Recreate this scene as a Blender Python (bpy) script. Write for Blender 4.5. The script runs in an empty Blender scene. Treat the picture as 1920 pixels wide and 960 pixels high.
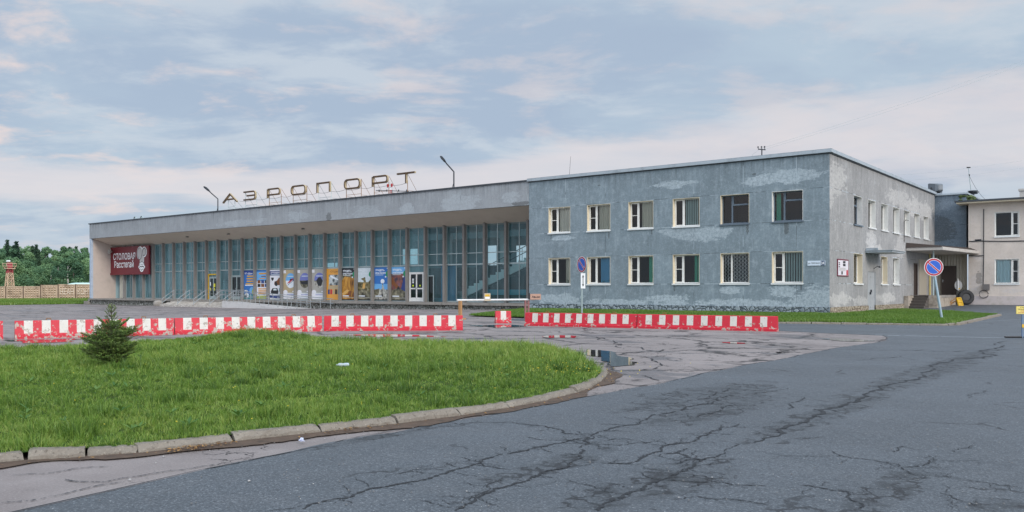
import bpy, bmesh, math, random
import numpy as np
from mathutils import Vector, Matrix, noise as mnoise
R_ = math.radians
SC = bpy.context.scene
COL = SC.collection
random.seed(7)
RNG = np.random.default_rng(11)

# ------------------------------------------------------------------ camera frame (used to place things at their real distance)
F_PX, YH, EYE, YAW = 1592.0, 543.84, 1.314, 37.829
CAM = Vector((14.191, -45.505, EYE))
FW = Vector((-math.sin(R_(YAW)), math.cos(R_(YAW)), 0)); RT = Vector((math.cos(R_(YAW)), math.sin(R_(YAW)), 0))
def at(u, v, depth):
    return CAM + (FW*F_PX + RT*(u-960) + Vector((0, 0, YH-v)))*(depth/F_PX)
def on_ground(u, v, z=0.0):
    return at(u, v, (EYE-z)*F_PX/(v-YH))
def on_y(u, v, y):
    d = FW*F_PX + RT*(u-960); t = (y-CAM.y)/d.y
    return Vector((CAM.x+t*d.x, y, EYE+(YH-v)*t))
def on_x(u, v, x):
    d = FW*F_PX + RT*(u-960); t = (x-CAM.x)/d.x
    return Vector((x, CAM.y+t*d.y, EYE+(YH-v)*t))
def ground_z(x, y):
    a = min(1, max(0, (-20-x)/26))*-.25
    b = min(1, max(0, (y-12)/14))*.28 if x > -19 else 0
    return a+b

# ------------------------------------------------------------------ tagging
def tag(o, label=None, cat=None, group=None, kind=None):
    if label: o['label'] = label
    if cat: o['category'] = cat
    if group: o['group'] = group
    if kind: o['kind'] = kind
    return o
OFF = {}
def thing(name, label, cat, loc=(0, 0, 0), group=None, rz=0):
    o = bpy.data.objects.new(name, None); COL.objects.link(o)
    o.location = loc; o.rotation_euler = (0, 0, rz); o.empty_display_size = .2
    OFF[o.name] = Vector(loc) if rz == 0 else Vector((0, 0, 0))
    return tag(o, label, cat, group)
def copy_tree(o, parent=None):
    c = o.copy(); COL.objects.link(c)
    if parent: c.parent = parent
    for ch in list(o.children): copy_tree(ch, c)
    return c
def ident(a, d, z): return (a, d, z)
def front(y0=0.0): return lambda a, d, z: (a, y0+d, z)       # a along +X, d inwards
def side(x0=0.0): return lambda a, d, z: (x0-d, a, z)        # a along +Y, d inwards
class MB:
    def __init__(s): s.v = []; s.f = []; s.m = []
    def add(s, vs, fs, m=0):
        b = len(s.v); s.v.extend([tuple(p) for p in vs]); s.f.extend([tuple(b+i for i in f) for f in fs]); s.m.extend([m]*len(fs))
    def quad(s, a, b, c, d, m=0): s.add([a, b, c, d], [(0, 1, 2, 3)], m)
    def poly(s, pts, m=0): s.add(pts, [tuple(range(len(pts)))], m)
    def box(s, x0, x1, y0, y1, z0, z1, m=0, fn=ident, skip=''):
        p = [fn(x, y, z) for z in (z0, z1) for y in (y0, y1) for x in (x0, x1)]
        fs = dict(b=(0, 2, 3, 1), t=(4, 5, 7, 6), f=(0, 1, 5, 4), k=(2, 6, 7, 3), l=(0, 4, 6, 2), r=(1, 3, 7, 5))
        s.add(p, [f for k, f in fs.items() if k not in skip], m)
    def prism(s, pts, d0, d1, m=0, fn=ident, caps=True):      # pts in (a,z); extruded along d
        n = len(pts); vs = [fn(a, d0, z) for a, z in pts]+[fn(a, d1, z) for a, z in pts]
        fs = [(i, (i+1) % n, n+(i+1) % n, n+i) for i in range(n)]
        if caps: fs += [tuple(range(n)), tuple(range(2*n-1, n-1, -1))]
        s.add(vs, fs, m)
    def slab(s, pts, z0, z1, m=0):                              # pts in (x,y)
        n = len(pts); vs = [(x, y, z0) for x, y in pts]+[(x, y, z1) for x, y in pts]
        s.add(vs, [(i, (i+1) % n, n+(i+1) % n, n+i) for i in range(n)]+[tuple(range(n-1, -1, -1)), tuple(range(n, 2*n))], m)
    def tube(s, pts, r, m=0, n=8, r2=None, cap=True):
        pts = [Vector(p) for p in pts]; k = len(pts); vs = []
        for i, p in enumerate(pts):
            t = (pts[min(i+1, k-1)]-pts[max(i-1, 0)]).normalized()
            a = t.cross(Vector((0, 0, 1)));
            if a.length < .05: a = t.cross(Vector((0, 1, 0)))
            a.normalize(); b = t.cross(a)
            rr = r if r2 is None else r+(r2-r)*i/max(1, k-1)
            for j in range(n):
                an = 2*math.pi*j/n; vs.append(p+(a*math.cos(an)+b*math.sin(an))*rr)
        fs = [(i*n+j, i*n+(j+1) % n, (i+1)*n+(j+1) % n, (i+1)*n+j) for i in range(k-1) for j in range(n)]
        if cap: fs += [tuple(range(n-1, -1, -1)), tuple(range((k-1)*n, k*n))]
        s.add(vs, fs, m)
    def lathe(s, prof, c, axis=2, m=0, n=20):                   # prof [(r,h)]
        vs = []
        for r, h in prof:
            for j in range(n):
                an = 2*math.pi*j/n; q = [r*math.cos(an), r*math.sin(an)]; q.insert(axis, h)
                vs.append((c[0]+q[0], c[1]+q[1], c[2]+q[2]))
        k = len(prof)
        fs = [(i*n+j, i*n+(j+1) % n, (i+1)*n+(j+1) % n, (i+1)*n+j) for i in range(k-1) for j in range(n)]
        if prof[0][0] > 1e-4: fs.append(tuple(range(n)))
        if prof[-1][0] > 1e-4: fs.append(tuple(range((k-1)*n, k*n)))
        s.add(vs, fs, m)
    def build(s, name, mats, parent=None, smooth=False, recalc=True, loc=None, bevel=0):
        off = Vector((0, 0, 0))
        if parent is not None:
            q = parent
            while q is not None:
                off = off+OFF.get(q.name, Vector((0, 0, 0))); q = q.parent
        if loc is not None: off = Vector(loc)
        me = bpy.data.meshes.new(name)
        me.from_pydata([(x-off.x, y-off.y, z-off.z) for x, y, z in s.v], [], s.f)
        if not isinstance(mats, (list, tuple)): mats = [mats]
        for m in mats: me.materials.append(m)
        me.polygons.foreach_set('material_index', s.m)
        if recalc or bevel:
            bm = bmesh.new(); bm.from_mesh(me)
            if bevel: 
                bmesh.ops.remove_doubles(bm, verts=bm.verts, dist=1e-5)
            bmesh.ops.recalc_face_normals(bm, faces=bm.faces)
            if bevel:
                es = [e for e in bm.edges if len(e.link_faces) == 2 and e.calc_face_angle(0) > .5]
                bmesh.ops.bevel(bm, geom=es, offset=bevel, segments=2, affect='EDGES', clamp_overlap=True)
            bm.to_mesh(me); bm.free()
        if smooth: me.polygons.foreach_set('use_smooth', [True]*len(me.polygons))
        me.update()
        o = bpy.data.objects.new(name, me); COL.objects.link(o)
        if parent is not None: o.parent = parent
        if loc is not None: o.location = loc
        return o
_tc = {}
def text_mesh(body, bold=.0):
    if (body, bold) in _tc: return _tc[(body, bold)]
    cu = bpy.data.curves.new('lettering', 'FONT'); cu.body = body; cu.offset = bold; cu.resolution_u = 3
    o = bpy.data.objects.new('lettering', cu); COL.objects.link(o)
    dg = bpy.context.evaluated_depsgraph_get(); dg.update()
    me = bpy.data.meshes.new_from_object(o.evaluated_get(dg))
    vs = [(v.co.x, v.co.y) for v in me.vertices]; fs = [tuple(p.vertices) for p in me.polygons]
    bpy.data.objects.remove(o); bpy.data.curves.remove(cu); bpy.data.meshes.remove(me)
    xs = [v[0] for v in vs]; ys = [v[1] for v in vs]
    x0, x1, y0, y1 = min(xs), max(xs), min(ys), max(ys)
    r = ([((x-x0)/(x1-x0), (y-y0)/(y1-y0)) for x, y in vs], fs)
    _tc[(body, bold)] = r; return r
def text(mb, body, a0, a1, z0, z1, d, m, fn, bold=.0, flip=False):
    vs, fs = text_mesh(body, bold)
    mb.add([fn(a0+(a1-a0)*(1-x if flip else x), d, z0+(z1-z0)*y) for x, y in vs], fs, m)

# ------------------------------------------------------------------ node helper
def lin(h):
    h = h.lstrip('#'); c = [int(h[i:i+2], 16)/255 for i in (0, 2, 4)]
    return tuple((x/12.92 if x <= .04045 else ((x+.055)/1.055)**2.4) for x in c)
class G:
    def __init__(s, name, world=None):
        if world: s.t = world.node_tree
        else:
            s.mat = bpy.data.materials.new(name); s.mat.use_nodes = True; s.t = s.mat.node_tree
        s.N = s.t.nodes; s.L = s.t.links; s.N.clear()
    def n(s, ty, **k):
        nd = s.N.new(ty)
        for a, b in k.items(): setattr(nd, a, b)
        return nd
    def put(s, sock, v):
        if hasattr(v, 'is_output'): s.L.new(v, sock)
        elif isinstance(v, (tuple, list)):
            v = tuple(v)
            if len(sock.default_value) == 4 and len(v) == 3: v = v+(1,)
            sock.default_value = v
        else: sock.default_value = v
    def math(s, op, a, b=None, c=None, clamp=False):
        nd = s.n('ShaderNodeMath', operation=op, use_clamp=clamp); s.put(nd.inputs[0], a)
        if b is not None: s.put(nd.inputs[1], b)
        if c is not None: s.put(nd.inputs[2], c)
        return nd.outputs[0]
    def vm(s, op, a, b=None):
        nd = s.n('ShaderNodeVectorMath', operation=op); s.put(nd.inputs[0], a)
        if b is not None: s.put(nd.inputs[3 if op == 'SCALE' else 1], b)
        return nd.outputs['Value' if op in ('LENGTH', 'DOT_PRODUCT', 'DISTANCE') else 'Vector']
    def mix(s, f, a, b, blend='MIX'):
        nd = s.n('ShaderNodeMix', data_type='RGBA', blend_type=blend); nd.clamp_factor = True
        s.put(nd.inputs[0], f); s.put(nd.inputs[6], a); s.put(nd.inputs[7], b)
        return nd.outputs[2]
    def sm(s, x, a, b):                                          # smoothstep a..b -> 0..1
        nd = s.n('ShaderNodeMapRange', interpolation_type='SMOOTHSTEP'); s.put(nd.inputs[0], x)
        nd.inputs[1].default_value = a; nd.inputs[2].default_value = b
        return nd.outputs[0]
    def mr(s, x, a, b, c=0., d=1.):
        nd = s.n('ShaderNodeMapRange'); s.put(nd.inputs[0], x)
        for i, q in enumerate((a, b, c, d)): nd.inputs[i+1].default_value = q
        return nd.outputs[0]
    def pos(s): return s.n('ShaderNodeNewGeometry').outputs['Position']
    def obj(s): return s.n('ShaderNodeTexCoord').outputs['Object']
    def noise(s, vec, scale, detail=4, rough=.55, dist=0, col=False):
        nd = s.n('ShaderNodeTexNoise'); s.put(nd.inputs['Vector'], vec)
        nd.inputs['Scale'].default_value = scale; nd.inputs['Detail'].default_value = detail
        nd.inputs['Roughness'].default_value = rough; nd.inputs['Distortion'].default_value = dist
        return nd.outputs['Color' if col else 'Fac']
    def voro(s, vec, scale, feature='F1', out='Distance', rnd=1):
        nd = s.n('ShaderNodeTexVoronoi', feature=feature); s.put(nd.inputs['Vector'], vec); nd.inputs['Scale'].default_value = scale
        nd.inputs['Randomness'].default_value = rnd
        return nd.outputs[out]
    def sep(s, v):
        nd = s.n('ShaderNodeSeparateXYZ'); s.put(nd.inputs[0], v); return nd.outputs
    def comb(s, x, y, z):
        nd = s.n('ShaderNodeCombineXYZ'); s.put(nd.inputs[0], x); s.put(nd.inputs[1], y); s.put(nd.inputs[2], z); return nd.outputs[0]
    def ramp(s, f, stops, mode='LINEAR'):
        nd = s.n('ShaderNodeValToRGB'); cr = nd.color_ramp; cr.interpolation = mode
        while len(cr.elements) < len(stops): cr.elements.new(.5)
        for e, (p, c) in zip(cr.elements, stops): e.position = p; e.color = tuple(c)+(1,)
        s.put(nd.inputs[0], f); return nd.outputs[0]
    def bump(s, h, strength=.3, dist=.02):
        nd = s.n('ShaderNodeBump'); s.put(nd.inputs['Height'], h); nd.inputs['Strength'].default_value = strength
        nd.inputs['Distance'].default_value = dist; return nd.outputs[0]
    def pbr(s, col, rough=.7, normal=None, metal=0, spec=.5, **k):
        b = s.n('ShaderNodeBsdfPrincipled'); s.put(b.inputs['Base Color'], col); s.put(b.inputs['Roughness'], rough)
        s.put(b.inputs['Metallic'], metal); s.put(b.inputs['Specular IOR Level'], spec)
        if normal is not None: s.put(b.inputs['Normal'], normal)
        return b.outputs[0]
    def out(s, sh):
        o = s.n('ShaderNodeOutputMaterial'); s.L.new(sh, o.inputs[0]); return s.mat
    def ell(s, P2, cx, cz, rx, rz, wob, k=.5):                   # irregular patch mask; P2 = (a,z,0) vector
        v = s.vm('MULTIPLY', s.vm('SUBTRACT', P2, (cx, cz, 0)), (1/rx, 1/rz, 0))
        l = s.math('ADD', s.vm('LENGTH', v), wob)
        return s.sm(l, 1.04, .96)
_sm = {}
def plain(name, col, rough=.6, var=.12, scale=6, metal=0, spec=.5, bump=0, bscale=60, dirt=None, dscale=3, damt=.5):
    g = G(name); p = g.pos()
    c0 = tuple(x*(1-var) for x in col); c1 = tuple(min(1, x*(1+var)) for x in col)
    c = g.mix(g.noise(p, scale, 5, .6), c0, c1)
    if dirt:
        c = g.mix(g.math('MULTIPLY', g.sm(g.noise(p, dscale, 8, .7), .45, .72), damt), c, dirt)
    nm = g.bump(g.noise(p, bscale, 3), bump, .01) if bump else None
    return g.out(g.pbr(c, rough, nm, metal, spec))
# ------------------------------------------------------------------ light settings
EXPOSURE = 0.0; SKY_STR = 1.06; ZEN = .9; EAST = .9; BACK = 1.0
SUN_EL = R_(24); SUN_AZ = R_(-16); SUN_STR = 1.8                     # azimuth measured from +X towards +Y
SUNV = (math.cos(SUN_EL)*math.cos(SUN_AZ), math.cos(SUN_EL)*math.sin(SUN_AZ), math.sin(SUN_EL))
# ------------------------------------------------------------------ camera, sky, sun
cam = bpy.data.cameras.new('camera'); camo = bpy.data.objects.new('camera', cam); COL.objects.link(camo)
camo.location = CAM; camo.rotation_euler = (R_(90), 0, R_(YAW))
cam.sensor_width = 36; cam.lens = 36*F_PX/1920; cam.shift_y = (YH-480)/1920; cam.clip_end = 3000; cam.clip_start = .1
SC.camera = camo
SC.render.resolution_x = 1024; SC.render.resolution_y = 512
SC.view_settings.view_transform = 'Standard'; SC.view_settings.look = 'None'
SC.view_settings.gamma = 1; SC.view_settings.exposure = EXPOSURE
SC.cycles.max_bounces = 8; SC.cycles.transparent_max_bounces = 12
SC.cycles.use_denoising = True
try: SC.cycles.denoiser = 'OPENIMAGEDENOISE'
except Exception: pass

W = bpy.data.worlds.new('World'); SC.world = W; W.use_nodes = True
g = G('', W)
d = g.n('ShaderNodeTexCoord').outputs['Generated']
x, y, z = g.sep(d)[:]
# camera-aligned axes are only a rotation of the cloud streets
q = g.vm('DOT_PRODUCT', d, tuple(RT)); w = g.vm('DOT_PRODUCT', d, tuple(FW))
zz = g.math('MAXIMUM', z, 0.0)
den = g.math('ADD', zz, .17)
px = g.math('DIVIDE', q, den); py = g.math('DIVIDE', w, den)
P = g.comb(px, py, 0)
Ps = g.comb(g.math('MULTIPLY', px, .7), py, 3.7)
warp = g.vm('SCALE', g.vm('SUBTRACT', g.noise(P, 1.1, 3, .5, col=True), (.5, .5, .5)), .32)
n_big = g.noise(g.vm('ADD', Ps, warp), 1.0, 6, .58)
n_mid = g.noise(g.vm('ADD', g.comb(g.math('MULTIPLY', px, .72), py, 9.1), warp), 3.0, 9, .60)
n_pk = g.noise(g.vm('ADD', g.comb(g.math('MULTIPLY', px, .8), py, 21.3), warp), 3.4, 8, .58)
lo, hi, br, pk = lin('#abbcd1'), lin('#b8c9d9'), lin('#c9d3de'), lin('#e2d7d7')
c = g.mix(g.sm(n_big, .40, .60), lo, hi)
c = g.mix(g.math('MULTIPLY', g.sm(n_mid, .44, .62), .85), c, br)
# upper left is pinker, patches of lit cloud
left = g.sm(q, .15, -.55)
pkm = g.math('MULTIPLY', g.sm(n_pk, .50, .66), g.math('ADD', .42, g.math('MULTIPLY', left, .58)))
c = g.mix(pkm, c, pk)
# pale bands above the horizon
bn = g.noise(g.comb(g.math('MULTIPLY', q, 2.0), g.math('MULTIPLY', z, 14), 5.5), 1.5, 6, .6, .3)
rq = g.sm(q, -.25, .45)
zc = g.math('ADD', .112, g.math('ADD', g.math('MULTIPLY', rq, .050), g.math('MULTIPLY', g.math('SUBTRACT', g.noise(g.comb(q, 3.1, 0), 3.0, 3), .5), .05)))
zw = g.math('ADD', .028, g.math('MULTIPLY', rq, .020))
bdist = g.math('DIVIDE', g.math('ABSOLUTE', g.math('SUBTRACT', z, zc)), zw)
band = g.math('MULTIPLY', g.sm(g.math('ADD', bdist, g.math('MULTIPLY', g.math('SUBTRACT', bn, .5), 2.4)), 1.15, .45), g.mr(bn, .3, .65, .55, 1.0))
c = g.mix(g.math('MULTIPLY', band, .92), c, lin('#e2dcdf'))
c = g.mix(g.math('MULTIPLY', g.sm(z, .10, .02), .7), c, lin('#b9c8d9'))
# sky lighter towards the rising sun; gain added overhead and behind brightens shaded walls
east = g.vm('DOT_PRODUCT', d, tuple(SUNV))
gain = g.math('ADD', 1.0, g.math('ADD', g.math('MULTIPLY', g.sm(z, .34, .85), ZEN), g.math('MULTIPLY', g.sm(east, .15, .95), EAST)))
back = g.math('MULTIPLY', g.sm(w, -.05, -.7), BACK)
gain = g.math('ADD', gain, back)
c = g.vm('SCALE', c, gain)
sky = g.n('ShaderNodeTexSky', sky_type='NISHITA'); sky.sun_disc = False
sky.sun_elevation = SUN_EL; sky.sun_rotation = math.atan2(SUNV[0], SUNV[1])
b1 = g.n('ShaderNodeBackground'); g.L.new(sky.outputs[0], b1.inputs[0]); b1.inputs[1].default_value = .06
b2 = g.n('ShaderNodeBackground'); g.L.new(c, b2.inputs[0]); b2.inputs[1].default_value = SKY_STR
ms = g.n('ShaderNodeMixShader'); ms.inputs[0].default_value = .9
g.L.new(b1.outputs[0], ms.inputs[1]); g.L.new(b2.outputs[0], ms.inputs[2])
wo = g.n('ShaderNodeOutputWorld'); g.L.new(ms.outputs[0], wo.inputs[0])

sl = bpy.data.lights.new('sun', 'SUN'); sl.energy = SUN_STR; sl.angle = R_(16); sl.color = (1, .90, .80)
so = bpy.data.objects.new('sun', sl); COL.objects.link(so)
so.rotation_euler = Vector(SUNV).to_track_quat('Z', 'Y').to_euler(); so.location = (60, -40, 60)

# ------------------------------------------------------------------ materials
def facade(name, base, axis, patches, joints_a=None, joints_z=(), light='#bac5cb', streak=.5, stains=()):
    g = G(name); p = g.pos(); s = g.sep(p); a = s[0] if axis == 'x' else s[1]; z = s[2]
    P2 = g.comb(a, z, 0)
    n1 = g.noise(p, .55, 6, .6); n2 = g.noise(p, 2.6, 7, .65); n3 = g.noise(p, 22, 3, .7)
    c = g.mix(g.sm(n1, .3, .7), tuple(x*.88 for x in base), tuple(x*1.10 for x in base))
    c = g.mix(g.math('MULTIPLY', g.sm(n2, .46, .72), .28), c, lin(light))
    c = g.mix(g.math('MULTIPLY', g.sm(n2, .46, .28), .28), c, tuple(x*.72 for x in base))
    st = g.noise(g.comb(g.math('MULTIPLY', a, 3.2), g.math('MULTIPLY', z, .35), 0), 1.6, 5, .6)
    c = g.mix(g.math('MULTIPLY', g.sm(st, .5, .75), streak*.5), c, lin(light))
    c = g.mix(g.math('MULTIPLY', g.sm(st, .45, .25), streak*.35), c, tuple(x*.6 for x in base))
    wob = g.math('ADD', g.math('MULTIPLY', g.math('SUBTRACT', g.noise(g.comb(g.math('MULTIPLY', a, .7), g.math('MULTIPLY', z, 1.9), 0), 1.5, 9, .68), .5), 3.2), g.math('MULTIPLY', g.math('SUBTRACT', g.noise(p, 9, 5, .7), .5), .9))
    m = None
    for (cx, cz, rx, rz) in patches:
        e = g.ell(P2, cx, cz, rx*1.05, rz*1.1, wob); m = e if m is None else g.math('MAXIMUM', m, e)
    if m is not None:
        tex = g.mr(g.noise(p, 6, 8, .78), .36, .60, .06, .95)
        c = g.mix(g.math('MULTIPLY', m, tex), c, lin(light))
    for (cx, cz, rx, rz) in stains:
        e = g.ell(P2, cx, cz, rx, rz, wob)
        c = g.mix(g.math('MULTIPLY', e, .55), c, (.05, .05, .045))
    pz = g.math('ADD', g.math('FLOOR', g.math('DIVIDE', g.math('ADD', a, 1.6), 3.0)), g.math('MULTIPLY', g.math('FLOOR', g.math('DIVIDE', z, 1.69)), 17.3))
    wn = g.n('ShaderNodeTexWhiteNoise', noise_dimensions='1D'); g.put(wn.inputs['W'], pz)
    c = g.mix(g.math('MULTIPLY', wn.outputs[0], .22), c, tuple(x*.62 for x in base))
    m8 = g.noise(p, 8.5, 6, .72)
    c = g.mix(g.math('MULTIPLY', g.sm(m8, .50, .66), .22), c, lin(light)); c = g.mix(g.math('MULTIPLY', g.sm(m8, .48, .34), .22), c, tuple(x*.58 for x in base))
    dr = g.noise(g.comb(g.math('MULTIPLY', a, 5.5), g.math('MULTIPLY', z, .16), 4.0), 1.2, 6, .7)
    c = g.mix(g.math('MULTIPLY', g.math('MULTIPLY', g.sm(z, 7.3, 8.6), g.sm(dr, .47, .66)), .45), c, tuple(x*.38 for x in base))
    sp = g.noise(p, 24, 3, .8)
    c = g.mix(g.math('MULTIPLY', g.sm(sp, .56, .68), .32), c, lin('#cfd8dc'))
    c = g.mix(g.math('MULTIPLY', g.sm(sp, .44, .32), .32), c, tuple(x*.45 for x in base))
    jm = None
    if joints_a:
        a0, step = joints_a
        t = g.math('ABSOLUTE', g.math('SUBTRACT', g.math('FRACT', g.math('DIVIDE', g.math('SUBTRACT', a, a0-step/2), step)), .5))
        jm = g.math('LESS_THAN', t, .013/step)
    for jz in joints_z:
        e = g.math('LESS_THAN', g.math('ABSOLUTE', g.math('SUBTRACT', g.math('ADD', z, g.math('MULTIPLY', g.math('SUBTRACT', n2, .5), .03)), jz)), .014)
        jm = e if jm is None else g.math('MAXIMUM', jm, e)
    if jm is not None:
        jn = g.noise(p, .8, 3, .5)
        c = g.mix(g.math('MULTIPLY', jm, g.sm(jn, .35, .55)), c, g.mix(g.sm(g.noise(p, 1.3, 2), .45, .55), tuple(x*.45 for x in base), lin('#aeb9c0')))
    h = g.math('ADD', g.math('MULTIPLY', n3, .6), g.math('MULTIPLY', g.noise(p, 90, 2), .4))
    return g.out(g.pbr(c, .88, g.bump(h, .35, .012), 0, .25))

M = {}
BL = lin('#7d8a91')
M['front'] = facade('facade_front', tuple(x*1.0 for x in BL), 'x',
    [(-2.0, 7.45, 1.9, .32), (-3.6, 7.35, 1.0, .25), (-9, 7.55, 1.2, .2), (-7.0, 4.55, 1.6, .36), (-8.6, 4.75, 1.2, .3), (-2.4, 1.25, .75, .28), (-5.6, 1.35, .6, .2),
     (-17.3, .72, 1.6, .3), (-13, .55, 2.2, .2), (-9.3, .7, 1.3, .32), (-4.5, .55, 3.2, .22), (-.6, .85, 1.2, .55), (-1.0, .55, 1.6, .3), (-17.0, 4.7, .8, .16)],
    (-13.75, 3.0), (1.67, 3.43, 5.03, 6.74), stains=[(-2.3, 4.75, .12, .35), (-14.2, 7.9, .1, .05), (-4.1, 7.75, .14, .06), (-17.9, 4.82, .05, .22), (-13.5, 4.80, .06, .28), (-10.5, 4.82, .05, .2), (-4.5, 4.80, .07, .3), (-9.0, 1.45, .05, .22), (-14.9, 1.45, .05, .22), (-1.5, 1.42, .05, .25)])
M['side'] = facade('facade_side', tuple(lin('#929190')), 'y',
    [(1.2, 7.3, 1.6, .75), (.3, 6.7, .35, 1.0), (14.5, 7.35, 2.6, .55), (18.5, 7.1, 2.0, .6), (22, 7.0, 2.3, .6), (8.0, 4.3, 1.1, .55), (8.6, 3.85, 1.5, .25), (14.8, 4.2, 1.2, .7),
     (1.6, .8, 1.9, .3), (6, .7, 1.6, .22), (11.5, .8, 2.2, .3)],
    (2.9, 5.7164), (1.67, 3.43, 5.03, 6.74), light='#c2bfbb', streak=.8)
M['annex'] = facade('facade_annex', lin('#6a7782'), 'x', [(.9, 7.7, .9, .35), (1.8, 7.1, .4, .2)], None, (6.2,), light='#7c8894', streak=.3, stains=[(.5, 5.9, .8, 1.0)])
M['fascia'] = facade('facade_fascia', lin('#94979a'), 'x',
    [(-35.6, 7.42, 1.5, .48), (-31.1, 7.42, .7, .36), (-25.9, 7.5, 1.7, .55), (-21.3, 7.6, .8, .3), (-44, 7.6, 1.6, .3), (-52, 7.4, 3, .25)], (-19.8, 6.0), (), light='#aab0b4', streak=.9,
    stains=[(-40.0, 7.3, .35, .32), (-20.4, 7.15, .7, .14)])
M['cream'] = facade('facade_cream', lin('#d6c9bd'), 'x', [(2.9, 1.9, .5, .5), (5.2, 1.25, .7, .12), (3.0, 3.7, .3, .15)], None, (), light='#d2c9c4', streak=.25, stains=[(3.1, 2.2, .18, .5)])
M['wing'] = plain('wing_plaster', lin('#b9aca2'), .85, .07, 1.2, bump=.15, dirt=lin('#9a9089'), dscale=1.1, damt=.4)
M['soffit'] = plain('soffit_plaster', lin('#d8cabb'), .85, .05, .8, dirt=lin('#bcae9f'), dscale=.6, damt=.35)
M['coping'] = plain('coping_metal', lin('#a9b2b8'), .45, .12, 2, .3, dirt=lin('#6d7478'), dscale=1.5, damt=.5)
M['coping_dark'] = plain('coping_dark', lin('#3b4046'), .6, .2, 2)
M['fin'] = plain('fin_concrete', lin('#827e7a'), .8, .10, 2.2, bump=.2, dirt=lin('#6f6963'), dscale=2, damt=.4)
M['alu'] = plain('aluminium', lin('#a7b4b4'), .38, .08, 4, .55)
M['steel'] = plain('brushed_steel', lin('#979da0'), .4, .08, 8, .6)
M['darkmetal'] = plain('dark_metal', lin('#30343a'), .5, .2, 8, .3)
M['white_pvc'] = plain('white_pvc', lin('#e2e0da'), .35, .05, 3, dirt=lin('#bdb6a8'), dscale=4, damt=.35)
M['cream_lining'] = plain('cream_lining', lin('#d9cbb0'), .55, .06, 3)
M['grey_frame'] = plain('grey_wood_frame', lin('#5f6b76'), .6, .15, 6)
M['sill'] = plain('sill_metal', lin('#dfe0de'), .35, .05, 5, .1)
M['white_paint'] = plain('white_paint', lin('#dad8d4'), .6, .06, 4, dirt=lin('#a9a5a0'), dscale=3, damt=.45)
M['black'] = plain('black', (.012, .012, .013), .5, .2, 6)
M['rubber'] = plain('rubber', (.022, .022, .023), .75, .25, 9, bump=.2)
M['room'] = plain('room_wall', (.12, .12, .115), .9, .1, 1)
M['hall_in'] = plain('hall_wall', (.30, .42, .44), .85, .1, .6)
M['hall_floor'] = plain('hall_floor', (.22, .24, .24), .35, .12, 1.5)
M['stair_pale'] = plain('stair_stone', (.84, .87, .84), .7, .08, 3)
M['brown_door'] = plain('brown_door', lin('#3a2f2a'), .45, .1, 5)
M['steps'] = plain('steps_concrete', lin('#57504a'), .85, .18, 5, bump=.3)
M['conc'] = plain('concrete', lin('#9a948c'), .85, .15, 3, bump=.35, dirt=lin('#6a645c'), dscale=2.5, damt=.6)
M['slab'] = plain('slab_concrete', lin('#8b857e'), .85, .15, 2, bump=.3, dirt=lin('#55504a'), dscale=1.8, damt=.6)
M['corr'] = plain('corrugated_cladding', lin('#b0a99b'), .5, .06, 2, .2)
M['rust'] = plain('rusty_frame', lin('#8a6238'), .7, .3, 20, .2)
M['letter_face'] = plain('letter_face', lin('#4a3626'), .6, .3, 12, dirt=lin('#8a6a3a'), dscale=3, damt=.6)
M['letter_side'] = plain('letter_side', lin('#ab997a'), .6, .12, 6, dirt=lin('#8e7c5c'), dscale=5, damt=.5)
M['red_paint'] = plain('red_paint', lin('#a8131f'), .5, .12, 4)
M['green_logo'] = plain('green_print', lin('#0f8a5c'), .5, .05)
M['lattice_red'] = plain('lattice_red', lin('#a5404a'), .6, .2, 2)
M['lattice_pale'] = plain('lattice_pale', lin('#c9a98e'), .6, .2, 2)
M['blue_print'] = plain('sign_blue', lin('#1a57b8'), .35, .04)
M['sign_red'] = plain('sign_red', lin('#a8283a'), .35, .05)
M['sign_white'] = plain('sign_white', lin('#e4e4e4'), .4, .03)
M['maroon'] = plain('maroon_panel', lin('#6c1824'), .42, .06, 2)
M['yellow'] = plain('yellow_paint', lin('#d6a91f'), .5, .15, 9, dirt=lin('#7d6320'), dscale=6, damt=.6)
M['pale_yellow'] = plain('pale_yellow', lin('#d9c56a'), .5, .1)
M['teal_bench'] = plain('teal_board', lin('#4f9fb0'), .5, .05)
M['green_roof'] = plain('pale_green_roof', lin('#bcd8cf'), .5, .06)
M['moss'] = plain('moss', lin('#4c5a33'), .95, .35, 6)
M['wood'] = plain('bare_timber', lin('#a87f55'), .8, .2, 14)
M['brick'] = plain('grey_brick', lin('#b9b4ae'), .85, .15, 8)
M['leafy'] = plain('house_plant_leaves', (.03, .13, .06), .6, .4, 9)
M['curtain'] = plain('curtain_cloth', lin('#c9c4b4'), .9, .06, 3)
M['curtain_pale'] = plain('curtain_pale', lin('#d9d3c6'), .9, .06, 3)
M['blind_blue'] = plain('blind_blue', lin('#4f9bc4'), .7, .08, 3)
M['blind_green'] = plain('blind_green', lin('#3fa283'), .7, .08, 3)
M['blind_grey'] = plain('blind_grey', lin('#a9c0bc'), .7, .08, 3)
M['blind_peach'] = plain('blind_peach', lin('#c79d84'), .8, .08, 3)
M['leaf_dry'] = plain('dry_leaf', lin('#9a7440'), .8, .4, 30)
M['straw'] = plain('litter_brown', lin('#5a3a24'), .95, .4, 25, bump=.4)

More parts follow.
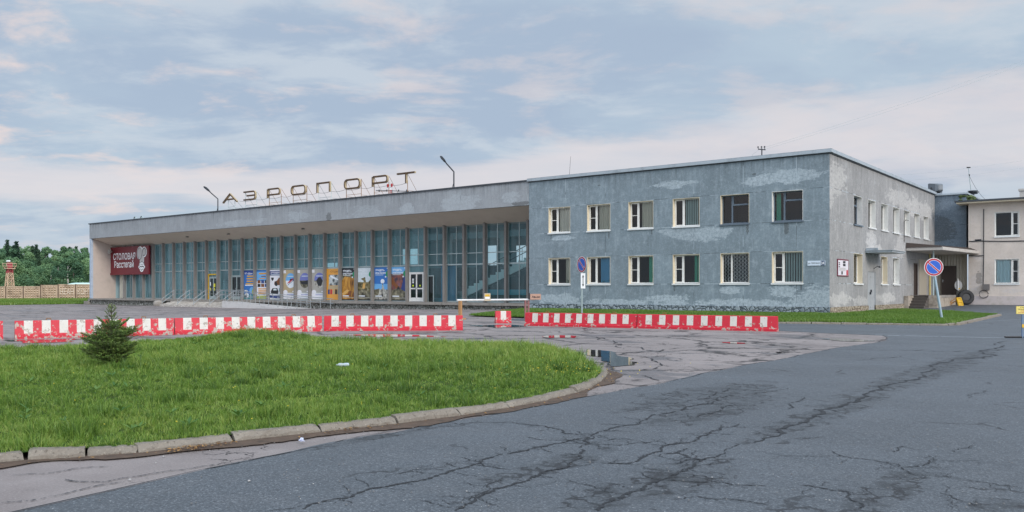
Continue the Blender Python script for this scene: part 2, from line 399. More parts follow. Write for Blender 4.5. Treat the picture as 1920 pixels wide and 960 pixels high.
def glass(name, tint=(.86, .9, .9), film=None, ff=0., rough=.0):
    g = G(name); p = g.pos()
    fr = g.n('ShaderNodeFresnel'); fr.inputs[0].default_value = 1.5
    t = g.n('ShaderNodeBsdfTransparent'); t.inputs[0].default_value = tuple(tint)+(1,)
    gl = g.n('ShaderNodeBsdfGlossy'); gl.inputs['Roughness'].default_value = rough
    nz = g.n('ShaderNodeBump'); g.L.new(g.noise(p, .9, 2), nz.inputs['Height']); nz.inputs['Strength'].default_value = .08; nz.inputs['Distance'].default_value = .05
    g.L.new(nz.outputs[0], gl.inputs['Normal'])
    sh = t.outputs[0]
    if film:
        df = g.n('ShaderNodeBsdfDiffuse'); oi = g.n('ShaderNodeObjectInfo').outputs['Random']; g.put(df.inputs[0], g.mix(g.math('ADD', g.math('MULTIPLY', g.sm(g.noise(g.vm('MULTIPLY', p, (1.3, 1.3, .35)), 1.6, 5), .3, .7), .6), g.math('MULTIPLY', oi, .45)), tuple(x*.42 for x in film), tuple(x*1.2 for x in film)))
        m0 = g.n('ShaderNodeMixShader'); m0.inputs[0].default_value = ff; g.L.new(sh, m0.inputs[1]); g.L.new(df.outputs[0], m0.inputs[2]); sh = m0.outputs[0]
    m = g.n('ShaderNodeMixShader'); g.L.new(fr.outputs[0], m.inputs[0]); g.L.new(sh, m.inputs[1]); g.L.new(gl.outputs[0], m.inputs[2])
    return g.out(m.outputs[0])
M['glass'] = glass('window_glass')
M['hall_glass'] = glass('hall_glass', (.50, .80, .84), (.25, .45, .49), .42); M['hall_glass_clear'] = glass('hall_glass_clear', (.72, .90, .92), (.24, .44, .48), .17)

def rubble(name, a, b, mortar, scale=3.4):
    g = G(name); p = g.pos(); pw = g.vm('ADD', p, g.vm('SCALE', g.vm('SUBTRACT', g.noise(p, 3, 3, col=True), (.5, .5, .5)), .25))
    dd = g.voro(pw, scale, 'DISTANCE_TO_EDGE'); cc = g.voro(pw, scale, 'F1', 'Color')
    c = g.mix(g.sep(cc)[0], a, b)
    c = g.mix(g.math('MULTIPLY', g.noise(p, 20, 5, .7), .6), c, tuple(x*.5 for x in a))
    c = g.mix(g.sm(dd, .075, .02), c, mortar)
    return g.out(g.pbr(c, .9, g.bump(g.math('MINIMUM', dd, .2), 1.0, .25), 0, .3))
M['rubble'] = rubble('rubble_blue', lin('#818c93'), lin('#aab5ba'), lin('#4b545a'))
M['rubble_dark'] = rubble('rubble_grey', lin('#85837c'), lin('#c2c1bb'), lin('#37342c'), 4.2)
M['rubble_beige'] = rubble('rubble_beige', lin('#a79a86'), lin('#c6b9a4'), lin('#5a4c3c'), 5)
def bricktile():
    g = G('white_brick_tile'); p = g.pos(); s = g.sep(p)
    b = g.n('ShaderNodeTexBrick'); g.put(b.inputs['Vector'], g.comb(g.math('ADD', s[0], s[1]), s[2], 0)); b.inputs['Scale'].default_value = 1
    b.inputs['Brick Width'].default_value = .26; b.inputs['Row Height'].default_value = .088; b.inputs['Mortar Size'].default_value = .011
    b.inputs[1].default_value = lin('#d9d3c9')+(1,); b.inputs[2].default_value = lin('#b3aaa0')+(1,); b.inputs[3].default_value = lin('#6b6259')+(1,)
    return g.out(g.pbr(b.outputs[0], .7))
M['bricktile'] = bricktile()

def barrier_paint(name, col, chip=.55):
    g = G(name); p = g.pos(); o = g.obj()
    c = g.mix(g.noise(p, 5, 4), tuple(x*.8 for x in col), tuple(min(1, x*1.12) for x in col))
    z = g.sep(o)[2]
    nn = g.math('ADD', g.noise(p, 7, 8, .68), g.mr(z, .05, .45, .035, -.03))
    c = g.mix(g.sm(nn, chip, chip+.03), c, g.mix(g.noise(p, 12, 4), lin('#8d8478'), lin('#b7aca0')))
    c = g.mix(g.math('MULTIPLY', g.sm(g.noise(p, 16, 6, .7), .60, .68), .8), c, lin('#4d443c'))
    return g.out(g.pbr(c, .55, g.bump(nn, .3, .01)))
M['bar_red'] = barrier_paint('barrier_red', lin('#bf1c30'), .585); M['bar_white'] = barrier_paint('barrier_white', lin('#cbc7be'), .585)
M['bar_red_chip'] = barrier_paint('barrier_red_chipped', lin('#bf1c30'), .545); M['bar_white_chip'] = barrier_paint('barrier_white_chipped', lin('#cbc7be'), .545)
# ------------------------------------------------------------------ ground materials
def wpt(u, v): p = on_ground(u, v); return (p.x, p.y)
def seg_ell(p, q, rx, ext=.1):
    a, b = wpt(*p), wpt(*q); return ((a[0]+b[0])/2, (a[1]+b[1])/2, rx, abs(b[1]-a[1])/2+ext)
STAINS = [seg_ell((1110, 960), (1340, 862), .30), seg_ell((1630, 960), (1700, 885), .16), seg_ell((1850, 960), (1885, 940), .14, .12), seg_ell((1240, 765), (1400, 722), .55, .4),
          seg_ell((1440, 817), (1660, 735), .22, .3), seg_ell((980, 905), (1100, 842), .18), seg_ell((1270, 800), (1400, 745), .35, .3), seg_ell((600, 845), (800, 800), .10, .2), seg_ell((1640, 738), (1840, 660), .35, 1)]
def mat_road():
    g = G('asphalt_road'); p = g.pos(); P2 = g.vm('MULTIPLY', p, (1, 1, 0))
    base = (.068, .079, .091)
    gr = g.noise(p, 62, 4, .8); gm = g.noise(p, 26, 5, .75); bl = g.noise(p, .55, 5, .55); b2 = g.noise(p, 2.4, 5, .6)
    c = g.mix(g.sm(bl, .3, .7), tuple(x*.84 for x in base), tuple(x*1.12 for x in base))
    c = g.mix(g.math('MULTIPLY', g.sm(b2, .4, .7), .3), c, (.118, .124, .132))
    c = g.mix(g.math('MULTIPLY', g.sm(gr, .53, .66), .75), c, (.26, .28, .30))
    c = g.mix(g.math('MULTIPLY', g.sm(gm, .48, .33), .7), c, (.03, .034, .04))
    c = g.mix(g.math('MULTIPLY', g.sm(gr, .47, .34), .75), c, (.018, .021, .026))
    wob = g.math('MULTIPLY', g.math('SUBTRACT', g.noise(p, 2.6, 8, .68), .5), 2.2)
    m = None
    for e in STAINS:
        v = g.vm('MULTIPLY', g.vm('SUBTRACT', P2, (e[0], e[1], 0)), (1/e[2], 1/e[3], 0))
        k = g.sm(g.math('ADD', g.vm('LENGTH', v), wob), 1.25, .55)
        m = k if m is None else g.math('MAXIMUM', m, k)
    pw = g.vm('ADD', p, g.vm('SCALE', g.vm('SUBTRACT', g.noise(p, 4, 4, .6, col=True), (.5, .5, .5)), .35))
    pw2 = g.vm('ADD', p, g.vm('SCALE', g.vm('SUBTRACT', g.noise(p, 11, 4, .6, col=True), (.5, .5, .5)), .16))
    v1 = g.voro(pw, .62, 'DISTANCE_TO_EDGE'); v2 = g.voro(pw2, 5.5, 'DISTANCE_TO_EDGE')
    c1 = g.math('MULTIPLY', g.sm(v1, .016, .006), g.sm(g.noise(p, .9, 3), .56, .62))
    c2 = g.math('MULTIPLY', g.sm(v2, .11, .02), g.math('MULTIPLY', g.sm(m, .05, .55), g.sm(g.noise(p, 2.2, 4), .42, .54)))
    crk = g.math('MAXIMUM', g.math('MULTIPLY', c1, .8), c2)
    frag = g.sm(g.noise(pw, 3.2, 8, .72), .50, .58)
    c = g.mix(g.math('MULTIPLY', m, g.math('ADD', .22, g.math('MULTIPLY', frag, .60))), c, (.024, .028, .032))
    c = g.mix(crk, c, (.012, .013, .016))
    fl = g.noise(p, 26, 2, .5)
    c = g.mix(g.math('MULTIPLY', g.sm(fl, .735, .75), .5), c, (.5, .5, .5))
    rough = g.mr(b2, .3, .7, .52, .68)
    h = g.math('SUBTRACT', g.math('ADD', g.math('MULTIPLY', gr, .5), gm), crk)
    return g.out(g.pbr(c, rough, g.bump(h, .45, .012), 0, .5))
def mat_plaza():
    g = G('old_asphalt'); p = g.pos()
    base = (.235, .203, .194)
    gr = g.noise(p, 58, 4, .8); bl = g.noise(p, .35, 5, .55); b2 = g.noise(p, 1.9, 6, .62)
    c = g.mix(g.sm(bl, .3, .7), tuple(x*.8 for x in base), tuple(x*1.12 for x in base))
    c = g.mix(g.math('MULTIPLY', g.sm(b2, .45, .7), .4), c, (.31, .275, .265))
    c = g.mix(g.math('MULTIPLY', g.sm(gr, .54, .67), .6), c, (.40, .365, .35)); c = g.mix(g.math('MULTIPLY', g.sm(gr, .45, .3), .55), c, (.06, .055, .055))
    pr = g.vm('MULTIPLY', p, (.45, 1, 1))
    wet = g.math('ADD', g.noise(pr, .55, 7, .62), g.math('MULTIPLY', g.math('SUBTRACT', g.noise(p, 3, 5, .65), .5), .22))
    wm = g.math('MULTIPLY', g.sm(wet, .555, .60), g.mr(g.sep(p)[1], -40, -33, .06, 1.0))
    c = g.mix(g.math('MULTIPLY', wm, .62), c, (.055, .052, .058))
    pw = g.vm('ADD', p, g.vm('SCALE', g.vm('SUBTRACT', g.noise(p, 2.2, 5, .62, col=True), (.5, .5, .5)), .9))
    v1 = g.voro(pw, .33, 'DISTANCE_TO_EDGE'); v3 = g.voro(pw, 1.3, 'DISTANCE_TO_EDGE')
    k = g.math('MAXIMUM', g.math('MULTIPLY', g.sm(v1, .030, .010), g.sm(g.noise(p, .5, 3), .40, .50)), g.math('MULTIPLY', g.sm(v3, .05, .012), g.sm(g.noise(p, .6, 3), .55, .62)))
    k = g.math('MULTIPLY', k, g.mr(g.sep(p)[1], -40, -34, .05, 1.0))
    v9 = g.voro(g.vm('ADD', p, g.vm('SCALE', g.vm('SUBTRACT', g.noise(p, 6, 5, .65, col=True), (.5, .5, .5)), .30)), 2.6, 'DISTANCE_TO_EDGE')
    k = g.math('MAXIMUM', k, g.math('MULTIPLY', g.sm(v9, .028, .008), g.sm(g.noise(p, 1.1, 4), .54, .62)))
    c = g.mix(g.math('MULTIPLY', k, .92), c, (.022, .020, .020))
    rough = g.mix(wm, (.85, .85, .85), (.40, .40, .40))
    h = g.math('SUBTRACT', g.math('MULTIPLY', gr, .6), k)
    return g.out(g.pbr(c, rough, g.bump(h, .4, .012), 0, .38))
M['road'] = mat_road(); M['plaza'] = mat_plaza()
M['crack'] = plain('crack_tar', (.020, .022, .026), .8, .3, 9)
M['soil'] = plain('soil_green', (.045, .085, .018), .95, .4, 4, spec=.05, bump=.3, dirt=(.055, .045, .022), dscale=3, damt=.5)
M['field'] = plain('field_grass', (.05, .085, .025), .95, .35, .4, dirt=(.09, .08, .04), dscale=.2, damt=.5)
M['dirt'] = plain('gutter_dirt', (.095, .062, .042), .95, .45, 14, bump=.5, dirt=(.03, .024, .02), dscale=6, damt=.7)
M['marking'] = plain('worn_marking', lin('#b9bfc4'), .6, .25, 5, dirt=lin('#6c7680'), dscale=7, damt=.7)
def mat_kerb():
    g = G('kerb_concrete'); p = g.pos()
    c = g.mix(g.noise(p, 2.2, 6, .65), lin('#655d54'), lin('#989084'))
    c = g.mix(g.math('MULTIPLY', g.sm(g.noise(p, 45, 4, .7), .55, .7), .5), c, lin('#aaa092')); c = g.mix(g.math('MULTIPLY', g.sm(g.noise(p, 30, 4, .7), .45, .3), .6), c, lin('#3f382f'))
    return g.out(g.pbr(c, .9, g.bump(g.noise(p, 24, 5, .7), .8, .02), 0, .3))
M['kerb'] = mat_kerb()
def mat_water():
    g = G('puddle_water'); p = g.pos()
    b = g.pbr((.030, .030, .032), .035, g.bump(g.noise(p, 6, 2), .02, .01), 0, .9)
    return g.out(b)
M['water'] = mat_water()
def mat_blade(name, a, b, c):
    g = G(name); at_ = g.n('ShaderNodeAttribute'); at_.attribute_name = 'tint'; f = at_.outputs['Fac']
    col = g.ramp(f, [(0, a), (.5, b), (1, c)])
    df = g.n('ShaderNodeBsdfDiffuse'); g.put(df.inputs[0], col)
    tr = g.n('ShaderNodeBsdfTranslucent'); g.put(tr.inputs[0], g.mix(.5, col, (.18, .26, .03)))
    m = g.n('ShaderNodeMixShader'); m.inputs[0].default_value = .35; g.L.new(df.outputs[0], m.inputs[1]); g.L.new(tr.outputs[0], m.inputs[2])
    gl = g.n('ShaderNodeBsdfGlossy'); gl.inputs['Roughness'].default_value = .45; gl.inputs[0].default_value = (.8, .85, .8, 1)
    m2 = g.n('ShaderNodeMixShader'); m2.inputs[0].default_value = .035; g.L.new(m.outputs[0], m2.inputs[1]); g.L.new(gl.outputs[0], m2.inputs[2])
    return g.out(m2.outputs[0])
M['blade'] = mat_blade('grass_blade', (.045, .105, .017), (.165, .290, .040), (.34, .41, .10))
M['blade_far'] = mat_blade('grass_blade_far', (.06, .14, .02), (.11, .215, .028), (.19, .27, .06))
M['weed'] = mat_blade('weed_leaf', (.05, .13, .03), (.08, .18, .04), (.14, .24, .06))
M['petal'] = plain('yellow_petals', (.75, .55, .02), .6)

# ------------------------------------------------------------------ sheets
def sheet(name, poly, dz, mat, cell=2.0, label=None):
    """flat polygon cut on the same lattice lines the slope bends on"""
    bm = bmesh.new(); vs = [bm.verts.new((x, y, 0)) for x, y in poly]; bm.faces.new(vs)
    xs = [p[0] for p in poly]; ys = [p[1] for p in poly]
    cuts = [(0, q) for q in (-46, -20)]+[(1, q) for q in (12, 26)]
    for ax, q in cuts:
        if (xs, ys)[ax] and min((xs, ys)[ax]) < q < max((xs, ys)[ax]):
            no = Vector((0, 0, 0)); no[ax] = 1; co = Vector((0, 0, 0)); co[ax] = q
            bmesh.ops.bisect_plane(bm, geom=bm.verts[:]+bm.edges[:]+bm.faces[:], plane_co=co, plane_no=no)
    for v in bm.verts: v.co.z = ground_z(v.co.x, v.co.y)+dz
    bmesh.ops.recalc_face_normals(bm, faces=bm.faces)
    for f in bm.faces:
        if f.normal.z < 0: f.normal_flip()
    me = bpy.data.meshes.new(name); bm.to_mesh(me); bm.free(); me.materials.append(mat)
    o = bpy.data.objects.new(name, me); COL.objects.link(o); o['kind'] = 'structure'
    return o
bm_ = MB(); bm_.poly([(-900, -300, -.42), (400, -300, -.42), (400, 900, -.42), (-900, 900, -.42)]); gobj = bm_.build('ground', M['field']); gobj['kind'] = 'structure'
sheet('plaza', [(-150, -80), (60, -80), (60, 60), (-19, 60), (-19, -.5), (-150, -.5)], 0, M['plaza'])
ROADP = [(8.55, -75), (8.62, -42), (8.5, -38), (8.44, -34), (8.36, -30), (8.28, -25), (8.2, -21.4), (7.6, -19.6), (4.0, -18.7), (-3, -17.6), (-9.5, -16.3), (-9.5, -14.2), (8.0, -10.4), (7.4, 4.2), (0.2, 14.2), (0.2, 24.2), (45, 24.2), (45, -75)]
def jag(pts, amp, it=3, seed=0):
    r = random.Random(seed); P = [Vector((p[0], p[1])) for p in pts]
    for k in range(it):
        Q = []
        for a, b in zip(P[:-1], P[1:]):
            d = b-a; m = (a+b)/2+Vector((-d.y, d.x))*r.uniform(-amp, amp); Q += [a, m]
        P = Q+[P[-1]]
    return P
left_edge = [(p.x, p.y) for p in jag(ROADP[0:11], .05, 6, 3)]
road = sheet('road', left_edge+ROADP[11:], .005, M['road'])
sheet('forecourt_field', [(-900, 26), (-19.2, 26), (-19.2, 30), (-900, 30)], -.1, M['field']).name = 'field'
# cracks traced as narrow tarry strips lying on the road
CR = [([(565, 957), (655, 935), (710, 916), (762, 907), (802, 900), (842, 885), (902, 869), (960, 851), (1010, 840), (1060, 830), (1110, 819), (1115, 815), (1167, 800), (1217, 785), (1270, 772), (1300, 762), (1350, 745)], .022),
      ([(960, 792), (1022, 800), (1060, 815), (1100, 817)], .018), ([(800, 790), (860, 797), (900, 793), (960, 792)], .012), ([(867, 859), (902, 869), (910, 876), (960, 882)], .012), ([(737, 892), (775, 882), (837, 876)], .010),
      ([(855, 960), (885, 945), (905, 930), (960, 912), (985, 904), (1012, 892), (1040, 882), (1072, 867), (1100, 835), (1112, 820)], .022), ([(878, 940), (905, 926), (945, 900)], .010),
      ([(985, 820), (1020, 826), (1060, 826), (1085, 832), (1120, 834), (1160, 837), (1190, 832), (1255, 823)], .012), ([(1085, 832), (1150, 824), (1200, 828), (1240, 838), (1280, 832)], .010),
      ([(1132, 870), (1172, 871), (1212, 855), (1242, 840), (1280, 832), (1307, 822), (1352, 807), (1355, 802), (1390, 797)], .020), ([(1270, 815), (1330, 814), (1390, 817)], .009),
      ([(1240, 853), (1270, 850), (1300, 861), (1315, 866), (1292, 880), (1260, 892), (1235, 905), (1200, 922), (1135, 945), (1120, 960)], .024), ([(1225, 855), (1260, 862), (1290, 870)], .010),
      ([(1285, 905), (1335, 904), (1382, 911), (1440, 914)], .012), ([(1060, 900), (1090, 908), (1120, 918), (1145, 918)], .008), ([(1260, 940), (1320, 935), (1370, 938), (1440, 950)], .010),
      ([(1407, 832), (1464, 810), (1520, 785), (1557, 766), (1610, 754), (1632, 735), (1680, 719), (1726, 700), (1789, 674), (1845, 657), (1876, 647)], .042), ([(1300, 870), (1360, 850), (1407, 832)], .014),
      ([(1562, 847), (1595, 860), (1652, 867), (1685, 872), (1692, 880), (1715, 892), (1782, 896), (1875, 911), (1918, 916)], .011), ([(1448, 857), (1520, 857), (1590, 859)], .007), ([(1740, 856), (1744, 867), (1720, 876), (1692, 877)], .013), ([(1744, 864), (1800, 866), (1840, 866)], .007),
      ([(1495, 911), (1540, 917), (1590, 924), (1612, 945), (1600, 958)], .012), ([(1755, 925), (1800, 940), (1830, 950)], .010), ([(1780, 853), (1815, 842), (1830, 836)], .008), ([(1676, 850), (1684, 843), (1700, 838)], .010), ([(1818, 748), (1832, 738), (1850, 732)], .010),
      ([(1270, 783), (1310, 783), (1350, 772), (1390, 760)], .018), ([(1240, 758), (1290, 752), (1340, 738), (1395, 724)], .014), ([(1350, 747), (1420, 738), (1480, 728)], .012), ([(1470, 769), (1500, 752), (1505, 745)], .015), ([(1600, 676), (1640, 672), (1690, 668)], .02),
      ([(1560, 655), (1680, 657), (1800, 659), (1918, 655)], .03), ([(1860, 648), (1900, 640)], .03)]
cm = MB(); rr = random.Random(5)
def strip(mb, P, w, z):
    n = len(P); L_, R2 = [], []
    for i, p in enumerate(P):
        t = (P[min(i+1, n-1)]-P[max(i-1, 0)]); t.normalize(); nn = Vector((-t.y, t.x))
        e = w*.52*(.2+.8*min(1, min(i, n-1-i)/4.0))*rr.uniform(.15, 1.5)
        L_.append(p+nn*e); R2.append(p-nn*e)
    for i in range(n-1):
        if n > 12 and rr.random() < .07: continue
        mb.add([(L_[i].x, L_[i].y, z), (L_[i+1].x, L_[i+1].y, z), (R2[i+1].x, R2[i+1].y, z), (R2[i].x, R2[i].y, z)], [(0, 1, 2, 3)])
seam = jag([(p[0]-.008, p[1]) for p in left_edge[16::24]], .035, 4, 9)
strip(cm, seam, .016, .0093)
for i, (pts, w) in enumerate(CR):
    P = jag([wpt(*p) for p in pts], .16, 4, i)
    strip(cm, P, w, .009)
    for k in range(len(P)//4):                                        # hairline branches
        a = P[rr.randrange(2, len(P)-2)]; an = rr.choice((rr.uniform(-.5, .5), rr.uniform(1.2, 1.9)))+rr.choice((0, math.pi)); l = rr.uniform(.04, .36)
        b = a+Vector((math.cos(an), math.sin(an)))*l
        strip(cm, jag([a, (a+b)/2, b], .25, 3, i*50+k), w*.34, .0092)
PCR = [([(860, 576), (700, 583), (560, 580), (400, 578), (200, 584), (0, 577)], .10), ([(0, 586), (120, 583), (300, 590), (480, 593), (620, 590)], .09), ([(0, 602), (110, 606), (160, 601)], .05), ([(880, 600), (960, 599), (1100, 606), (1020, 603)], .06),
       ([(1050, 625), (1150, 645), (1230, 660), (1330, 647), (1420, 641), (1500, 645)], .035), ([(1100, 655), (1150, 665), (1200, 668), (1232, 680), (1226, 692), (1180, 697)], .03), ([(1040, 620), (1120, 637), (1170, 655)], .03), ([(1230, 695), (1290, 697), (1340, 692)], .03), ([(1190, 672), (1260, 664), (1330, 662)], .025), ([(1150, 700), (1210, 705), (1235, 716)], .025),
       ([(1250, 628), (1400, 640), (1520, 648), (1600, 652)], .04), ([(20, 893), (90, 889), (140, 880), (210, 876)], .010), ([(0, 945), (60, 940), (120, 928), (170, 915), (235, 905)], .012), ([(120, 900), (160, 905), (195, 906), (230, 898), (290, 888)], .012), ([(260, 893), (320, 884), (400, 873), (450, 868)], .010)]
for i, (pts, w) in enumerate(PCR):
    P = jag([wpt(*p) for p in pts], .10, 4, 100+i); strip(cm, P, w, .0085)
crk = cm.build('road_surface_cracks', M['crack'], recalc=False); crk['kind'] = 'structure'
# worn painted line across the junction
lm = MB(); a, b = wpt(1640, 629), wpt(1884, 634.5)
for t0, t1 in ((0, .06), (.1, .2), (.24, .5), (.52, .70), (.71, 1.0)):
    p = Vector(a).lerp(Vector(b), t0); q = Vector(a).lerp(Vector(b), t1); lm.quad((p.x, p.y, .0105), (q.x, q.y, .0105), (q.x+.01, q.y+.10, .0105), (p.x+.01, p.y+.10, .0105))
a, b = wpt(1790, 606), wpt(1925, 599)
lm.quad((a[0], a[1], .0105), (b[0], b[1], .0105), (b[0], b[1]+.14, .0105), (a[0], a[1]+.14, .0105))
lm.build('road_markings', M['marking'], recalc=False)['kind'] = 'structure'
# puddles
def puddle(pts, seed, amp=.16, z=.010):
    P = jag([wpt(*p) for p in pts]+[wpt(*pts[0])], amp, 3, seed)[:-1]
    m = MB(); m.poly([(p.x, p.y, z) for p in P]); o = m.build('puddle', M['water'], recalc=False); o['kind'] = 'structure'
puddle([(1100, 656), (1122, 657), (1160, 668), (1196, 680), (1190, 685), (1150, 688), (1139, 684), (1130, 670)], 1)
puddle([(1020, 631), (1050, 629), (1086, 631), (1080, 634), (1030, 634)], 2)
puddle([(1345, 642), (1380, 642), (1404, 645), (1380, 645)], 3)
puddle([(1452, 661), (1462, 660), (1468, 662), (1458, 663)], 4)
puddle([(1540, 636), (1580, 635), (1640, 639), (1600, 641)], 5)
puddle([(640, 629), (700, 627), (790, 629), (840, 632), (700, 632)], 6)
puddle([(30, 606), (140, 600), (230, 603), (170, 607), (90, 610)], 7)
puddle([(230, 606), (300, 605), (330, 607), (270, 609)], 8)
puddle([(0, 639), (50, 637), (160, 635), (140, 641), (40, 644)], 9)
puddle([(880, 611), (960, 609), (990, 612), (930, 615)], 10)

# ------------------------------------------------------------------ kerbs and lawns
ISL = [(5.9, -52), (6.6, -47), (7.20, -43.1), (7.53, -42.2), (7.87, -41.23), (8.08, -40.45), (8.28, -39.68), (8.39, -38.89), (8.44, -38.1), (8.41, -37.45), (8.30, -36.6), (8.02, -35.7), (7.5, -34.75), (6.5, -33.3), (5.4, -32.0), (4.3, -31.0),
       (3.2, -30.3), (2.2, -30.05), (.5, -30.9), (-1.6, -31.5), (-3.6, -30.9), (-5.6, -30.7), (-6.5, -31.5), (-5.6, -33.6), (-5.1, -36), (-5.6, -39), (-9, -46), (-10, -52)]
def resample(pts, step, jit=0, closed=False, seed=1):
    r = random.Random(seed); out = []; P = [Vector(p) for p in pts]
    acc = 0; out.append(P[0]); need = step*(1+r.uniform(-jit, jit))
    for a, b in zip(P[:-1], P[1:]):
        l = (b-a).length; t = 0
        while acc+(l-t) >= need:
            t += need-acc; out.append(a.lerp(b, t/l)); acc = 0; need = step*(1+r.uniform(-jit, jit))
        acc += l-t
    return out
def smooth_path(pts, it=2):
    P = [Vector(p) for p in pts]
    for _ in range(it):
        Q = [P[0]]
        for a, b in zip(P[:-1], P[1:]): Q += [a.lerp(b, .25), a.lerp(b, .75)]
        P = Q+[P[-1]]
    return P
def kerb(name, path, step, w, h, seed, gap=.012, inward=1, breaks=None, ch=.022):
    r = random.Random(seed); st = breaks or resample(path, step, .12, seed=seed); m = MB()
    if not breaks and (path[-1]-st[-1]).length > .15: st = st+[Vector(path[-1])]
    for a, b in zip(st[:-1], st[1:]):
        t = (b-a).normalized(); n = Vector((-t.y, t.x))*inward; a2 = a+t*gap; b2 = b-t*gap
        o1, o2 = r.uniform(-.018, .018), r.uniform(-.018, .018); z1, z2 = h+r.uniform(-.018, .014), h+r.uniform(-.018, .014)
        nseg = 11; c = ch; rows = []
        for k in range(nseg+1):
            f = k/nseg; p = a2.lerp(b2, f)+n*(o1+(o2-o1)*f); zt = z1+(z2-z1)*f; wo = lambda s=.009: r.uniform(-s, s)
            e = .018 if k in (0, nseg) else 0
            gz = ground_z(p.x, p.y)
            rows.append([(p.x+wo(), p.y+wo(), gz-.08), (p.x+n.x*.006+wo(), p.y+n.y*.006+wo(), gz+zt-c-e+wo()), (p.x+n.x*(c+e)+wo(), p.y+n.y*(c+e)+wo(), gz+zt-e*.6+wo(.004)), (p.x+n.x*w, p.y+n.y*w, gz+zt+wo(.004)), (p.x+n.x*w, p.y+n.y*w, gz-.08)])
        k5 = 5; vs = [q for row in rows for q in row]
        fs = [(i*k5+j, (i+1)*k5+j, (i+1)*k5+j+1, i*k5+j+1) for i in range(nseg) for j in range(k5-1)]+[tuple(range(k5)), tuple(range(nseg*k5, (nseg+1)*k5))]
        m.add(vs, fs)
    o = m.build(name, M['kerb']); o['kind'] = 'structure'; return o
KB = [Vector((5.9, -52)), Vector((6.35, -49)), Vector((6.62, -47)), Vector((6.85, -45.6)), Vector((7.02, -44.4)), Vector((7.17, -43.4))]+[Vector(wpt(*q)) for q in ((48, 868), (160, 861), (258, 855), (440, 833), (605, 815), (748, 799), (865, 783), (960, 768), (1028, 754), (1085, 739), (1110, 729), (1130, 718), (1144, 703))]+[Vector((6.6, -33.4))]
kps = smooth_path(KB, 1)
kerb('kerb', kps, .80, .13, .085, 3, inward=1, breaks=KB, ch=.038)
kerb('kerb', smooth_path([(6.6, -33.4)]+ISL[14:23], 2), 1.0, .13, .085, 4)
def offset_in(poly, d):
    P = [Vector(p) for p in poly]; n = len(P); out = []
    for i in range(n):
        t = (P[(i+1) % n]-P[i-1]).normalized(); out.append((P[i].x-t.y*d, P[i].y+t.x*d))
    return out
isl_in = offset_in([(p.x, p.y) for p in kps]+[(p.x, p.y) for p in smooth_path(ISL[14:23], 2)]+ISL[23:], .10)
def soil(name, poly, z):
    m = MB(); m.poly([(x, y, z(x, y) if callable(z) else z) for x, y in poly]); o = m.build(name, M['soil'], recalc=False); o['kind'] = 'structure'; return o
soil('lawn_soil', isl_in, .07)
LAWN2 = [(-13.4, -13.5), (-9.5, -14.0), (2.0, -12.82), (7.6, -11.02), (7.9, -10.6), (7.2, 4.0), (.35, 14.0), (.35, .2), (-19.5, -.1), (-19.6, -1.0)]
soil('lawn_soil', LAWN2, .06)
kerb('kerb', [Vector(p) for p in [(-9.5, -14.1), (-3, -13.4), (2.0, -12.92), (7.78, -11.1)]], 1.0, .14, .075, 8)
kerb('kerb', [Vector(p) for p in [(7.75, -11.05), (7.98, -10.5), (7.35, 4.0)]], 1.0, .15, .10, 9)
FAR = [on_ground(-90, 574, -.25), on_ground(165, 569.5, -.25), on_ground(230, 569, -.25), on_ground(230, 559, -.25), on_ground(160, 559.5, -.25), on_ground(-90, 562, -.25)]
FAR = [(p.x, p.y) for p in FAR]
soil('lawn_soil', FAR, -.235)

def in_poly(P, poly):
    x, y = P[:, 0], P[:, 1]; r = np.zeros(len(P), bool); n = len(poly)
    for i in range(n):
        x1, y1 = poly[i]; x2, y2 = poly[(i+1) % n]
        c = ((y1 > y) != (y2 > y)) & (x < (x2-x1)*(y-y1)/((y2-y1) if y2 != y1 else 1e-9)+x1); r ^= c
    return r
def edge_dist(P, poly):
    d = np.full(len(P), 1e9); n = len(poly)
    for i in range(n):
        a = np.array(poly[i]); b = np.array(poly[(i+1) % n]); ab = b-a; t = np.clip(((P-a)@ab)/(ab@ab+1e-9), 0, 1)
        d = np.minimum(d, np.linalg.norm(P-a-t[:, None]*ab, axis=1))
    return d
class SN:                                                            # smooth value noise on a lattice
    def __init__(s, seed, n=64): s.g = np.random.default_rng(seed).random((n, n)); s.n = n
    def __call__(s, P, sc):
        q = P*sc; i = np.floor(q).astype(int); f = q-i; f = f*f*(3-2*f); n = s.n
        a = s.g[i[:, 0] % n, i[:, 1] % n]; b = s.g[(i[:, 0]+1) % n, i[:, 1] % n]; c = s.g[i[:, 0] % n, (i[:, 1]+1) % n]; d = s.g[(i[:, 0]+1) % n, (i[:, 1]+1) % n]
        return (a*(1-f[:, 0])+b*f[:, 0])*(1-f[:, 1])+(c*(1-f[:, 0])+d*f[:, 0])*f[:, 1]
sn1, sn2, sn3 = SN(1), SN(2), SN(3)
def cull(P, margin=.16):
    q = P-np.array([CAM.x, CAM.y]); dep = q@np.array([FW.x, FW.y]); lat = q@np.array([RT.x, RT.y])
    return (dep > 2.5) & (np.abs(lat) < dep*(960/F_PX+margin)+1.2), dep
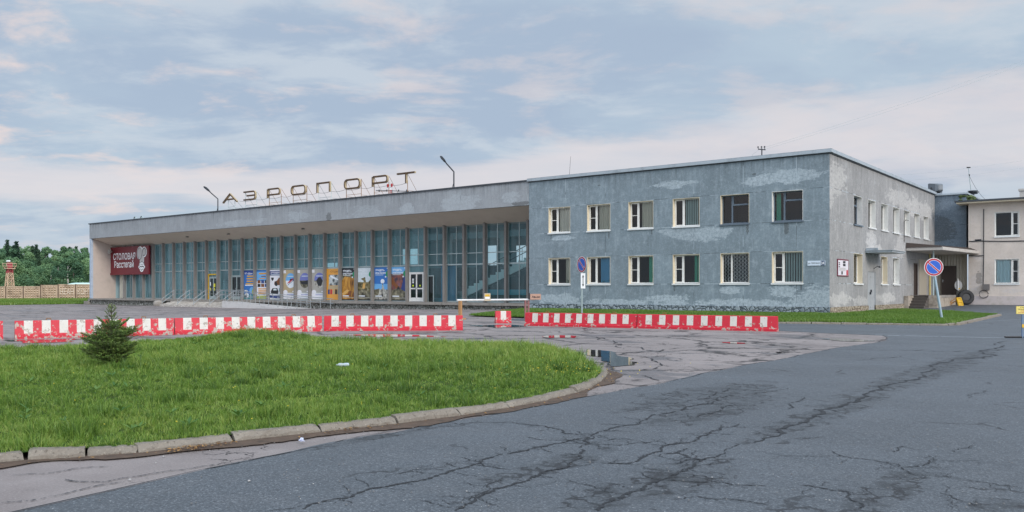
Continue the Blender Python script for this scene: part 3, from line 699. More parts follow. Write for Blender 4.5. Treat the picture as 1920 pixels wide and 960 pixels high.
def blades(name, P, z0, h, w, tint, mat, seed, lean=.45, az=None):
    r = np.random.default_rng(seed); n = len(P); an = r.random(n)*2*np.pi if az is None else az+r.normal(0, .5, n); ln = (r.random(n)**1.3)*lean*h*1.6
    dx, dy = np.cos(an), np.sin(an); wa = r.random(n)*2*np.pi; wx, wy = np.cos(wa)*w/2, np.sin(wa)*w/2
    V = np.zeros((n, 5, 3), np.float32)
    V[:, 0] = np.c_[P[:, 0]-wx, P[:, 1]-wy, z0]; V[:, 1] = np.c_[P[:, 0]+wx, P[:, 1]+wy, z0]
    mx, my, mz = P[:, 0]+dx*ln*.32, P[:, 1]+dy*ln*.32, z0+h*.58
    V[:, 2] = np.c_[mx+wx*.8, my+wy*.8, mz]; V[:, 3] = np.c_[mx-wx*.8, my-wy*.8, mz]
    V[:, 4] = np.c_[P[:, 0]+dx*ln, P[:, 1]+dy*ln, z0+h*np.sqrt(np.maximum(.25, 1-(ln/(h*1.6+1e-6))**2))]
    b = (np.arange(n)*5)[:, None]
    loops = np.concatenate([b+np.array([[0, 1, 2, 3]]), b+np.array([[3, 2, 4]])], axis=1).ravel()
    st = (np.arange(n)*7)[:, None]+np.array([[0, 4]]); tot = np.tile([4, 3], n)
    me = bpy.data.meshes.new(name); me.vertices.add(n*5); me.loops.add(n*7); me.polygons.add(n*2)
    me.vertices.foreach_set('co', V.ravel()); me.loops.foreach_set('vertex_index', loops.astype(np.int32))
    me.polygons.foreach_set('loop_start', st.ravel().astype(np.int32)); me.polygons.foreach_set('loop_total', tot.astype(np.int32))
    me.update(calc_edges=True)
    at_ = me.attributes.new('tint', 'FLOAT', 'FACE'); at_.data.foreach_set('value', np.repeat(tint, 2).astype(np.float32))
    me.materials.append(mat); o = bpy.data.objects.new(name, me); COL.objects.link(o); o['kind'] = 'stuff'; return o
def scatter(poly, rho0, d0, pw, seed):
    r = np.random.default_rng(seed); A = np.array(poly); lo = A.min(0); hi = A.max(0); n = int((hi-lo).prod()*rho0*1.0)
    out = []
    while n > 0:
        k = min(n, 400000); P = lo+(hi-lo)*r.random((k, 2)); n -= k
        ok, dep = cull(P); P = P[ok]; dep = dep[ok]
        keep = r.random(len(P)) < np.minimum(1, (d0/np.maximum(dep, .1))**pw); P = P[keep]
        out.append(P[in_poly(P, poly)])
    return np.concatenate(out)
CT = scatter(isl_in, 620, 7.5, 1.35, 21)                               # tufts: every tuft is a fan of blades round its own centre
def near(u, v, r): q = np.array([tuple(on_ground(u, v, .1))[:2]]); return np.exp(-((CT-q)**2).sum(1)/r**2)
dep = (CT-np.array([CAM.x, CAM.y]))@np.array([FW.x, FW.y])
ed = edge_dist(CT, [(p.x, p.y) for p in kps])
big = sn1(CT, .45); med = sn2(CT, 1.5); fin = sn3(CT, 5.0)
far_t = np.clip((dep-11)/5, 0, 1)*np.clip((CT[:, 0]+4)/5, .25, 1)
mound = np.exp(-((CT[:, 0]+5.2)**2+(CT[:, 1]+31.7)**2)/1.6)
tall = np.clip((med*fin-.40)*6, 0, 1)+near(340, 745, .33)+.8*near(235, 660, .5)+.7*near(105, 680, .2)+.6*near(800, 640, .4)+.6*near(60, 640, .5)
for k in range(26): q = CT[RNG.integers(len(CT))]; tall = tall+.8*np.exp(-((CT-q)**2).sum(1)/RNG.uniform(.10, .30)**2)
tall = np.clip(tall, 0, 1)
ch = (.030+.022*big+.020*fin+.066*far_t+.080*tall)*np.clip(.6+ed*2.2, .6, 1)*RNG.uniform(.55, 1.35, len(CT))+mound*.16
ctint = np.clip(.46+.32*(big-.5)+.22*(med-.5)+.18*far_t-.34*tall+RNG.normal(0, .20, len(CT)), 0, 1)
nb = RNG.integers(6, 12, len(CT)); ix = np.repeat(np.arange(len(CT)), nb); n = len(ix)
an = RNG.random(n)*2*np.pi; rad = RNG.random(n)**.7*np.maximum(.022, dep[ix]*.0022)*(1+.8*tall[ix])
GP = CT[ix]+np.c_[np.cos(an), np.sin(an)]*rad[:, None]; ok = in_poly(GP, offset_in([(p.x, p.y) for p in kps]+[(p.x, p.y) for p in smooth_path(ISL[14:23], 2)]+ISL[23:], .045)); GP, ix, an = GP[ok], ix[ok], an[ok]; n = len(ix)
h = ch[ix]*RNG.uniform(.55, 1.3, n); tint = np.clip(ctint[ix]+RNG.normal(0, .13, n), 0, 1)
dry = RNG.random(n) < np.where(ed[ix] < .12, .24, .055); tint = np.where(dry, 1, tint)
w = np.maximum(.0040, dep[ix]*.00052)*RNG.uniform(.7, 1.4, n)
tag(blades('grass', GP, np.full(n, .062), h, w, tint, M['blade'], 5, .95, an), 'short green grass covering the traffic island', 'grass')
G2 = scatter(LAWN2, 420, 40, 1, 22); e2 = sn1(G2, .5)
tag(blades('grass', G2, np.full(len(G2), .05), .06+.05*e2+.08*RNG.random(len(G2))*sn2(G2, 1.3), np.full(len(G2), .028), np.clip(.25+.5*e2+RNG.normal(0, .15, len(G2)), 0, 1), M['blade_far'], 6), 'grass strip along the plinth of the grey office block', 'grass')
G3 = scatter(FAR, 30, 100, 1, 23); e3 = sn1(G3, .1)
tag(blades('grass', G3, np.full(len(G3), -.25), .15+.25*e3*RNG.random(len(G3)), np.full(len(G3), .10), np.clip(.35+.6*e3+RNG.normal(0, .15, len(G3)), 0, 1), M['blade_far'], 7), 'rough grass in front of the concrete panel fence', 'grass')
# broad-leaved weeds and small yellow flowers
wm = MB(); rw = random.Random(8); n_w = 0; wt = []
while n_w < 110:
    p = GP[rw.randrange(len(GP))]; n_w += 1; k = rw.randrange(5, 9); s = rw.uniform(.05, .10)
    for j in range(k):
        an = 2*math.pi*(j+rw.random()*.6)/k; up = rw.uniform(.3, .9); dx, dy = math.cos(an), math.sin(an)
        b = Vector((p[0], p[1], .12)); mid = b+Vector((dx, dy, up))*s*.6; tip = b+Vector((dx, dy, up*.8))*s*1.25; sd = Vector((-dy, dx, 0))*s*.22
        wm.add([b, mid+sd, tip, mid-sd], [(0, 1, 2, 3)]); wt.append(rw.random())
wo_ = wm.build('weeds', M['weed'], recalc=False); tag(wo_, 'broad-leaved weeds dotted through the island grass', 'weeds', kind='stuff')
ta = wo_.data.attributes.new('tint', 'FLOAT', 'FACE'); ta.data.foreach_set('value', wt)
fm = MB(); fc = on_ground(1065, 690, .2)
for k in range(150):
    if k < 60: p = (fc.x+rw.gauss(0, .5), fc.y+rw.gauss(0, .6))
    else: p = GP[rw.randrange(len(GP))]
    z = rw.uniform(.17, .22) if k < 60 else rw.uniform(.14, .19); s = rw.uniform(.006, .011)
    fm.lathe([(0.0005, z), (s, z+.004), (0.0005, z+.008)], (p[0], p[1], 0), n=5)
tag(fm.build('flowers', M['petal'], recalc=False), 'tiny yellow flowers scattered in the island grass', 'flowers', kind='stuff')
# gutter dirt and dry leaves against the kerb
dm = MB(); P = resample(kps, .09); rd = random.Random(3)
for i in range(1, len(P)-1):
    t = (P[i+1]-P[i]).normalized(); n = Vector((t.y, -t.x)); t2 = (P[min(i+2, len(P)-1)]-P[i+1]); t2 = t2.normalized() if t2.length else t; n2 = Vector((t2.y, -t2.x))
    w0 = .13+.22*mnoise.noise(Vector((P[i].x*1.3, P[i].y*1.3, 0)))+.05*mnoise.noise(Vector((P[i].x*9, P[i].y*9, 3))); w1 = .13+.22*mnoise.noise(Vector((P[i+1].x*1.3, P[i+1].y*1.3, 0)))+.05*mnoise.noise(Vector((P[i+1].x*9, P[i+1].y*9, 3)))
    a, b = P[i]-n*.02, P[i+1]-n2*.02; c, d = P[i+1]+n2*max(.03, w1), P[i]+n*max(.03, w0)
    dm.add([(a.x, a.y, .024), (b.x, b.y, .024), (c.x, c.y, .0125), (d.x, d.y, .0125)], [(0, 1, 2, 3)])
tag(dm.build('gutter_dirt', M['dirt'], recalc=False), 'brown grit washed along the island kerb', 'dirt', kind='stuff')
lf = MB()
for k in range(420):
    i = rd.randrange(1, len(P)-1); t = (P[i+1]-P[i]).normalized(); n = Vector((t.y, -t.x))
    cl = on_ground(640, 812); 
    if k < 170: q = Vector(rd.choice([wpt(385, 843), wpt(410, 840), wpt(360, 846), wpt(640, 811), wpt(660, 808), wpt(330, 850)]))+Vector((rd.gauss(0, .05), rd.gauss(0, .10)))
    else: q = P[i]+n*rd.uniform(.02, .16)
    s = rd.uniform(.008, .022); an = rd.uniform(0, 6.28); dx, dy = math.cos(an)*s, math.sin(an)*s; z = .026+rd.uniform(0, .012)
    lf.add([(q.x-dx, q.y-dy, z), (q.x+dy*.5, q.y-dx*.5, z+s*rd.uniform(0, .5)), (q.x+dx, q.y+dy, z+.004), (q.x-dy*.5, q.y+dx*.5, z+s*rd.uniform(0, .5))], [(0, 1, 2, 3)], rd.choice((0, 0, 1)))
pb = MB(); rp = random.Random(31)
for k in range(900):
    u, v = (rp.uniform(100, 1900), rp.uniform(650, 955)) if k < 380 else (rp.uniform(1120, 1500), rp.uniform(640, 730)) if k < 600 else (None, None)
    if u is None: i = rp.randrange(1, len(P)-1); t = (P[i+1]-P[i]).normalized(); q = P[i]+Vector((t.y, -t.x))*abs(rp.gauss(.10, .16)); x, y = q.x, q.y
    else:
        x, y = wpt(u, v)
        if x < 8.5 and in_poly(np.array([[x, y]]), isl_in)[0]: continue
    s = rp.uniform(.003, .0075)*(1.5 if rp.random() < .05 else 1); z = .007 if u is None or x < 8.4 else .009
    pb.lathe([(.0005, z), (s, z+s*.3), (s*.6, z+s*.9), (.0005, z+s)], (x, y, 0), n=5, m=rp.choice((0, 0, 0, 0, 1)))
tag(pb.build('gravel', [plain('grit_grey', (.16, .155, .15), .9, .4, 40), plain('grit_pale', (.34, .33, .32), .9, .3, 40)], recalc=False), 'loose grit scattered over the asphalt', 'grit', kind='stuff')
tag(lf.build('fallen_leaves', [M['leaf_dry'], M['straw']], recalc=False), 'dry brown leaves gathered in the gutter by the kerb', 'leaves', kind='stuff')
M['roof_felt'] = plain('roof_felt', lin('#4a423e'), .95, .25, 5, 0, .1)
M['stair_grey'] = plain('stair_tread', (.30, .32, .31), .7, .1, 3); M['stair_shade'] = plain('stair_shade', (.045, .055, .06), .8, .2, 1.5); M['canopy_paint'] = plain('canopy_paint', lin('#b7b1aa'), .7, .1, 2, dirt=lin('#8c857d'), dscale=2, damt=.5); M['landing_wall'] = plain('landing_render', lin('#a3988a'), .9, .2, 3, bump=.4, dirt=lin('#5f5448'), dscale=2.2, damt=.75); M['curtain_grey'] = plain('curtain_grey', lin('#62615d'), .9, .12, 3); M['curtain_blue'] = plain('curtain_blue', lin('#c9e0e4'), .9, .05, 3)
# ------------------------------------------------------------------ walls with real openings
def wall_grid(mb, fn, a0, a1, z0, z1, holes, d=0.0, m=0):
    xs = sorted({a0, a1, *[h[0] for h in holes], *[h[1] for h in holes]}); zs = sorted({z0, z1, *[h[2] for h in holes], *[h[3] for h in holes]})
    for i in range(len(xs)-1):
        for j in range(len(zs)-1):
            cx, cz = (xs[i]+xs[i+1])/2, (zs[j]+zs[j+1])/2
            if any(h[0] < cx < h[1] and h[2] < cz < h[3] for h in holes): continue
            mb.quad(fn(xs[i], d, zs[j]), fn(xs[i+1], d, zs[j]), fn(xs[i+1], d, zs[j+1]), fn(xs[i], d, zs[j+1]), m)
def window(parent, fn, a0, a1, z0, z1, style, lining, seed=0, rd=.28, flip=False, sillm='sill'):
    """opening a0..a1 x z0..z1; lining, frame, sill, pane and what hangs behind"""
    r = random.Random(seed); t = .02
    m = MB()
    m.box(a0, a0+t, -.004, rd+.08, z0, z1, 0, fn); m.box(a1-t, a1, -.004, rd+.08, z0, z1, 0, fn)
    m.box(a0+t, a1-t, -.004, rd+.08, z1-t, z1, 0, fn); m.box(a0+t, a1-t, .0, rd+.08, z0, z0+t, 0, fn)
    w = m.build('window', M[lining], parent)
    fr = 'grey_frame' if style.get('grey') else 'white_pvc'
    A0, A1, Z0, Z1 = a0+t, a1-t, z0+.05, z1-t; f = .055; d0, d1 = rd-.06, rd
    m = MB()
    def bar(x0, x1, q0, q1, e=0): m.box(x0, x1, d0-e, d1, q0, q1, 0, fn)
    bar(A0, A0+f, Z0, Z1); bar(A1-f, A1, Z0, Z1); bar(A0+f, A1-f, Z1-f, Z1, .002); bar(A0+f, A1-f, Z0, Z0+f, .002)
    mu = style.get('mull', .34)
    if mu:
        x = A0+(A1-A0)*(1-mu if flip else mu); bar(x-.045, x+.045, Z0+f, Z1-f, .004)
        lo_, hi_ = (x+.045, A1-f) if flip else (A0+f, x-.045)
        if style.get('casement', True):
            bar(lo_, lo_+.04, Z0+f, Z1-f, .012); bar(hi_-.04, hi_, Z0+f, Z1-f, .012); bar(lo_+.04, hi_-.04, Z1-f-.04, Z1-f, .013); bar(lo_+.04, hi_-.04, Z0+f, Z0+f+.04, .013)
            if style.get('cross', True): bar(lo_+.04, hi_-.04, (Z0+Z1)/2-.018, (Z0+Z1)/2+.018, .010)
        if style.get('transom'):
            lo2, hi2 = (A0+f, x-.045) if flip else (x+.045, A1-f); zt = Z0+(Z1-Z0)*style['transom']
            bar(lo2, hi2, zt-.045, zt+.045, .010); bar(lo2, lo2+.04, zt+.045, Z1-f, .012)
    m.build('window_frame', M[fr], w)
    m = MB(); m.quad(fn(A0+f, d1-.02, Z0+f), fn(A1-f, d1-.02, Z0+f), fn(A1-f, d1-.02, Z1-f), fn(A0+f, d1-.02, Z1-f)); m.build('window_pane', M['glass'], w, recalc=False)
    m = MB(); m.prism([(0, 0)], 0, 0) if False else None
    m.box(a0-.04, a1+.04, -.07, d0, z0-.012, z0+.035, 0, fn); m.box(a0-.04, a1+.04, -.07, -.055, z0-.05, z0-.012, 0, fn); m.build('window_sill', M[sillm], w)
    b = style.get('blind')
    if b:
        m = MB(); mode, mat, s0, s1 = b; x0, x1 = A0+f+(A1-A0-2*f)*s0, A0+f+(A1-A0-2*f)*s1; db = d1+.10
        if mode == 'slats':
            k = max(2, int((x1-x0)/.135)); 
            for i in range(k):
                xa = x0+(x1-x0)*i/k; ww = (x1-x0)/k; tw = r.uniform(.02, .06)
                m.quad(fn(xa, db, Z0+.06), fn(xa+ww*style.get('open', .86), db+tw, Z0+.06), fn(xa+ww*style.get('open', .86), db+tw, Z1-.03), fn(xa, db, Z1-.03))
        elif mode == 'curtain':
            k = max(6, int((x1-x0)/.035)); pr = None
            for i in range(k+1):
                xa = x0+(x1-x0)*i/k; dd = db+.035*math.sin(i*1.15+seed)+.015*math.sin(i*.47+seed*2)
                if pr: m.quad(fn(pr[0], pr[1], Z0+.04), fn(xa, dd, Z0+.04), fn(xa, dd, Z1-.02), fn(pr[0], pr[1], Z1-.02))
                pr = (xa, dd)
        elif mode == 'grille':
            for i in range(9):
                xa = x0+(x1-x0)*(i+.5)/9; m.box(xa-.009, xa+.009, db-.05, db-.03, Z0, Z1, 0, fn)
            nn = 7
            for i in range(nn):
                for j in range(nn+1):
                    xa, xb = x0+(x1-x0)*i/nn, x0+(x1-x0)*(i+1)/nn; za = Z0+(Z1-Z0)*j/(nn+1); zb = Z0+(Z1-Z0)*(j+1)/(nn+1)
                    m.tube([fn(xa, db-.02, za), fn(xb, db-.02, zb)], .009, 0, 4, cap=False); m.tube([fn(xa, db-.01, zb), fn(xb, db-.01, za)], .009, 0, 4, cap=False)
        m.build('window_grille' if mode == 'grille' else ('blind' if mode == 'slats' else 'curtain'), M[mat], w, recalc=False)
    if style.get('plant'):
        m = MB()
        for k in range(60):
            xa = A0+(A1-A0)*r.uniform(*style['plant']); zz = Z0+.06+abs(r.gauss(0, .09)); s = r.uniform(.02, .05)
            m.add([fn(xa+r.uniform(-s, s), d1+.05+r.uniform(-.04, .04), zz+r.uniform(-s, s)) for _ in range(3)], [(0, 1, 2)])
        xa, xb = (A0+(A1-A0)*q for q in style['plant']); m.box(xa, xb, d1+.01, d1+.11, Z0-.02, Z0+.07, 0, fn)
        m.build('window_plant', M['leafy'], w, recalc=False)
    return w

# ------------------------------------------------------------------ grey office block
ZT = 8.71
blk = thing('office_block', 'grey-blue two-storey office block with patchy plaster and a rubble stone plinth', 'building', (-9.85, 12.5, 0))
WX = [-18.104+3.0*i for i in range(6)]; WW = 1.704
FH = [(x, x+WW, 5.02, 6.70) for x in WX]+[(x, x+WW, 1.66, 3.40) for x in WX]
SY = [4.296+2.858*i for i in range(7)]; SW = 1.64
SH = [(y, y+SW, 5.02, 6.70) for y in SY]+[(SY[0], SY[0]+1.72, 1.66, 3.40), (SY[2], SY[2]+1.5, 1.66, 3.40), (SY[3], SY[3]+1.6, 1.66, 3.40)]
DOOR = (7.15, 8.75, .02, 2.42)
E_DOOR = (18.5, 19.5, .96, 3.15)
fF, fS = front(0), side(0)
m = MB()
wall_grid(m, fF, -19.7, 0, .42, ZT-.12, FH); m.build('front_wall', M['front'], blk, recalc=False)
m = MB(); wall_grid(m, fS, 0, 25.1, .40, ZT-.12, SH+[(DOOR[0], DOOR[1], .40, DOOR[3]), E_DOOR]); m.build('side_wall', M['side'], blk, recalc=False)
m = MB(); m.quad((-19.7, 0, -.1), (-19.7, 25.1, -.1), (-19.7, 25.1, ZT-.12), (-19.7, 0, ZT-.12)); m.quad((-19.7, 25.1, -.1), (0, 25.1, -.1), (0, 25.1, ZT-.12), (-19.7, 25.1, ZT-.12)); m.build('rear_wall', M['fascia'], blk, recalc=False)
m = MB(); m.box(-19.68, .04, -.05, .3, -.15, .42); m.build('plinth', M['rubble'], blk)
m = MB(); m.box(-.3, .05, -.045, DOOR[0], -.15, .40); m.box(-.3, .05, DOOR[1], 17.4, -.15, .40); m.build('plinth', M['rubble_beige'], blk)
m = MB(); rz0, rz1 = ZT-.16, ZT+.02
m.box(-19.8, .14, -.14, .22, rz0, rz1); m.box(-.22, .14, .22, 25.15, rz0, rz1); m.box(-19.8, -19.5, .22, 25.15, rz0, rz1)
m.box(-19.79, .13, -.13, .2, rz1, rz1+.02); m.build('roof_coping', M['coping'], blk, bevel=.012)
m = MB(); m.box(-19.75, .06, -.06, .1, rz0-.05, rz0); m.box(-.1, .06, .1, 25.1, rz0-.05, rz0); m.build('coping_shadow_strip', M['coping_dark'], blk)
m = MB(); m.box(-19.5, -.22, .22, 25.0, ZT-.45, ZT-.3); m.build('roof', M['coping_dark'], blk)
# rooms behind the windows
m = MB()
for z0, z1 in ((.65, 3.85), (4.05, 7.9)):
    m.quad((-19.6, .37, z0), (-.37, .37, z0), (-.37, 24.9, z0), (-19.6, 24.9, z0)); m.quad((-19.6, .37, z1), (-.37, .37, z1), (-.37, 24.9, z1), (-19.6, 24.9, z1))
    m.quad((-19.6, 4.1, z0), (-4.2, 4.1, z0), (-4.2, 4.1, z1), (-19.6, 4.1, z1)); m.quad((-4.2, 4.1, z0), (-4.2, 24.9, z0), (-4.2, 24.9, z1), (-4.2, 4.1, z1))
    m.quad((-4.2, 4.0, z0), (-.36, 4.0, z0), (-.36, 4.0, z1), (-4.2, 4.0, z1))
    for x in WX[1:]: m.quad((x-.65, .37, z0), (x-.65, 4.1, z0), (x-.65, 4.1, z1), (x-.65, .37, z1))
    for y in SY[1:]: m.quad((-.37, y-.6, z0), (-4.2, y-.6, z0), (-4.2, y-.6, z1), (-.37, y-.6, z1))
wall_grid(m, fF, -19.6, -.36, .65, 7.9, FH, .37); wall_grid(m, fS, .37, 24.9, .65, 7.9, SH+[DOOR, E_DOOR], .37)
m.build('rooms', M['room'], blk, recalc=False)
U = [dict(mull=.34, blind=('curtain', 'curtain_pale', .36, 1)), dict(mull=.34, blind=('curtain', 'curtain', .36, 1)), dict(mull=.34, blind=('curtain', 'curtain', .42, .92)),
     dict(mull=.36, cross=False, blind=('slats', 'blind_grey', .38, 1), open=.55), dict(mull=.36, cross=False, grey=True, transom=.66, casement=False), dict(mull=.36, cross=False, grey=True, transom=.70, casement=False, blind=('slats', 'blind_green', .03, .19))]
L = [dict(mull=.34, blind=('curtain', 'curtain', .66, 1), plant=(.72, .82)), dict(mull=.34, cross=False, blind=('slats', 'blind_blue', .46, 1), plant=(.5, .98)), dict(mull=.34, blind=('slats', 'blind_green', .74, 1), plant=(.42, .95)),
     dict(mull=.34, blind=('slats', 'blind_green', .74, 1), open=.7, plant=(.5, .75)), dict(mull=.34, cross=False, casement=False, blind=('grille', 'sill', 0, 1)), dict(mull=.34, blind=('slats', 'blind_grey', .36, 1), open=.5)]
for i, x in enumerate(WX):
    window(blk, fF, x, x+WW, 5.02, 6.70, U[i], 'cream_lining' if i < 5 else 'white_pvc', i, sillm='sill' if i < 4 else 'grey_frame')
    window(blk, fF, x, x+WW, 1.66, 3.40, L[i], 'cream_lining', 20+i)
for i, y in enumerate(SY):
    window(blk, fS, y, y+SW, 5.02, 6.70, dict(mull=.5, cross=False, grey=(i == 0), transom=.70 if i == 0 else None, casement=False, blind=('curtain', 'curtain_grey', .1, .9)), 'white_pvc' if i else 'white_paint', 40+i, rd=.34, sillm='grey_frame' if i == 0 else 'sill')
for i, hh in enumerate(SH[7:]):
    window(blk, fS, *hh, dict(mull=.5, cross=False, casement=False, blind=('curtain', 'curtain_grey', .1, .9)), 'cream_lining' if i < 2 else 'white_pvc', 60+i, rd=.34)
# grey steel side door in two leaves with its small canopy
m = MB(); m.box(DOOR[0], DOOR[0]+.62, .05, .11, .02, 2.40, 0, fS); m.box(DOOR[0]+.64, DOOR[1], .05, .11, .02, 2.40, 0, fS); m.box(DOOR[0]-.05, DOOR[1]+.05, .02, .2, 2.40, 2.46, 0, fS); m.box(DOOR[0]-.06, DOOR[0], -.01, .2, 0, 2.46, 0, fS); m.box(DOOR[1], DOOR[1]+.06, -.01, .2, 0, 2.46, 0, fS)
for z in (.3, 1.2, 2.1): m.box(DOOR[0]+.06, DOOR[0]+.56, .035, .05, z-.03, z+.03, 0, fS); m.box(DOOR[0]+.72, DOOR[1]-.08, .035, .05, z-.03, z+.03, 0, fS)
dr = m.build('side_door', plain('grey_door_paint', lin('#a3a6a8'), .5, .06, 3, dirt=lin('#75777a'), dscale=3, damt=.4), blk)
m = MB(); m.box(DOOR[0]+.52, DOOR[0]+.56, -.05, .05, 1.05, 1.2, 0, fS); m.box(DOOR[0]+.70, DOOR[0]+.78, -.02, .05, 1.2, 1.34, 0, fS); m.build('handle', M['darkmetal'], dr)
m = MB(); m.box(DOOR[0]-.6, DOOR[1]+.75, -1.5, -.0, 3.50, 3.60, 0, fS); m.box(DOOR[0]-.65, DOOR[1]+.8, -1.55, -.01, 3.60, 3.64, 0, fS)
m.box(DOOR[0]-.55, DOOR[0]-.45, -.7, -.02, 3.64, 3.78, 0, fS); m.build('door_canopy', [M['coping']], blk, bevel=.01)
m = MB(); m.tube([(.02, 8.3, 2.6), (.25, 8.3, 2.75), (.34, 8.3, 2.72)], .018); m.lathe([(.0, 2.66), (.07, 2.66), (.05, 2.74), (0, 2.76)], (.36, 8.3, 0)); m.build('door_lamp', M['darkmetal'], blk)
# brown entrance door in the side wall at the landing
m = MB(); m.box(E_DOOR[0]+.03, E_DOOR[1]-.03, .05, .12, .97, 3.12, 0, fS); m.box(E_DOOR[0]-.06, E_DOOR[0]+.03, -.02, .15, .97, 3.2, 0, fS); m.box(E_DOOR[1]-.03, E_DOOR[1]+.06, -.02, .15, .97, 3.2, 0, fS); m.box(E_DOOR[0]+.03, E_DOOR[1]-.03, -.02, .15, 3.12, 3.2, 0, fS)
m.build('entrance_door', M['brown_door'], blk)
m = MB(); m.box(19.9, 22.2, -.05, -.0, .97, 3.5, 0, fS); m.box(19.62, 19.68, -.02, -.0, 3.3, 3.36, 0, fS); m.build('wall_panel', M['corr'], blk)
m = MB(); m.tube([(.10, 23.0, .95), (.10, 23.0, 4.0)], .045); m.build('drain_pipe', M['pale_yellow'], blk)
m = MB(); m.tube([(.06, 15.55, 4.5), (.06, 15.55, 5.9), (.16, 15.55, 6.0), (.16, 16.3, 6.02)], .02); m.build('conduit', M['brown_door'], blk)

# ------------------------------------------------------------------ annex with corrugated lower wall, landing, stairs and canopy
anx = thing('service_annex', 'dark blue-grey annex with a water stain above a corrugated wall', 'building', (1.0, 30, 0))
m = MB(); wall_grid(m, front(25.1), 0.0, 2.15, 4.0, 8.50, []); m.quad((2.15, 25.1, 4.0), (2.15, 36, 4.0), (2.15, 36, 8.3), (2.15, 25.1, 8.5)); m.build('upper_wall', M['annex'], anx, recalc=False)
m = MB(); m.box(-.05, 2.25, 24.98, 25.3, 8.46, 8.58); m.box(2.05, 2.27, 25.3, 36, 8.44, 8.56); m.build('roof_coping', M['coping'], anx)
m = MB(); m.box(0, 2.1, 25.3, 36, 8.2, 8.35); m.build('roof', M['coping_dark'], anx)
m = MB(); n = 44; pr = None
for i in range(n+1):
    x = .02+2.2*i/n; yy = 25.02-(.035 if (i//2) % 2 else 0); 
    if pr: m.quad((pr[0], pr[1], .95), (x, yy, .95), (x, yy, 4.25), (pr[0], pr[1], 4.25))
    pr = (x, yy)
m.build('corrugated_wall', M['corr'], anx, recalc=False)
m = MB(); m.box(.50, 1.50, 24.86, 24.99, .96, 3.12); m.build('metal_door', M['brown_door'], anx); 
m = MB(); m.box(.58, .63, 24.80, 24.86, 1.9, 2.1); m.box(.58, .70, 24.79, 24.82, 2.0, 2.03); m.build('door_handle', M['steel'], anx)
m = MB()
rm = random.Random(2)
for k in range(90):
    x, y_ = 2.12+rm.uniform(-.5, .1), 25.1+rm.uniform(0, 2.5); s = rm.uniform(.14, .26); z = 8.15+rm.uniform(-.3, .25)
    m.lathe([(0.001, z-s), (s, z), (0.001, z+s*.7)], (x+.12, y_, 0), n=6)
m.build('moss', M['moss'], anx)
m = MB(); m.slab([(0.02, 17.4), (1.72, 17.4), (1.72, 25.0), (.02, 25.0)], .78, .95); m.build('landing', M['slab'], anx)
m = MB(); m.slab([(1.25, 17.0), (1.80, 17.0), (1.80, 18.2), (1.25, 18.2)], -.1, .94); m.slab([(1.4, 18.2), (1.70, 18.2), (1.70, 24.2), (1.4, 24.2)], -.1, .78); m.slab([(.03, 15.6), (.30, 15.6), (.30, 17.4), (.03, 17.4)], -.1, .93); m.build('landing_wall', M['landing_wall'], anx)
m = MB()
for k in range(5):
    m.slab([(.31, 15.7+.34*k), (1.24, 15.7+.34*k), (1.24, 17.4), (.31, 17.4)], (-.1 if k == 0 else .04+.18*k-.0), .04+.18*(k+1)-.02+.0); m.slab([(.31, 15.66+.34*k), (1.24, 15.66+.34*k), (1.24, 16.06+.34*k), (.31, 16.06+.34*k)], .04+.18*(k+1)-.02, .04+.18*(k+1)+.02)
m.build('steps', M['steps'], anx)
cz = lambda y: 4.18
m = MB(); cx = on_y(1768, 473, 16.2).x
m.slab([(.02, 16.2), (cx, 16.2), (cx+.9, 24.95), (.02, 24.95)], 3.96, 4.18); m.build('entrance_canopy', M['canopy_paint'], anx, bevel=.02)
m = MB(); m.add([(.02, 16.15, 4.18), (cx-.05, 16.15, 4.18), (cx+.85, 24.95, 4.18), (.02, 24.95, 4.18), (.02, 16.3, 4.52), (cx-.6, 16.6, 4.30), (cx+.3, 24.9, 4.42), (.02, 24.9, 4.72)], [(0, 1, 5, 4), (1, 2, 6, 5), (4, 5, 6, 7), (2, 3, 7, 6)]); m.build('canopy_roofing', M['roof_felt'], anx)
m = MB(); m.tube([(1.42, 17.6, .9), (1.42, 17.6, 4.0)], .06); m.build('canopy_post', M['alu'], anx)

# ------------------------------------------------------------------ cream building
crm = thing('cream_building', 'cream two-storey building with a dark eave and wide windows, beyond the annex', 'building', (9, 30, .28))
YC = 24.3; cw = [(4.11, 5.66), (8.3, 9.9), (12.4, 14.0), (16.5, 18.1)]
CH = [(a, b, 5.12, 6.95) for a, b in cw]+[(a, b, 1.74, 3.55) for a, b in cw]
CH[0] = (4.11, 5.66, 5.14, 6.93); 
m = MB(); wall_grid(m, front(YC), 2.42, 22, .86, 7.72, CH); m.quad((2.42, YC, -.1), (2.42, 38, -.1), (2.42, 38, 7.72), (2.42, YC, 7.72)); m.quad((22, YC, -.1), (22, 38, -.1), (22, 38, 7.72), (22, YC, 7.72)); m.build('wall', M['cream'], crm, recalc=False)
m = MB(); m.box(2.38, 22.05, YC-.06, YC+.3, .1, .88); m.build('plinth', plain('cream_plinth', lin('#c4b9b5'), .85, .08, 2, dirt=lin('#8d8a72'), dscale=1.5, damt=.5), crm)
m = MB(); m.box(1.75, 22.7, YC-.75, 38.5, 7.62, 7.72); m.build('soffit', M['cream_lining'], crm)
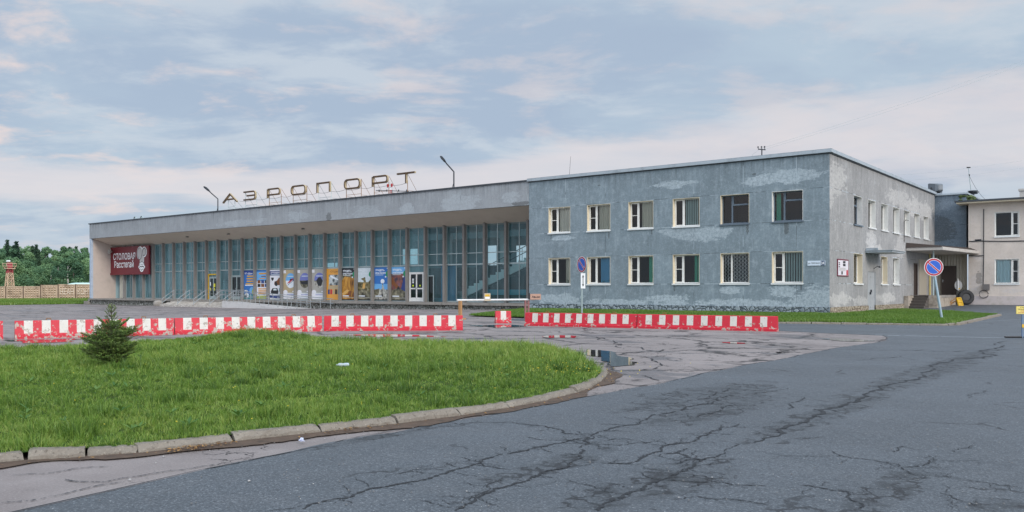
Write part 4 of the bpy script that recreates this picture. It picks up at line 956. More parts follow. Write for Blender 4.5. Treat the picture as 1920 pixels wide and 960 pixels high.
m = MB(); m.add([(1.65, YC-.85, 7.72), (22.8, YC-.85, 7.72), (22.8, 38.6, 7.72), (1.65, 38.6, 7.72), (1.65, YC-.85, 7.84), (22.8, YC-.85, 7.84), (22.8, 38.6, 7.84), (1.65, 38.6, 7.84), (4.5, 31, 8.5), (20, 31, 8.5)],
      [(0, 1, 5, 4), (1, 2, 6, 5), (2, 3, 7, 6), (3, 0, 4, 7), (4, 5, 9, 8), (5, 6, 9), (6, 7, 8, 9), (7, 4, 8), (0, 3, 2, 1)]); rf = m.build('roof', M['coping_dark'], crm)
m = MB(); p = at(1916, 375, 66); m.box(p.x-.12, p.x+.5, p.y-.3, p.y+.3, 7.9, 9.0); m.box(p.x-.2, p.x+.58, p.y-.38, p.y+.38, 9.0, 9.16); m.build('chimney', M['brick'], rf)
m = MB()
for z0, z1 in ((.9, 4.2), (4.4, 7.6)):
    m.quad((2.5, YC+5, z0), (21.9, YC+5, z0), (21.9, YC+5, z1), (2.5, YC+5, z1)); m.quad((2.5, YC+.37, z0), (21.9, YC+.37, z0), (21.9, YC+5, z0), (2.5, YC+5, z0)); m.quad((2.5, YC+.37, z1), (21.9, YC+.37, z1), (21.9, YC+5, z1), (2.5, YC+5, z1))
    for a, b in [(0, 2.6)]+cw: m.quad((b+.7, YC+.37, z0), (b+.7, YC+5, z0), (b+.7, YC+5, z1), (b+.7, YC+.37, z1))
wall_grid(m, front(YC), 2.5, 21.9, .9, 7.6, CH, .37); m.build('rooms', M['room'], crm, recalc=False)
for i, h in enumerate(CH):
    lowr = i >= 4
    window(crm, front(YC), *h, dict(mull=.30, blind=('curtain', 'curtain_blue', .0, .68) if lowr else None), 'white_pvc', 80+i, rd=.16, flip=True)
m = MB(); fc_ = front(YC-.03)
m.quad(*[fc_(a, .3+.02, z) for a, z in ((4.2, 1.85), (4.36, 1.85), (4.30, 3.45), (4.2, 3.45))]); m.build('curtain', M['blind_peach'], crm, recalc=False)
def cable(mb, pts, r, sag=0):
    P = [Vector(p) for p in pts]; Q = []
    for a, b in zip(P[:-1], P[1:]):
        for k in range(8):
            t = k/8; q = a.lerp(b, t); q.z -= sag*4*t*(1-t); Q.append(q)
    mb.tube(Q+[P[-1]], r, 0, 6)
m = MB(); yy = YC-.03
a = on_y(1817, 452, yy); b = on_y(1835, 451.5, yy); c = on_y(1920, 451.5, yy); c2 = on_y(2000, 450, yy)
cable(m, [a, b, c, c2], .035, .03); cable(m, [on_y(1828, 450, yy), on_y(1840, 449.5, yy)], .05)
cable(m, [on_y(1816, 479, yy), on_y(1844, 479, yy)], .03, .03)
v = on_y(1844.5, 392, yy); v2 = on_y(1844.5, 480, yy); v3 = on_y(1843.5, 535, yy); cable(m, [v, v2, v3], .028)
m.build('wall_cable', M['darkmetal'], crm)
m = MB(); c = on_y(1849.5, 538.5, YC); m.box(c.x-.22, c.x+.22, YC-.25, YC-.02, c.z-.2, c.z+.22); 
m.tube([Vector((c.x-.15+.3*math.cos(t*.5), YC-.12, c.z-.5+.28*math.sin(t*.5))) for t in range(13)], .035, 0, 6); m.tube([Vector((c.x, YC-.12, c.z-.2)), Vector((c.x+.05, YC-.12, c.z-.35))], .03); m.build('meter_box', plain('meter_grey', lin('#6f6a68'), .6, .2, 9), crm, bevel=.02)

# ------------------------------------------------------------------ terminal hall
YG = 2.8; XR = -21.71; NF = 29; ZF = .40
hall = thing('airport_terminal', 'long glass-fronted airport terminal hall with concrete fins under a deep sloping eave', 'building', (-50, 8, -.25))
m = MB(); m.box(-80.3, -19.72, 0, .25, 7.0, 8.58); m.build('fascia', M['fascia'], hall)
m = MB(); m.box(-80.42, -19.72, -.08, .3, 8.58, 8.68); m.build('roof_edge', M['coping_dark'], hall)
m = MB(); m.add([(-80.0, .25, 7.0), (-19.72, .25, 7.0), (-19.72, YG+.3, 6.09), (-80.0, YG+.3, 6.09)], [(0, 1, 2, 3)]); m.build('soffit', M['soffit'], hall, recalc=False)
m = MB(); m.box(-80.3, -80.0, .26, 20, -.4, 8.57); m.build('wing_wall', M['wing'], hall)
m = MB(); m.box(-80.31, -79.99, 0.02, .255, -.4, 6.995); m.build('wing_edge', plain('wing_edge_paint', lin('#a6b3c2'), .8, .1, 2, dirt=lin('#7c8894'), dscale=2, damt=.5), hall)
m = MB(); m.box(-80, -19.72, .3, 9, 8.35, 8.5); m.box(-80, -19.72, 15.5, 20, 8.35, 8.5); rfh = m.build('roof', M['coping_dark'], hall)
m = MB(); m.quad((-80, 9, 8.42), (-19.72, 9, 8.42), (-19.72, 15.5, 8.42), (-80, 15.5, 8.42)); m.build('added_skylight', M['glass'], rfh, recalc=False)  # unseen roof opening added to let daylight into the hall
m = MB(); m.box(-80.0, -19.73, -.25, YG+.5, .24, ZF); m.box(-81.0, -80.0, -.3, .6, -.4, .10); m.build('terrace_slab', M['slab'], hall)
m = MB(); m.box(-79.98, -62.9, 0.0, .4, -.4, .24); m.box(-52.2, -19.73, 0.0, .4, -.4, .24); m.box(-80.45, -79.98, -.12, .25, -.4, .34); m.build('plinth', M['rubble_dark'], hall)
m = MB(); RW = [(-38.4, -37.0, 3.4, 5.6), (-34.6, -33.3, 3.6, 5.5), (-30.6, -29.4, 3.6, 5.6), (-50, -47.5, 4.0, 5.6), (-62, -60, 2, 4.4)]
wall_grid(m, front(18), -80, -19.72, .2, 6.3, RW); m.quad((-19.74, YG, .2), (-19.74, 18, .2), (-19.74, 18, 6.3), (-19.74, YG, 6.3)); m.quad((-79.99, YG, .2), (-79.99, 18, .2), (-79.99, 18, 6.3), (-79.99, YG, 6.3))
m.quad((-80, YG, 6.2), (-19.73, YG, 6.2), (-19.73, 9, 6.2), (-80, 9, 6.2)); m.quad((-80, 15.5, 6.2), (-19.73, 15.5, 6.2), (-19.73, 18, 6.2), (-80, 18, 6.2)); m.quad((-80, 9, 6.2), (-19.73, 9, 6.2), (-19.73, 9, 8.36), (-80, 9, 8.36)); m.quad((-80, 15.5, 6.2), (-19.73, 15.5, 6.2), (-19.73, 15.5, 8.36), (-80, 15.5, 8.36)); m.build('inner_walls', M['hall_in'], hall, recalc=False)
m = MB(); m.quad((-80, YG+.5, ZF), (-19.73, YG+.5, ZF), (-19.73, 18, ZF), (-80, 18, ZF)); m.build('hall_floor', M['hall_floor'], hall, recalc=False)
m = MB()
for i in range(10): m.box(-77+6*i-.2, -77+6*i+.2, 8.8, 9.2, ZF, 6.2)
m.build('inner_columns', M['stair_pale'], hall)
POST_BAYS = set(range(6, 17))                                       # fins run from the right: bay k lies between fin k and fin k+1
fm_ = MB(); fm_.box(-.09, .09, 2.48, YG-.03, ZF, 6.25)
fins = []
for k in range(NF):
    o = fm_.build('fin', M['fin'], None) if k == 0 else fins[0].copy()
    if k: COL.objects.link(o)
    fins.append(o); o.parent = hall; o.location = (XR-2*k+50, -8, .25)
def bay(k):
    x1, x0 = XR-2*k-.1, XR-2*(k+1)+.1; kk = k; r = random.Random(k)
    zt1, zt2 = 4.08, 3.25
    canteen = k >= 25
    top = 6.19 if not canteen else 3.0
    g_ = MB(); g_.quad((x0, YG, ZF), (x1, YG, ZF), (x1, YG, top), (x0, YG, top)); gb = g_.build('glass_bay', M['hall_glass_clear' if k < 5 else 'hall_glass'], hall, recalc=False)
    f = MB(); xm = (x0+x1)/2+.08
    if not canteen:
        f.box(x0, x1, YG-.05, YG+.03, zt1-.03, zt1+.03); f.box(x0, x1, YG-.06, YG+.03, zt2-.05, zt2+.05); f.box(xm-.025, xm+.025, YG-.045, YG+.03, zt1+.03, 6.15); f.box(xm-.025, xm+.025, YG-.045, YG+.03, zt2+.05, zt1-.03)
        if k not in POST_BAYS and k not in DOORS: f.box(xm-.025, xm+.025, YG-.045, YG+.03, ZF+.1, zt2-.05)
    else: f.box(xm-.02, xm+.02, YG-.045, YG+.03, ZF+.1, 3.0)
    if k not in DOORS: f.box(x0, x1, YG-.055, YG+.03, ZF, ZF+.09)
    f.box(x0, x0+.04, YG-.05, YG+.03, ZF+.1, top-.01); f.box(x1-.04, x1, YG-.05, YG+.03, ZF+.1, top-.01)
    f.build('bay_frame', M['alu'], gb)
DOORS = {5: 'white', 4: 'open', 17: 'dark', 18: 'poster', 19: 'yellow'}
for k in range(NF-1): bay(k)
def door(k, x0, x1, z1, frame, leaf_mat, leaves=2, mid=True):
    f = MB(); t = .09; y0, y1 = YG-.12, YG-.062
    f.box(x0, x0+t, y0, y1, ZF, z1); f.box(x1-t, x1, y0, y1, ZF, z1); f.box(x0+t, x1-t, y0+.002, y1, z1-t, z1)
    w = (x1-x0-2*t)/leaves
    for i in range(leaves):
        a, b = x0+t+w*i, x0+t+w*(i+1)
        for q0, q1 in ((a, a+.06), (b-.06, b)): f.box(q0, q1, y0+.01, y1-.005, ZF+.02, z1-t)
        f.box(a+.06, b-.06, y0+.012, y1-.005, ZF+.02, ZF+.32); f.box(a+.06, b-.06, y0+.012, y1-.005, z1-t-.07, z1-t)
        if mid: f.box(a+.06, b-.06, y0+.012, y1-.005, ZF+.98, ZF+1.08)
    d = f.build('entrance_door', frame, hall)
    p = MB(); p.quad((x0+t, y1-.02, ZF+.3), (x1-t, y1-.02, ZF+.3), (x1-t, y1-.02, z1-t), (x0+t, y1-.02, z1-t)); p.build('door_glass', leaf_mat, d, recalc=False)
    h = MB(); xm = (x0+x1)/2; h.tube([(xm-.07, y0-.03, ZF+1.0), (xm-.07, y0-.03, ZF+1.12)], .02); h.tube([(xm+.07, y0-.03, ZF+1.0), (xm+.07, y0-.03, ZF+1.12)], .02); h.build('handle', M['steel'], d)
    return d
M['door_glass'] = glass('door_glass', (.25, .28, .28), (.02, .025, .025), .5)
bx = lambda k: (XR-2*(k+1)+.1, XR-2*k-.1)
a, b = bx(5); d5 = door(5, a+.06, b-.16, 2.72, M['white_paint'], M['door_glass'])
s = MB(); 
for i, xx in enumerate((a+.42, b-.62)): s.lathe([(0.001, YG-.098), (.075, YG-.098), (.075, YG-.094)], (xx+.05, 0, 1.66), 1, 0, 14)
s.build('warning_dot', plain('lime_sticker', lin('#c9d820'), .5, .03), d5)
s = MB(); 
for i in range(3): s.box(a+.38, a+.56, YG-.099, YG-.094, 1.86+.13*i, 1.95+.13*i)
s.build('door_notice', M['sign_white'], d5)
a, b = bx(4); f = MB(); f.box(a+.05, a+.12, YG-.1, YG-.06, ZF, 2.45); f.box(a+.62, a+.70, YG-.1, YG-.06, ZF, 2.45); f.box(a+.12, a+.62, YG-.1, YG-.06, 2.38, 2.45); d4 = f.build('side_frame', M['alu'], hall)
f = MB(); f.quad((a+.12, YG-.07, ZF), (a+.62, YG-.07, ZF), (a+.62, YG-.07, 2.38), (a+.12, YG-.07, 2.38)); f.build('door_glass', M['door_glass'], d4, recalc=False)
a, b = bx(17); door(17, a+.02, b-.02, 2.72, M['alu'], M['door_glass'], mid=False)
a, b = bx(19); d19 = door(19, a+.28, b-.06, 2.62, M['alu'], M['door_glass'], leaves=2, mid=False)
f = MB(); f.box(a+.14, a+.24, YG-.16, YG-.07, ZF, 2.86); f.box(a+.14, b, YG-.16, YG-.07, 2.80, 2.92); f.build('door_trim', M['yellow'], d19)
f = MB(); f.box(a+.44, a+.60, YG-.125, YG-.121, 1.75, 2.1); f.build('door_notice', M['sign_white'], d19)
f = MB(); f.box(a+.44, a+.60, YG-.125, YG-.121, 1.25, 1.5); f.box(a+1.05, a+1.35, YG-.125, YG-.121, 1.6, 1.95); f.box(a+1.1, a+1.3, YG-.125, YG-.121, 1.25, 1.5); f.build('door_notice', plain('yellow_notice', lin('#d8cf3c'), .5, .1), d19)
# inner staircase, seen through the glass bays beside the block
m = MB(); n = 16; p0 = Vector((-31.6, 5.2, ZF)); dx = 8.6/n; dz = 3.3/n
for i in range(n):
    x = p0.x+dx*i; z = ZF+dz*i; m.box(x, x+dx, 4.6, 6.2, z-.10, z+dz)
m.box(p0.x+dx*n, -19.8, 4.6, 6.2, ZF+3.0, ZF+3.3); st = m.build('inner_staircase', M['stair_grey'], hall)
m = MB(); pz = [(p0.x, ZF), (p0.x+dx*n, ZF+dz*n), (p0.x+dx*n, ZF+dz*n-.55), (p0.x+.9, ZF)]; st_pts = []
for i in range(n): st_pts += [(p0.x+dx*i, ZF+dz*i), (p0.x+dx*i, ZF+dz*(i+1))]
st_pts += [(p0.x+dx*n, ZF+dz*n), (-19.85, ZF+dz*n), (-19.85, ZF+dz*n-.45), (p0.x+dx*n+.2, ZF+dz*n-.45), (p0.x+1.35, ZF)]
m.prism(st_pts, 4.5, 4.59, 0, front(0)); m.build('stringer', M['stair_pale'], st)
m = MB(); m.box(-30.6, -19.8, 7.4, 7.5, ZF, 3.3); m.box(-36.5, -30.8, 8.0, 8.1, ZF, 3.2); m.build('stair_shade_panel', M['stair_shade'], hall)  # dark panels stand in for the deep shade around the stair
m = MB()
for i in range(n):
    x = p0.x+dx*(i+.5); z = ZF+dz*(i+1); m.tube([(x, 4.65, z), (x, 4.65, z+.95)], .022, 0, 5)
for q in (.5, .95): m.tube([(p0.x+dx*.5, 4.65, ZF+dz+q), (p0.x+dx*(n-.5), 4.65, ZF+dz*n+q)], .028, 0, 6)
m.tube([(p0.x+dx*n, 4.65, ZF+3.3+.95), (-19.9, 4.65, ZF+3.3+.95)], .028, 0, 6); m.build('balustrade', M['darkmetal'], st)
m = MB(); m.box(-26.6, -19.9, 4.0, 4.08, .95, 1.35); m.box(-33, -30.2, 3.6, 3.66, ZF, ZF+.3); m.box(-30.0, -28.2, 3.6, 3.66, ZF, ZF+.28); m.build('low_counter', M['teal_bench'], hall)
m = MB(); n = 40; pr = None
for i in range(n+1):
    x = -30.9+1.5*i/n; y_ = 3.5+.06*math.sin(i*1.3)
    if pr: m.quad((pr[0], pr[1], ZF), (x, y_, ZF), (x, y_, 3.2), (pr[0], pr[1], 3.2))
    pr = (x, y_)
m.build('curtain', M['blind_blue'], hall, recalc=False)
m = MB(); m.box(-79.7, -78.5, 3.1, 3.15, ZF, 3.0); m.build('blind', M['curtain'], hall)
# front steps, ramp and handrails
gs = -.25; sx0, sx1 = -62.8, -52.2
m = MB()
for i in range(4): m.box(sx0, sx1, -.26-.36*(4-i), -.26-.36*(3-i), -.4, gs+.05+.6*(i+1)/4.0-.06*(i))
m.build('entrance_steps', M['bricktile'], hall)
m = MB(); rx0, rx1 = -52.15, -39.9
m.add([(rx0, -1.9, -.4), (rx1, -1.9, -.4), (rx0, -1.9, ZF-.06), (rx0, -1.7, -.4), (rx1, -1.7, -.4), (rx0, -1.7, ZF-.06)], [(0, 1, 2), (3, 5, 4), (0, 2, 5, 3), (1, 4, 5, 2)])
m.add([(rx0, -1.7, -.4), (rx1+1.6, -1.7, -.38), (rx0, -1.7, ZF-.1), (rx0, -.27, -.4), (rx1+1.6, -.27, -.38), (rx0, -.27, ZF-.1)], [(0, 1, 2), (3, 5, 4), (0, 2, 5, 3), (1, 4, 5, 2)])
m.build('access_ramp', plain('ramp_paint', lin('#c2bfbd'), .7, .08, 2, dirt=lin('#9a9691'), dscale=2, damt=.5), hall, recalc=True)
def ramp_z(x): return ZF-.06+( -.4-ZF+.06)*(x-rx0)/(rx1-rx0)
for yy in (-1.78, -.42):
    m = MB(); xs = [rx0+.3+1.25*i for i in range(10 if yy < -1 else 11)]
    for x in xs: m.tube([(x, yy, max(-.3, ramp_z(x))), (x, yy, max(-.3, ramp_z(x))+.9)], .024, 0, 6)
    for q in (.55, .92): m.tube([(xs[0]-1.2, yy, ZF+q), (xs[0], yy, ramp_z(xs[0])+q), (xs[-1], yy, max(-.3, ramp_z(xs[-1]))+q), (xs[-1]+.35, yy, max(-.3, ramp_z(xs[-1]))+q-.03)], .03, 0, 6)
    m.build('handrail', M['steel'], hall)
for x in (sx0+.15, sx0+2.9, sx0+5.6, sx0+8.2, sx1-.3):
    m = MB()
    for q in (.55, .92): m.tube([(x, -1.55, gs+q-.2), (x, -.3, ZF+q), (x, .9, ZF+q)], .03, 0, 6)
    m.tube([(x, -1.55, gs-.1), (x, -1.55, gs+.72)], .028, 0, 6); m.tube([(x, -.3, ZF), (x, -.3, ZF+.92)], .028, 0, 6); m.tube([(x, .9, ZF), (x, .9, ZF+.92)], .028, 0, 6)
    m.build('handrail', M['steel'], hall)
m = MB()
for x in (-63, -56, -45): m.lathe([(.0, 0), (.16, 0), (.13, .05), (0, .05)], (x, 1.3, 6.62-.06))
m.build('soffit_lamp', M['coping_dark'], hall)
m = MB(); m.box(-19.95, -19.74, 2.3, 2.9, .4, 6.1); m.build('end_mullion', M['black'], hall)
M['conc_dark'] = plain('dark_galvanised', lin('#70757a'), .5, .2, 4, .4)
# ------------------------------------------------------------------ canteen sign
def flat(pts, c, sc): return [(c[0]+x*sc, c[1]+z*sc) for x, z in pts]
sg = thing('canteen_sign', 'maroon canteen signboard with white Cyrillic lettering and a chef emblem', 'sign', (-75.9, 2.2, 2.95))
f2 = front(2.2)
m = MB(); m.box(-79.95, -71.8, 2.2, 2.36, 3.0, 6.08); m.box(-79.95, -71.8, 2.14, 2.2, 3.0, 3.22); m.box(-71.9, -71.8, 2.16, 2.2, 3.22, 6.08); m.build('sign_panel', M['maroon'], sg)
m = MB(); text(m, 'СТОЛОВАЯ', -79.35, -74.6, 4.66, 5.40, -.012, 0, f2, .012); text(m, 'Расстегай', -79.1, -74.95, 3.78, 4.56, -.012, 0, f2, .012); m.build('lettering', M['sign_white'], sg, recalc=False)
def blob(cx, cz, rx, rz, n=28, rot=0, a0=0, a1=2*math.pi):
    return [(cx+rx*math.cos(a0+(a1-a0)*i/n)*math.cos(rot)-rz*math.sin(a0+(a1-a0)*i/n)*math.sin(rot), cz+rx*math.cos(a0+(a1-a0)*i/n)*math.sin(rot)+rz*math.sin(a0+(a1-a0)*i/n)*math.cos(rot)) for i in range(n)]
m = MB(); D = [-.012]
def pl(pts, mi, d): m.poly([f2(a, d, z) for a, z in pts], mi)
ex, ez = -73.25, 4.6
pl(blob(ex-.38, ez+.72, .62, .72, rot=-.3), 0, -.010); pl(blob(ex+.48, ez+.80, .55, .56), 0, -.011); pl([(ex-.35, ez+.6), (ex+.5, ez+.6), (ex+.42, ez-.45), (ex-.4, ez-.45)], 0, -.012); pl(blob(ex, ez-.62, .52, .52), 0, -.013); pl(blob(ex, ez-.80, .68, .26), 0, -.0135); pl(blob(ex, ez-.98, .40, .36), 0, -.0137)
def stroke(pts, w, mi, d):
    P = [Vector(p) for p in pts]
    for a, b in zip(P[:-1], P[1:]):
        t = (b-a).normalized(); n = Vector((-t.y, t.x))*w/2; pl([tuple(a+n), tuple(b+n), tuple(b-n), tuple(a-n)], mi, d)
arc = lambda cx, cz, rx, rz, a0, a1, n=12: [(cx+rx*math.cos(a0+(a1-a0)*i/n), cz+rz*math.sin(a0+(a1-a0)*i/n)) for i in range(n+1)]
pl(blob(ex-.40, ez+.70, .50, .58, rot=-.3), 2, -.0145); pl(blob(ex+.48, ez+.82, .42, .44), 2, -.0146); pl([(ex-.3, ez+.7), (ex+.45, ez+.7), (ex+.36, ez-.2), (ex-.34, ez-.2)], 2, -.0147)
stroke(arc(ex-.40, ez+.66, .50, .62, 1.2, 5.2), .07, 1, -.016); stroke([(ex-.15, ez+.1), (ex+.02, ez+.5), (ex+.18, ez+1.0), (ex+.45, ez+1.22)], .08, 1, -.0162); stroke(arc(ex+.46, ez+.82, .40, .40, 1.57, -2.2), .07, 1, -.016)
stroke([(ex-.4, ez-.32), (ex-.15, ez-.25), (ex+.15, ez-.25), (ex+.42, ez-.32), (ex+.40, ez-.55)], .07, 1, -.016)
stroke([(ex-.38, ez-.35), (ex-.42, ez-.7)], .06, 1, -.0165); stroke([(ex-.5, ez-.86), (ex-.22, ez-.72), (ex, ez-.80), (ex+.22, ez-.72), (ex+.5, ez-.86)], .10, 1, -.017)
stroke([(ex-.25, ez-.98), (ex, ez-1.18), (ex+.25, ez-.98)], .07, 1, -.0165); pl(blob(ex-.13, ez-.52, .05, .05, 8), 1, -.017); pl(blob(ex+.16, ez-.52, .05, .05, 8), 1, -.017); stroke([(ex, ez-.5), (ex+.03, ez-.66)], .04, 1, -.0168)
m.build('chef_emblem', [M['sign_white'], M['black'], plain('emblem_grey', lin('#b9b4b2'), .5, .04)], sg, recalc=False)
# horn loudspeaker on the wing wall
t = thing('horn_loudspeaker', 'round grey horn loudspeaker at the corner over the canteen sign', 'loudspeaker', (-79.6, 1.7, 5.5))
p = Vector((-79.35, 1.7, 5.62)); m = MB(); m.lathe([(.06, .35), (.14, .22), (.20, .1), (.30, .0), (.30, .03), (.16, .16), (.02, .2)], p, 1, 0, 18); m.build('horn', M['conc'], t, recalc=False)
m = MB(); m.tube([(-79.99, 2.0, 5.75), (-79.5, 2.0, 5.75), (-79.35, 1.98, 5.62)], .035); m.build('bracket', M['darkmetal'], t)

# ------------------------------------------------------------------ window posters
def photo_mat(name, cols, scale, seed, zs=1.0):
    g = G(name); p = g.pos(); pp = g.vm('ADD', g.vm('MULTIPLY', p, (1, 1, zs)), (seed*7.3, seed*1.7, seed*3.1))
    f = g.math('ADD', g.math('MULTIPLY', g.noise(pp, scale, 6, .7, .6), .75), g.math('MULTIPLY', g.voro(pp, scale*1.7), .25))
    n = len(cols); return g.out(g.pbr(g.ramp(g.mr(f, .28, .70), [(i/(n-1), lin(c)) for i, c in enumerate(cols)]), .45))
PM = {k: plain('print_'+k, lin(v), .45, .05) for k, v in dict(blue='#2f6db4', deep='#1f3f86', navy='#2a3f7c', sky='#6aa9dc', orange='#d9962f', amber='#d99a45', paper='#e2e0e4', tan='#b3a07e', grey='#a7a39a', yellow='#d9a21f', lime='#a9b02a', dark='#23252a', red='#b8283a', gold='#cfa15c', teal='#2f7f86', brown='#7d4a26', pale='#c9d3d6', lilac='#6f76b4', snow='#dfe3e8').items()}
YP = YG-.075
def poster(k, label, fn_draw, z1=3.16):
    x0, x1 = bx(k); x0 += .03; x1 -= .03
    m = MB(); mats = []; fp = front(YP)
    def mi(mat):
        if mat not in mats: mats.append(mat)
        return mats.index(mat)
    lay = [0]
    def rect(a, b, c, d, mat): lay[0] += 1; m.quad(*[fp(x0+(x1-x0)*u, -.004-.0006*lay[0], .47+(z1-.47)*v) for u, v in ((a, c), (b, c), (b, d), (a, d))], mi(mat))
    def shape(pts, mat): lay[0] += 1; m.poly([fp(x0+(x1-x0)*u, -.004-.0006*lay[0], .47+(z1-.47)*v) for u, v in pts], mi(mat))
    def txt(s, a, b, c, d, mat, bold=.03): lay[0] += 1; text(m, s, x0+(x1-x0)*a, x0+(x1-x0)*b, .47+(z1-.47)*c, .47+(z1-.47)*d, -.004-.0006*lay[0], mi(mat), fp, bold)
    m.box(x0, x1, YP-.003, YP+.012, .47, z1, mi(PM['paper']))
    fn_draw(rect, shape, txt)
    o = m.build('window_poster', mats, None, recalc=False, loc=((x0+x1)/2, YP, .47))
    tag(o, label, 'poster', 'advertising posters between the fins of the terminal front'); return o
def d1(r, s, t):
    r(0, 1, 0, 1, PM['blue']); r(0, 1, .86, 1, PM['deep']); t('ОГ «Дом-Т»', .06, .98, .86, .93, PM['paper'])
    for i, (a, b) in enumerate(((.28, .95), (.24, .98), (.26, .96), (.16, 1.0))): r(a, b, .78-.09*i, .825-.09*i, PM['yellow'])
    r(.1, .95, .465, .50, PM['paper']); r(0, 1, .0, .16, PM['teal']); s(blob(.72, .30, .22, .12), PM['sky']); s(blob(.25, .12, .20, .09), PM['snow']); s(blob(.85, .25, .12, .10), PM['lime']); r(.05, .3, .04, .14, PM['dark']); s(blob(.2, .28, .16, .03), PM['snow'])
def d2(r, s, t):
    r(0, 1, 0, 1, PM['paper']); r(0, 1, .62, 1, PM['sky']); r(0, 1, .95, 1, PM['blue']); r(.2, 1, .86, .91, PM['orange']); r(.25, .75, .70, .73, PM['orange']); r(.4, .8, .77, .80, PM['brown'])
    for i in range(3):
        for j in range(2): r(.08+.32*i, .34+.32*i, .42+.13*j, .53+.13*j, [PM['dark'], PM['brown'], PM['navy']][(i+j) % 3])
    for i in range(4): r(.15, 1, .345-.055*i, .375-.055*i, PM['amber'])
    r(0, 1, 0, .12, PM['lime'])
def d3(r, s, t):
    r(0, 1, 0, 1, PM['paper']); r(0, 1, .81, .96, PM['navy']); t('АВТОЦЕНТР', .06, .98, .865, .935, PM['paper'], .04); r(.06, .95, .83, .85, PM['pale'])
    s([(.12, .74), (.34, .74), (.34, .69), (.23, .62), (.12, .69)], PM['dark']); s([(.38, .5), (.98, .47), (1, .72), (.78, .74), (.62, .64), (.40, .6)], PM['brown']); s(blob(.55, .50, .12, .05), PM['dark']); s([(.44, .52), (.62, .52), (.58, .61), (.42, .6)], PM['dark'])
    s([(.1, .20), (.72, .18), (.74, .27), (.64, .38), (.24, .38), (.1, .28)], PM['dark']); s([(.3, .3), (.6, .3), (.56, .36), (.32, .36)], PM['pale']); s(blob(.24, .20, .09, .04), PM['dark']); r(0, 1, .04, .14, PM['navy']); r(.8, .98, .26, .38, PM['teal'])
def oval(sky_, low, extra, base):
    def d(r, s, t):
        r(0, 1, 0, 1, base); r(.02, .22, .88, .98, PM['paper']); r(.86, .98, .93, .98, PM['paper']); s(blob(.60, .63, .40, .25), low); s([(.6+.40*math.cos(a), .63+.25*math.sin(a)) for a in [i*math.pi/20 for i in range(21)]], sky_)
        extra(r, s); r(.35, .9, .76, .785, PM['pale']); s(blob(.18, .24, .18, .08), PM['paper']); r(0, 1, .02, .20, PM['paper']); r(.3, .95, .205, .225, PM['pale']); r(.75, .95, .25, .285, PM['paper']); r(.3, .85, .15, .17, PM['lilac']); r(.1, .8, .07, .085, PM['pale'])
    return d
rock = photo_mat('print_rock', ('#1c1b17', '#4a4638', '#7c7660', '#a89f86'), 2.2, 1); autumn = photo_mat('print_autumn', ('#3a2616', '#8a5a20', '#c08a35', '#dba75a'), 2.0, 2, .4); wood_ = photo_mat('print_forest', ('#1d1a14', '#4d4528', '#857a52', '#c8c6bc'), 2.4, 3); dusk = photo_mat('print_dusk', ('#1e2233', '#4a3a48', '#8a5244', '#3d5a8c'), 1.6, 4); stonep = photo_mat('print_stone', ('#26282c', '#6d6a64', '#b8b4a8', '#d4d0c6'), 2.6, 5); house = photo_mat('print_house', ('#14161a', '#3d4448', '#c8ccc8', '#5a7a9a'), 1.5, 6)
d4_ = oval(PM['sky'], PM['snow'], lambda r, s: (s([(.3, .52), (.5, .62), (.75, .72), (.8, .66), (.55, .56)], PM['red']), s([(.35, .48), (.9, .66), (.9, .645), (.36, .465)], PM['dark']), s(blob(.62, .66, .08, .03), PM['dark']), s(blob(.85, .66, .09, .05), PM['navy'])), PM['tan'])
d5_ = oval(PM['lilac'], rock, lambda r, s: s([(.2, .62), (.5, .60), (1.0, .66), (.9, .5), (.35, .5)], PM['dark']), PM['grey'])
d6_ = oval(PM['lilac'], stonep, lambda r, s: s([(.35, .62), (.5, .72), (.68, .74), (.85, .62), (.75, .45), (.5, .45)], PM['dark']), PM['grey'])
def d7(r, s, t):
    r(0, 1, 0, 1, PM['amber']); r(0, .12, 0, 1, PM['orange']); t('Отдых', .3, 1.0, .865, .945, PM['brown'], .0); r(.18, .98, .46, .80, house); s([(.2, .78), (.35, .78), (.9, .66), (.9, .62), (.4, .70)], PM['snow']); r(.12, 1, .345, .45, PM['tan'])
    for i in range(5): r(.10+.18*i, .24+.18*i, .18, .335, [PM['navy'], PM['red'], PM['tan'], PM['dark'], PM['teal']][i])
def nature(sky_, pic, top, extra):
    def d(r, s, t):
        r(0, 1, 0, 1, pic); r(0, 1, top, 1, sky_); extra(r, s)
        t('УВИДЕТЬ-', .06, .70, .875, .945, PM['snow'], .05); t('СВОЮ РОССИЮ', .06, .80, .80, .855, PM['snow'], .05); r(.06, .6, .765, .78, PM['pale']); s(blob(.96, .80, .20, .105)[7:22], M['green_logo']); s(blob(.97, .81, .07, .055), PM['snow']); s(blob(.76, .715, .05, .025), PM['snow']); r(.84, 1, .955, .985, PM['snow'])
        r(.06, .5, .115, .145, PM['snow']); r(.06, .9, .07, .085, PM['grey']); r(0, 1, 0, .03, PM['dark'])
    return d
d8 = nature(PM['dark'], autumn, .80, lambda r, s: (s([(0, .62), (.2, .74), (.5, .72), (1, .68), (1, .80), (0, .80)], rock), s([(.05, .12), (.35, .18), (.62, .30), (.72, .28), (.66, .12)], PM['brown']), s([(.7, .1), (.8, .3), (.95, .1)], PM['brown']), s([(0, .2), (.35, .33), (.55, .3), (.3, .2), (.05, .14)], PM['gold'])))
d9 = nature(PM['pale'], wood_, .56, lambda r, s: (s([(.30, .36), (.48, .36), (.55, .6), (.46, .58), (.36, .52)], PM['gold']), s([(.2, .66), (.5, .72), (.56, .56), (.42, .5), (.4, .6)], wood_), s([(.62, .5), (.95, .68), (1, .5), (.8, .42)], wood_), s([(0, 0), (1, 0), (1, .22), (.4, .34), (0, .3)], rock)))
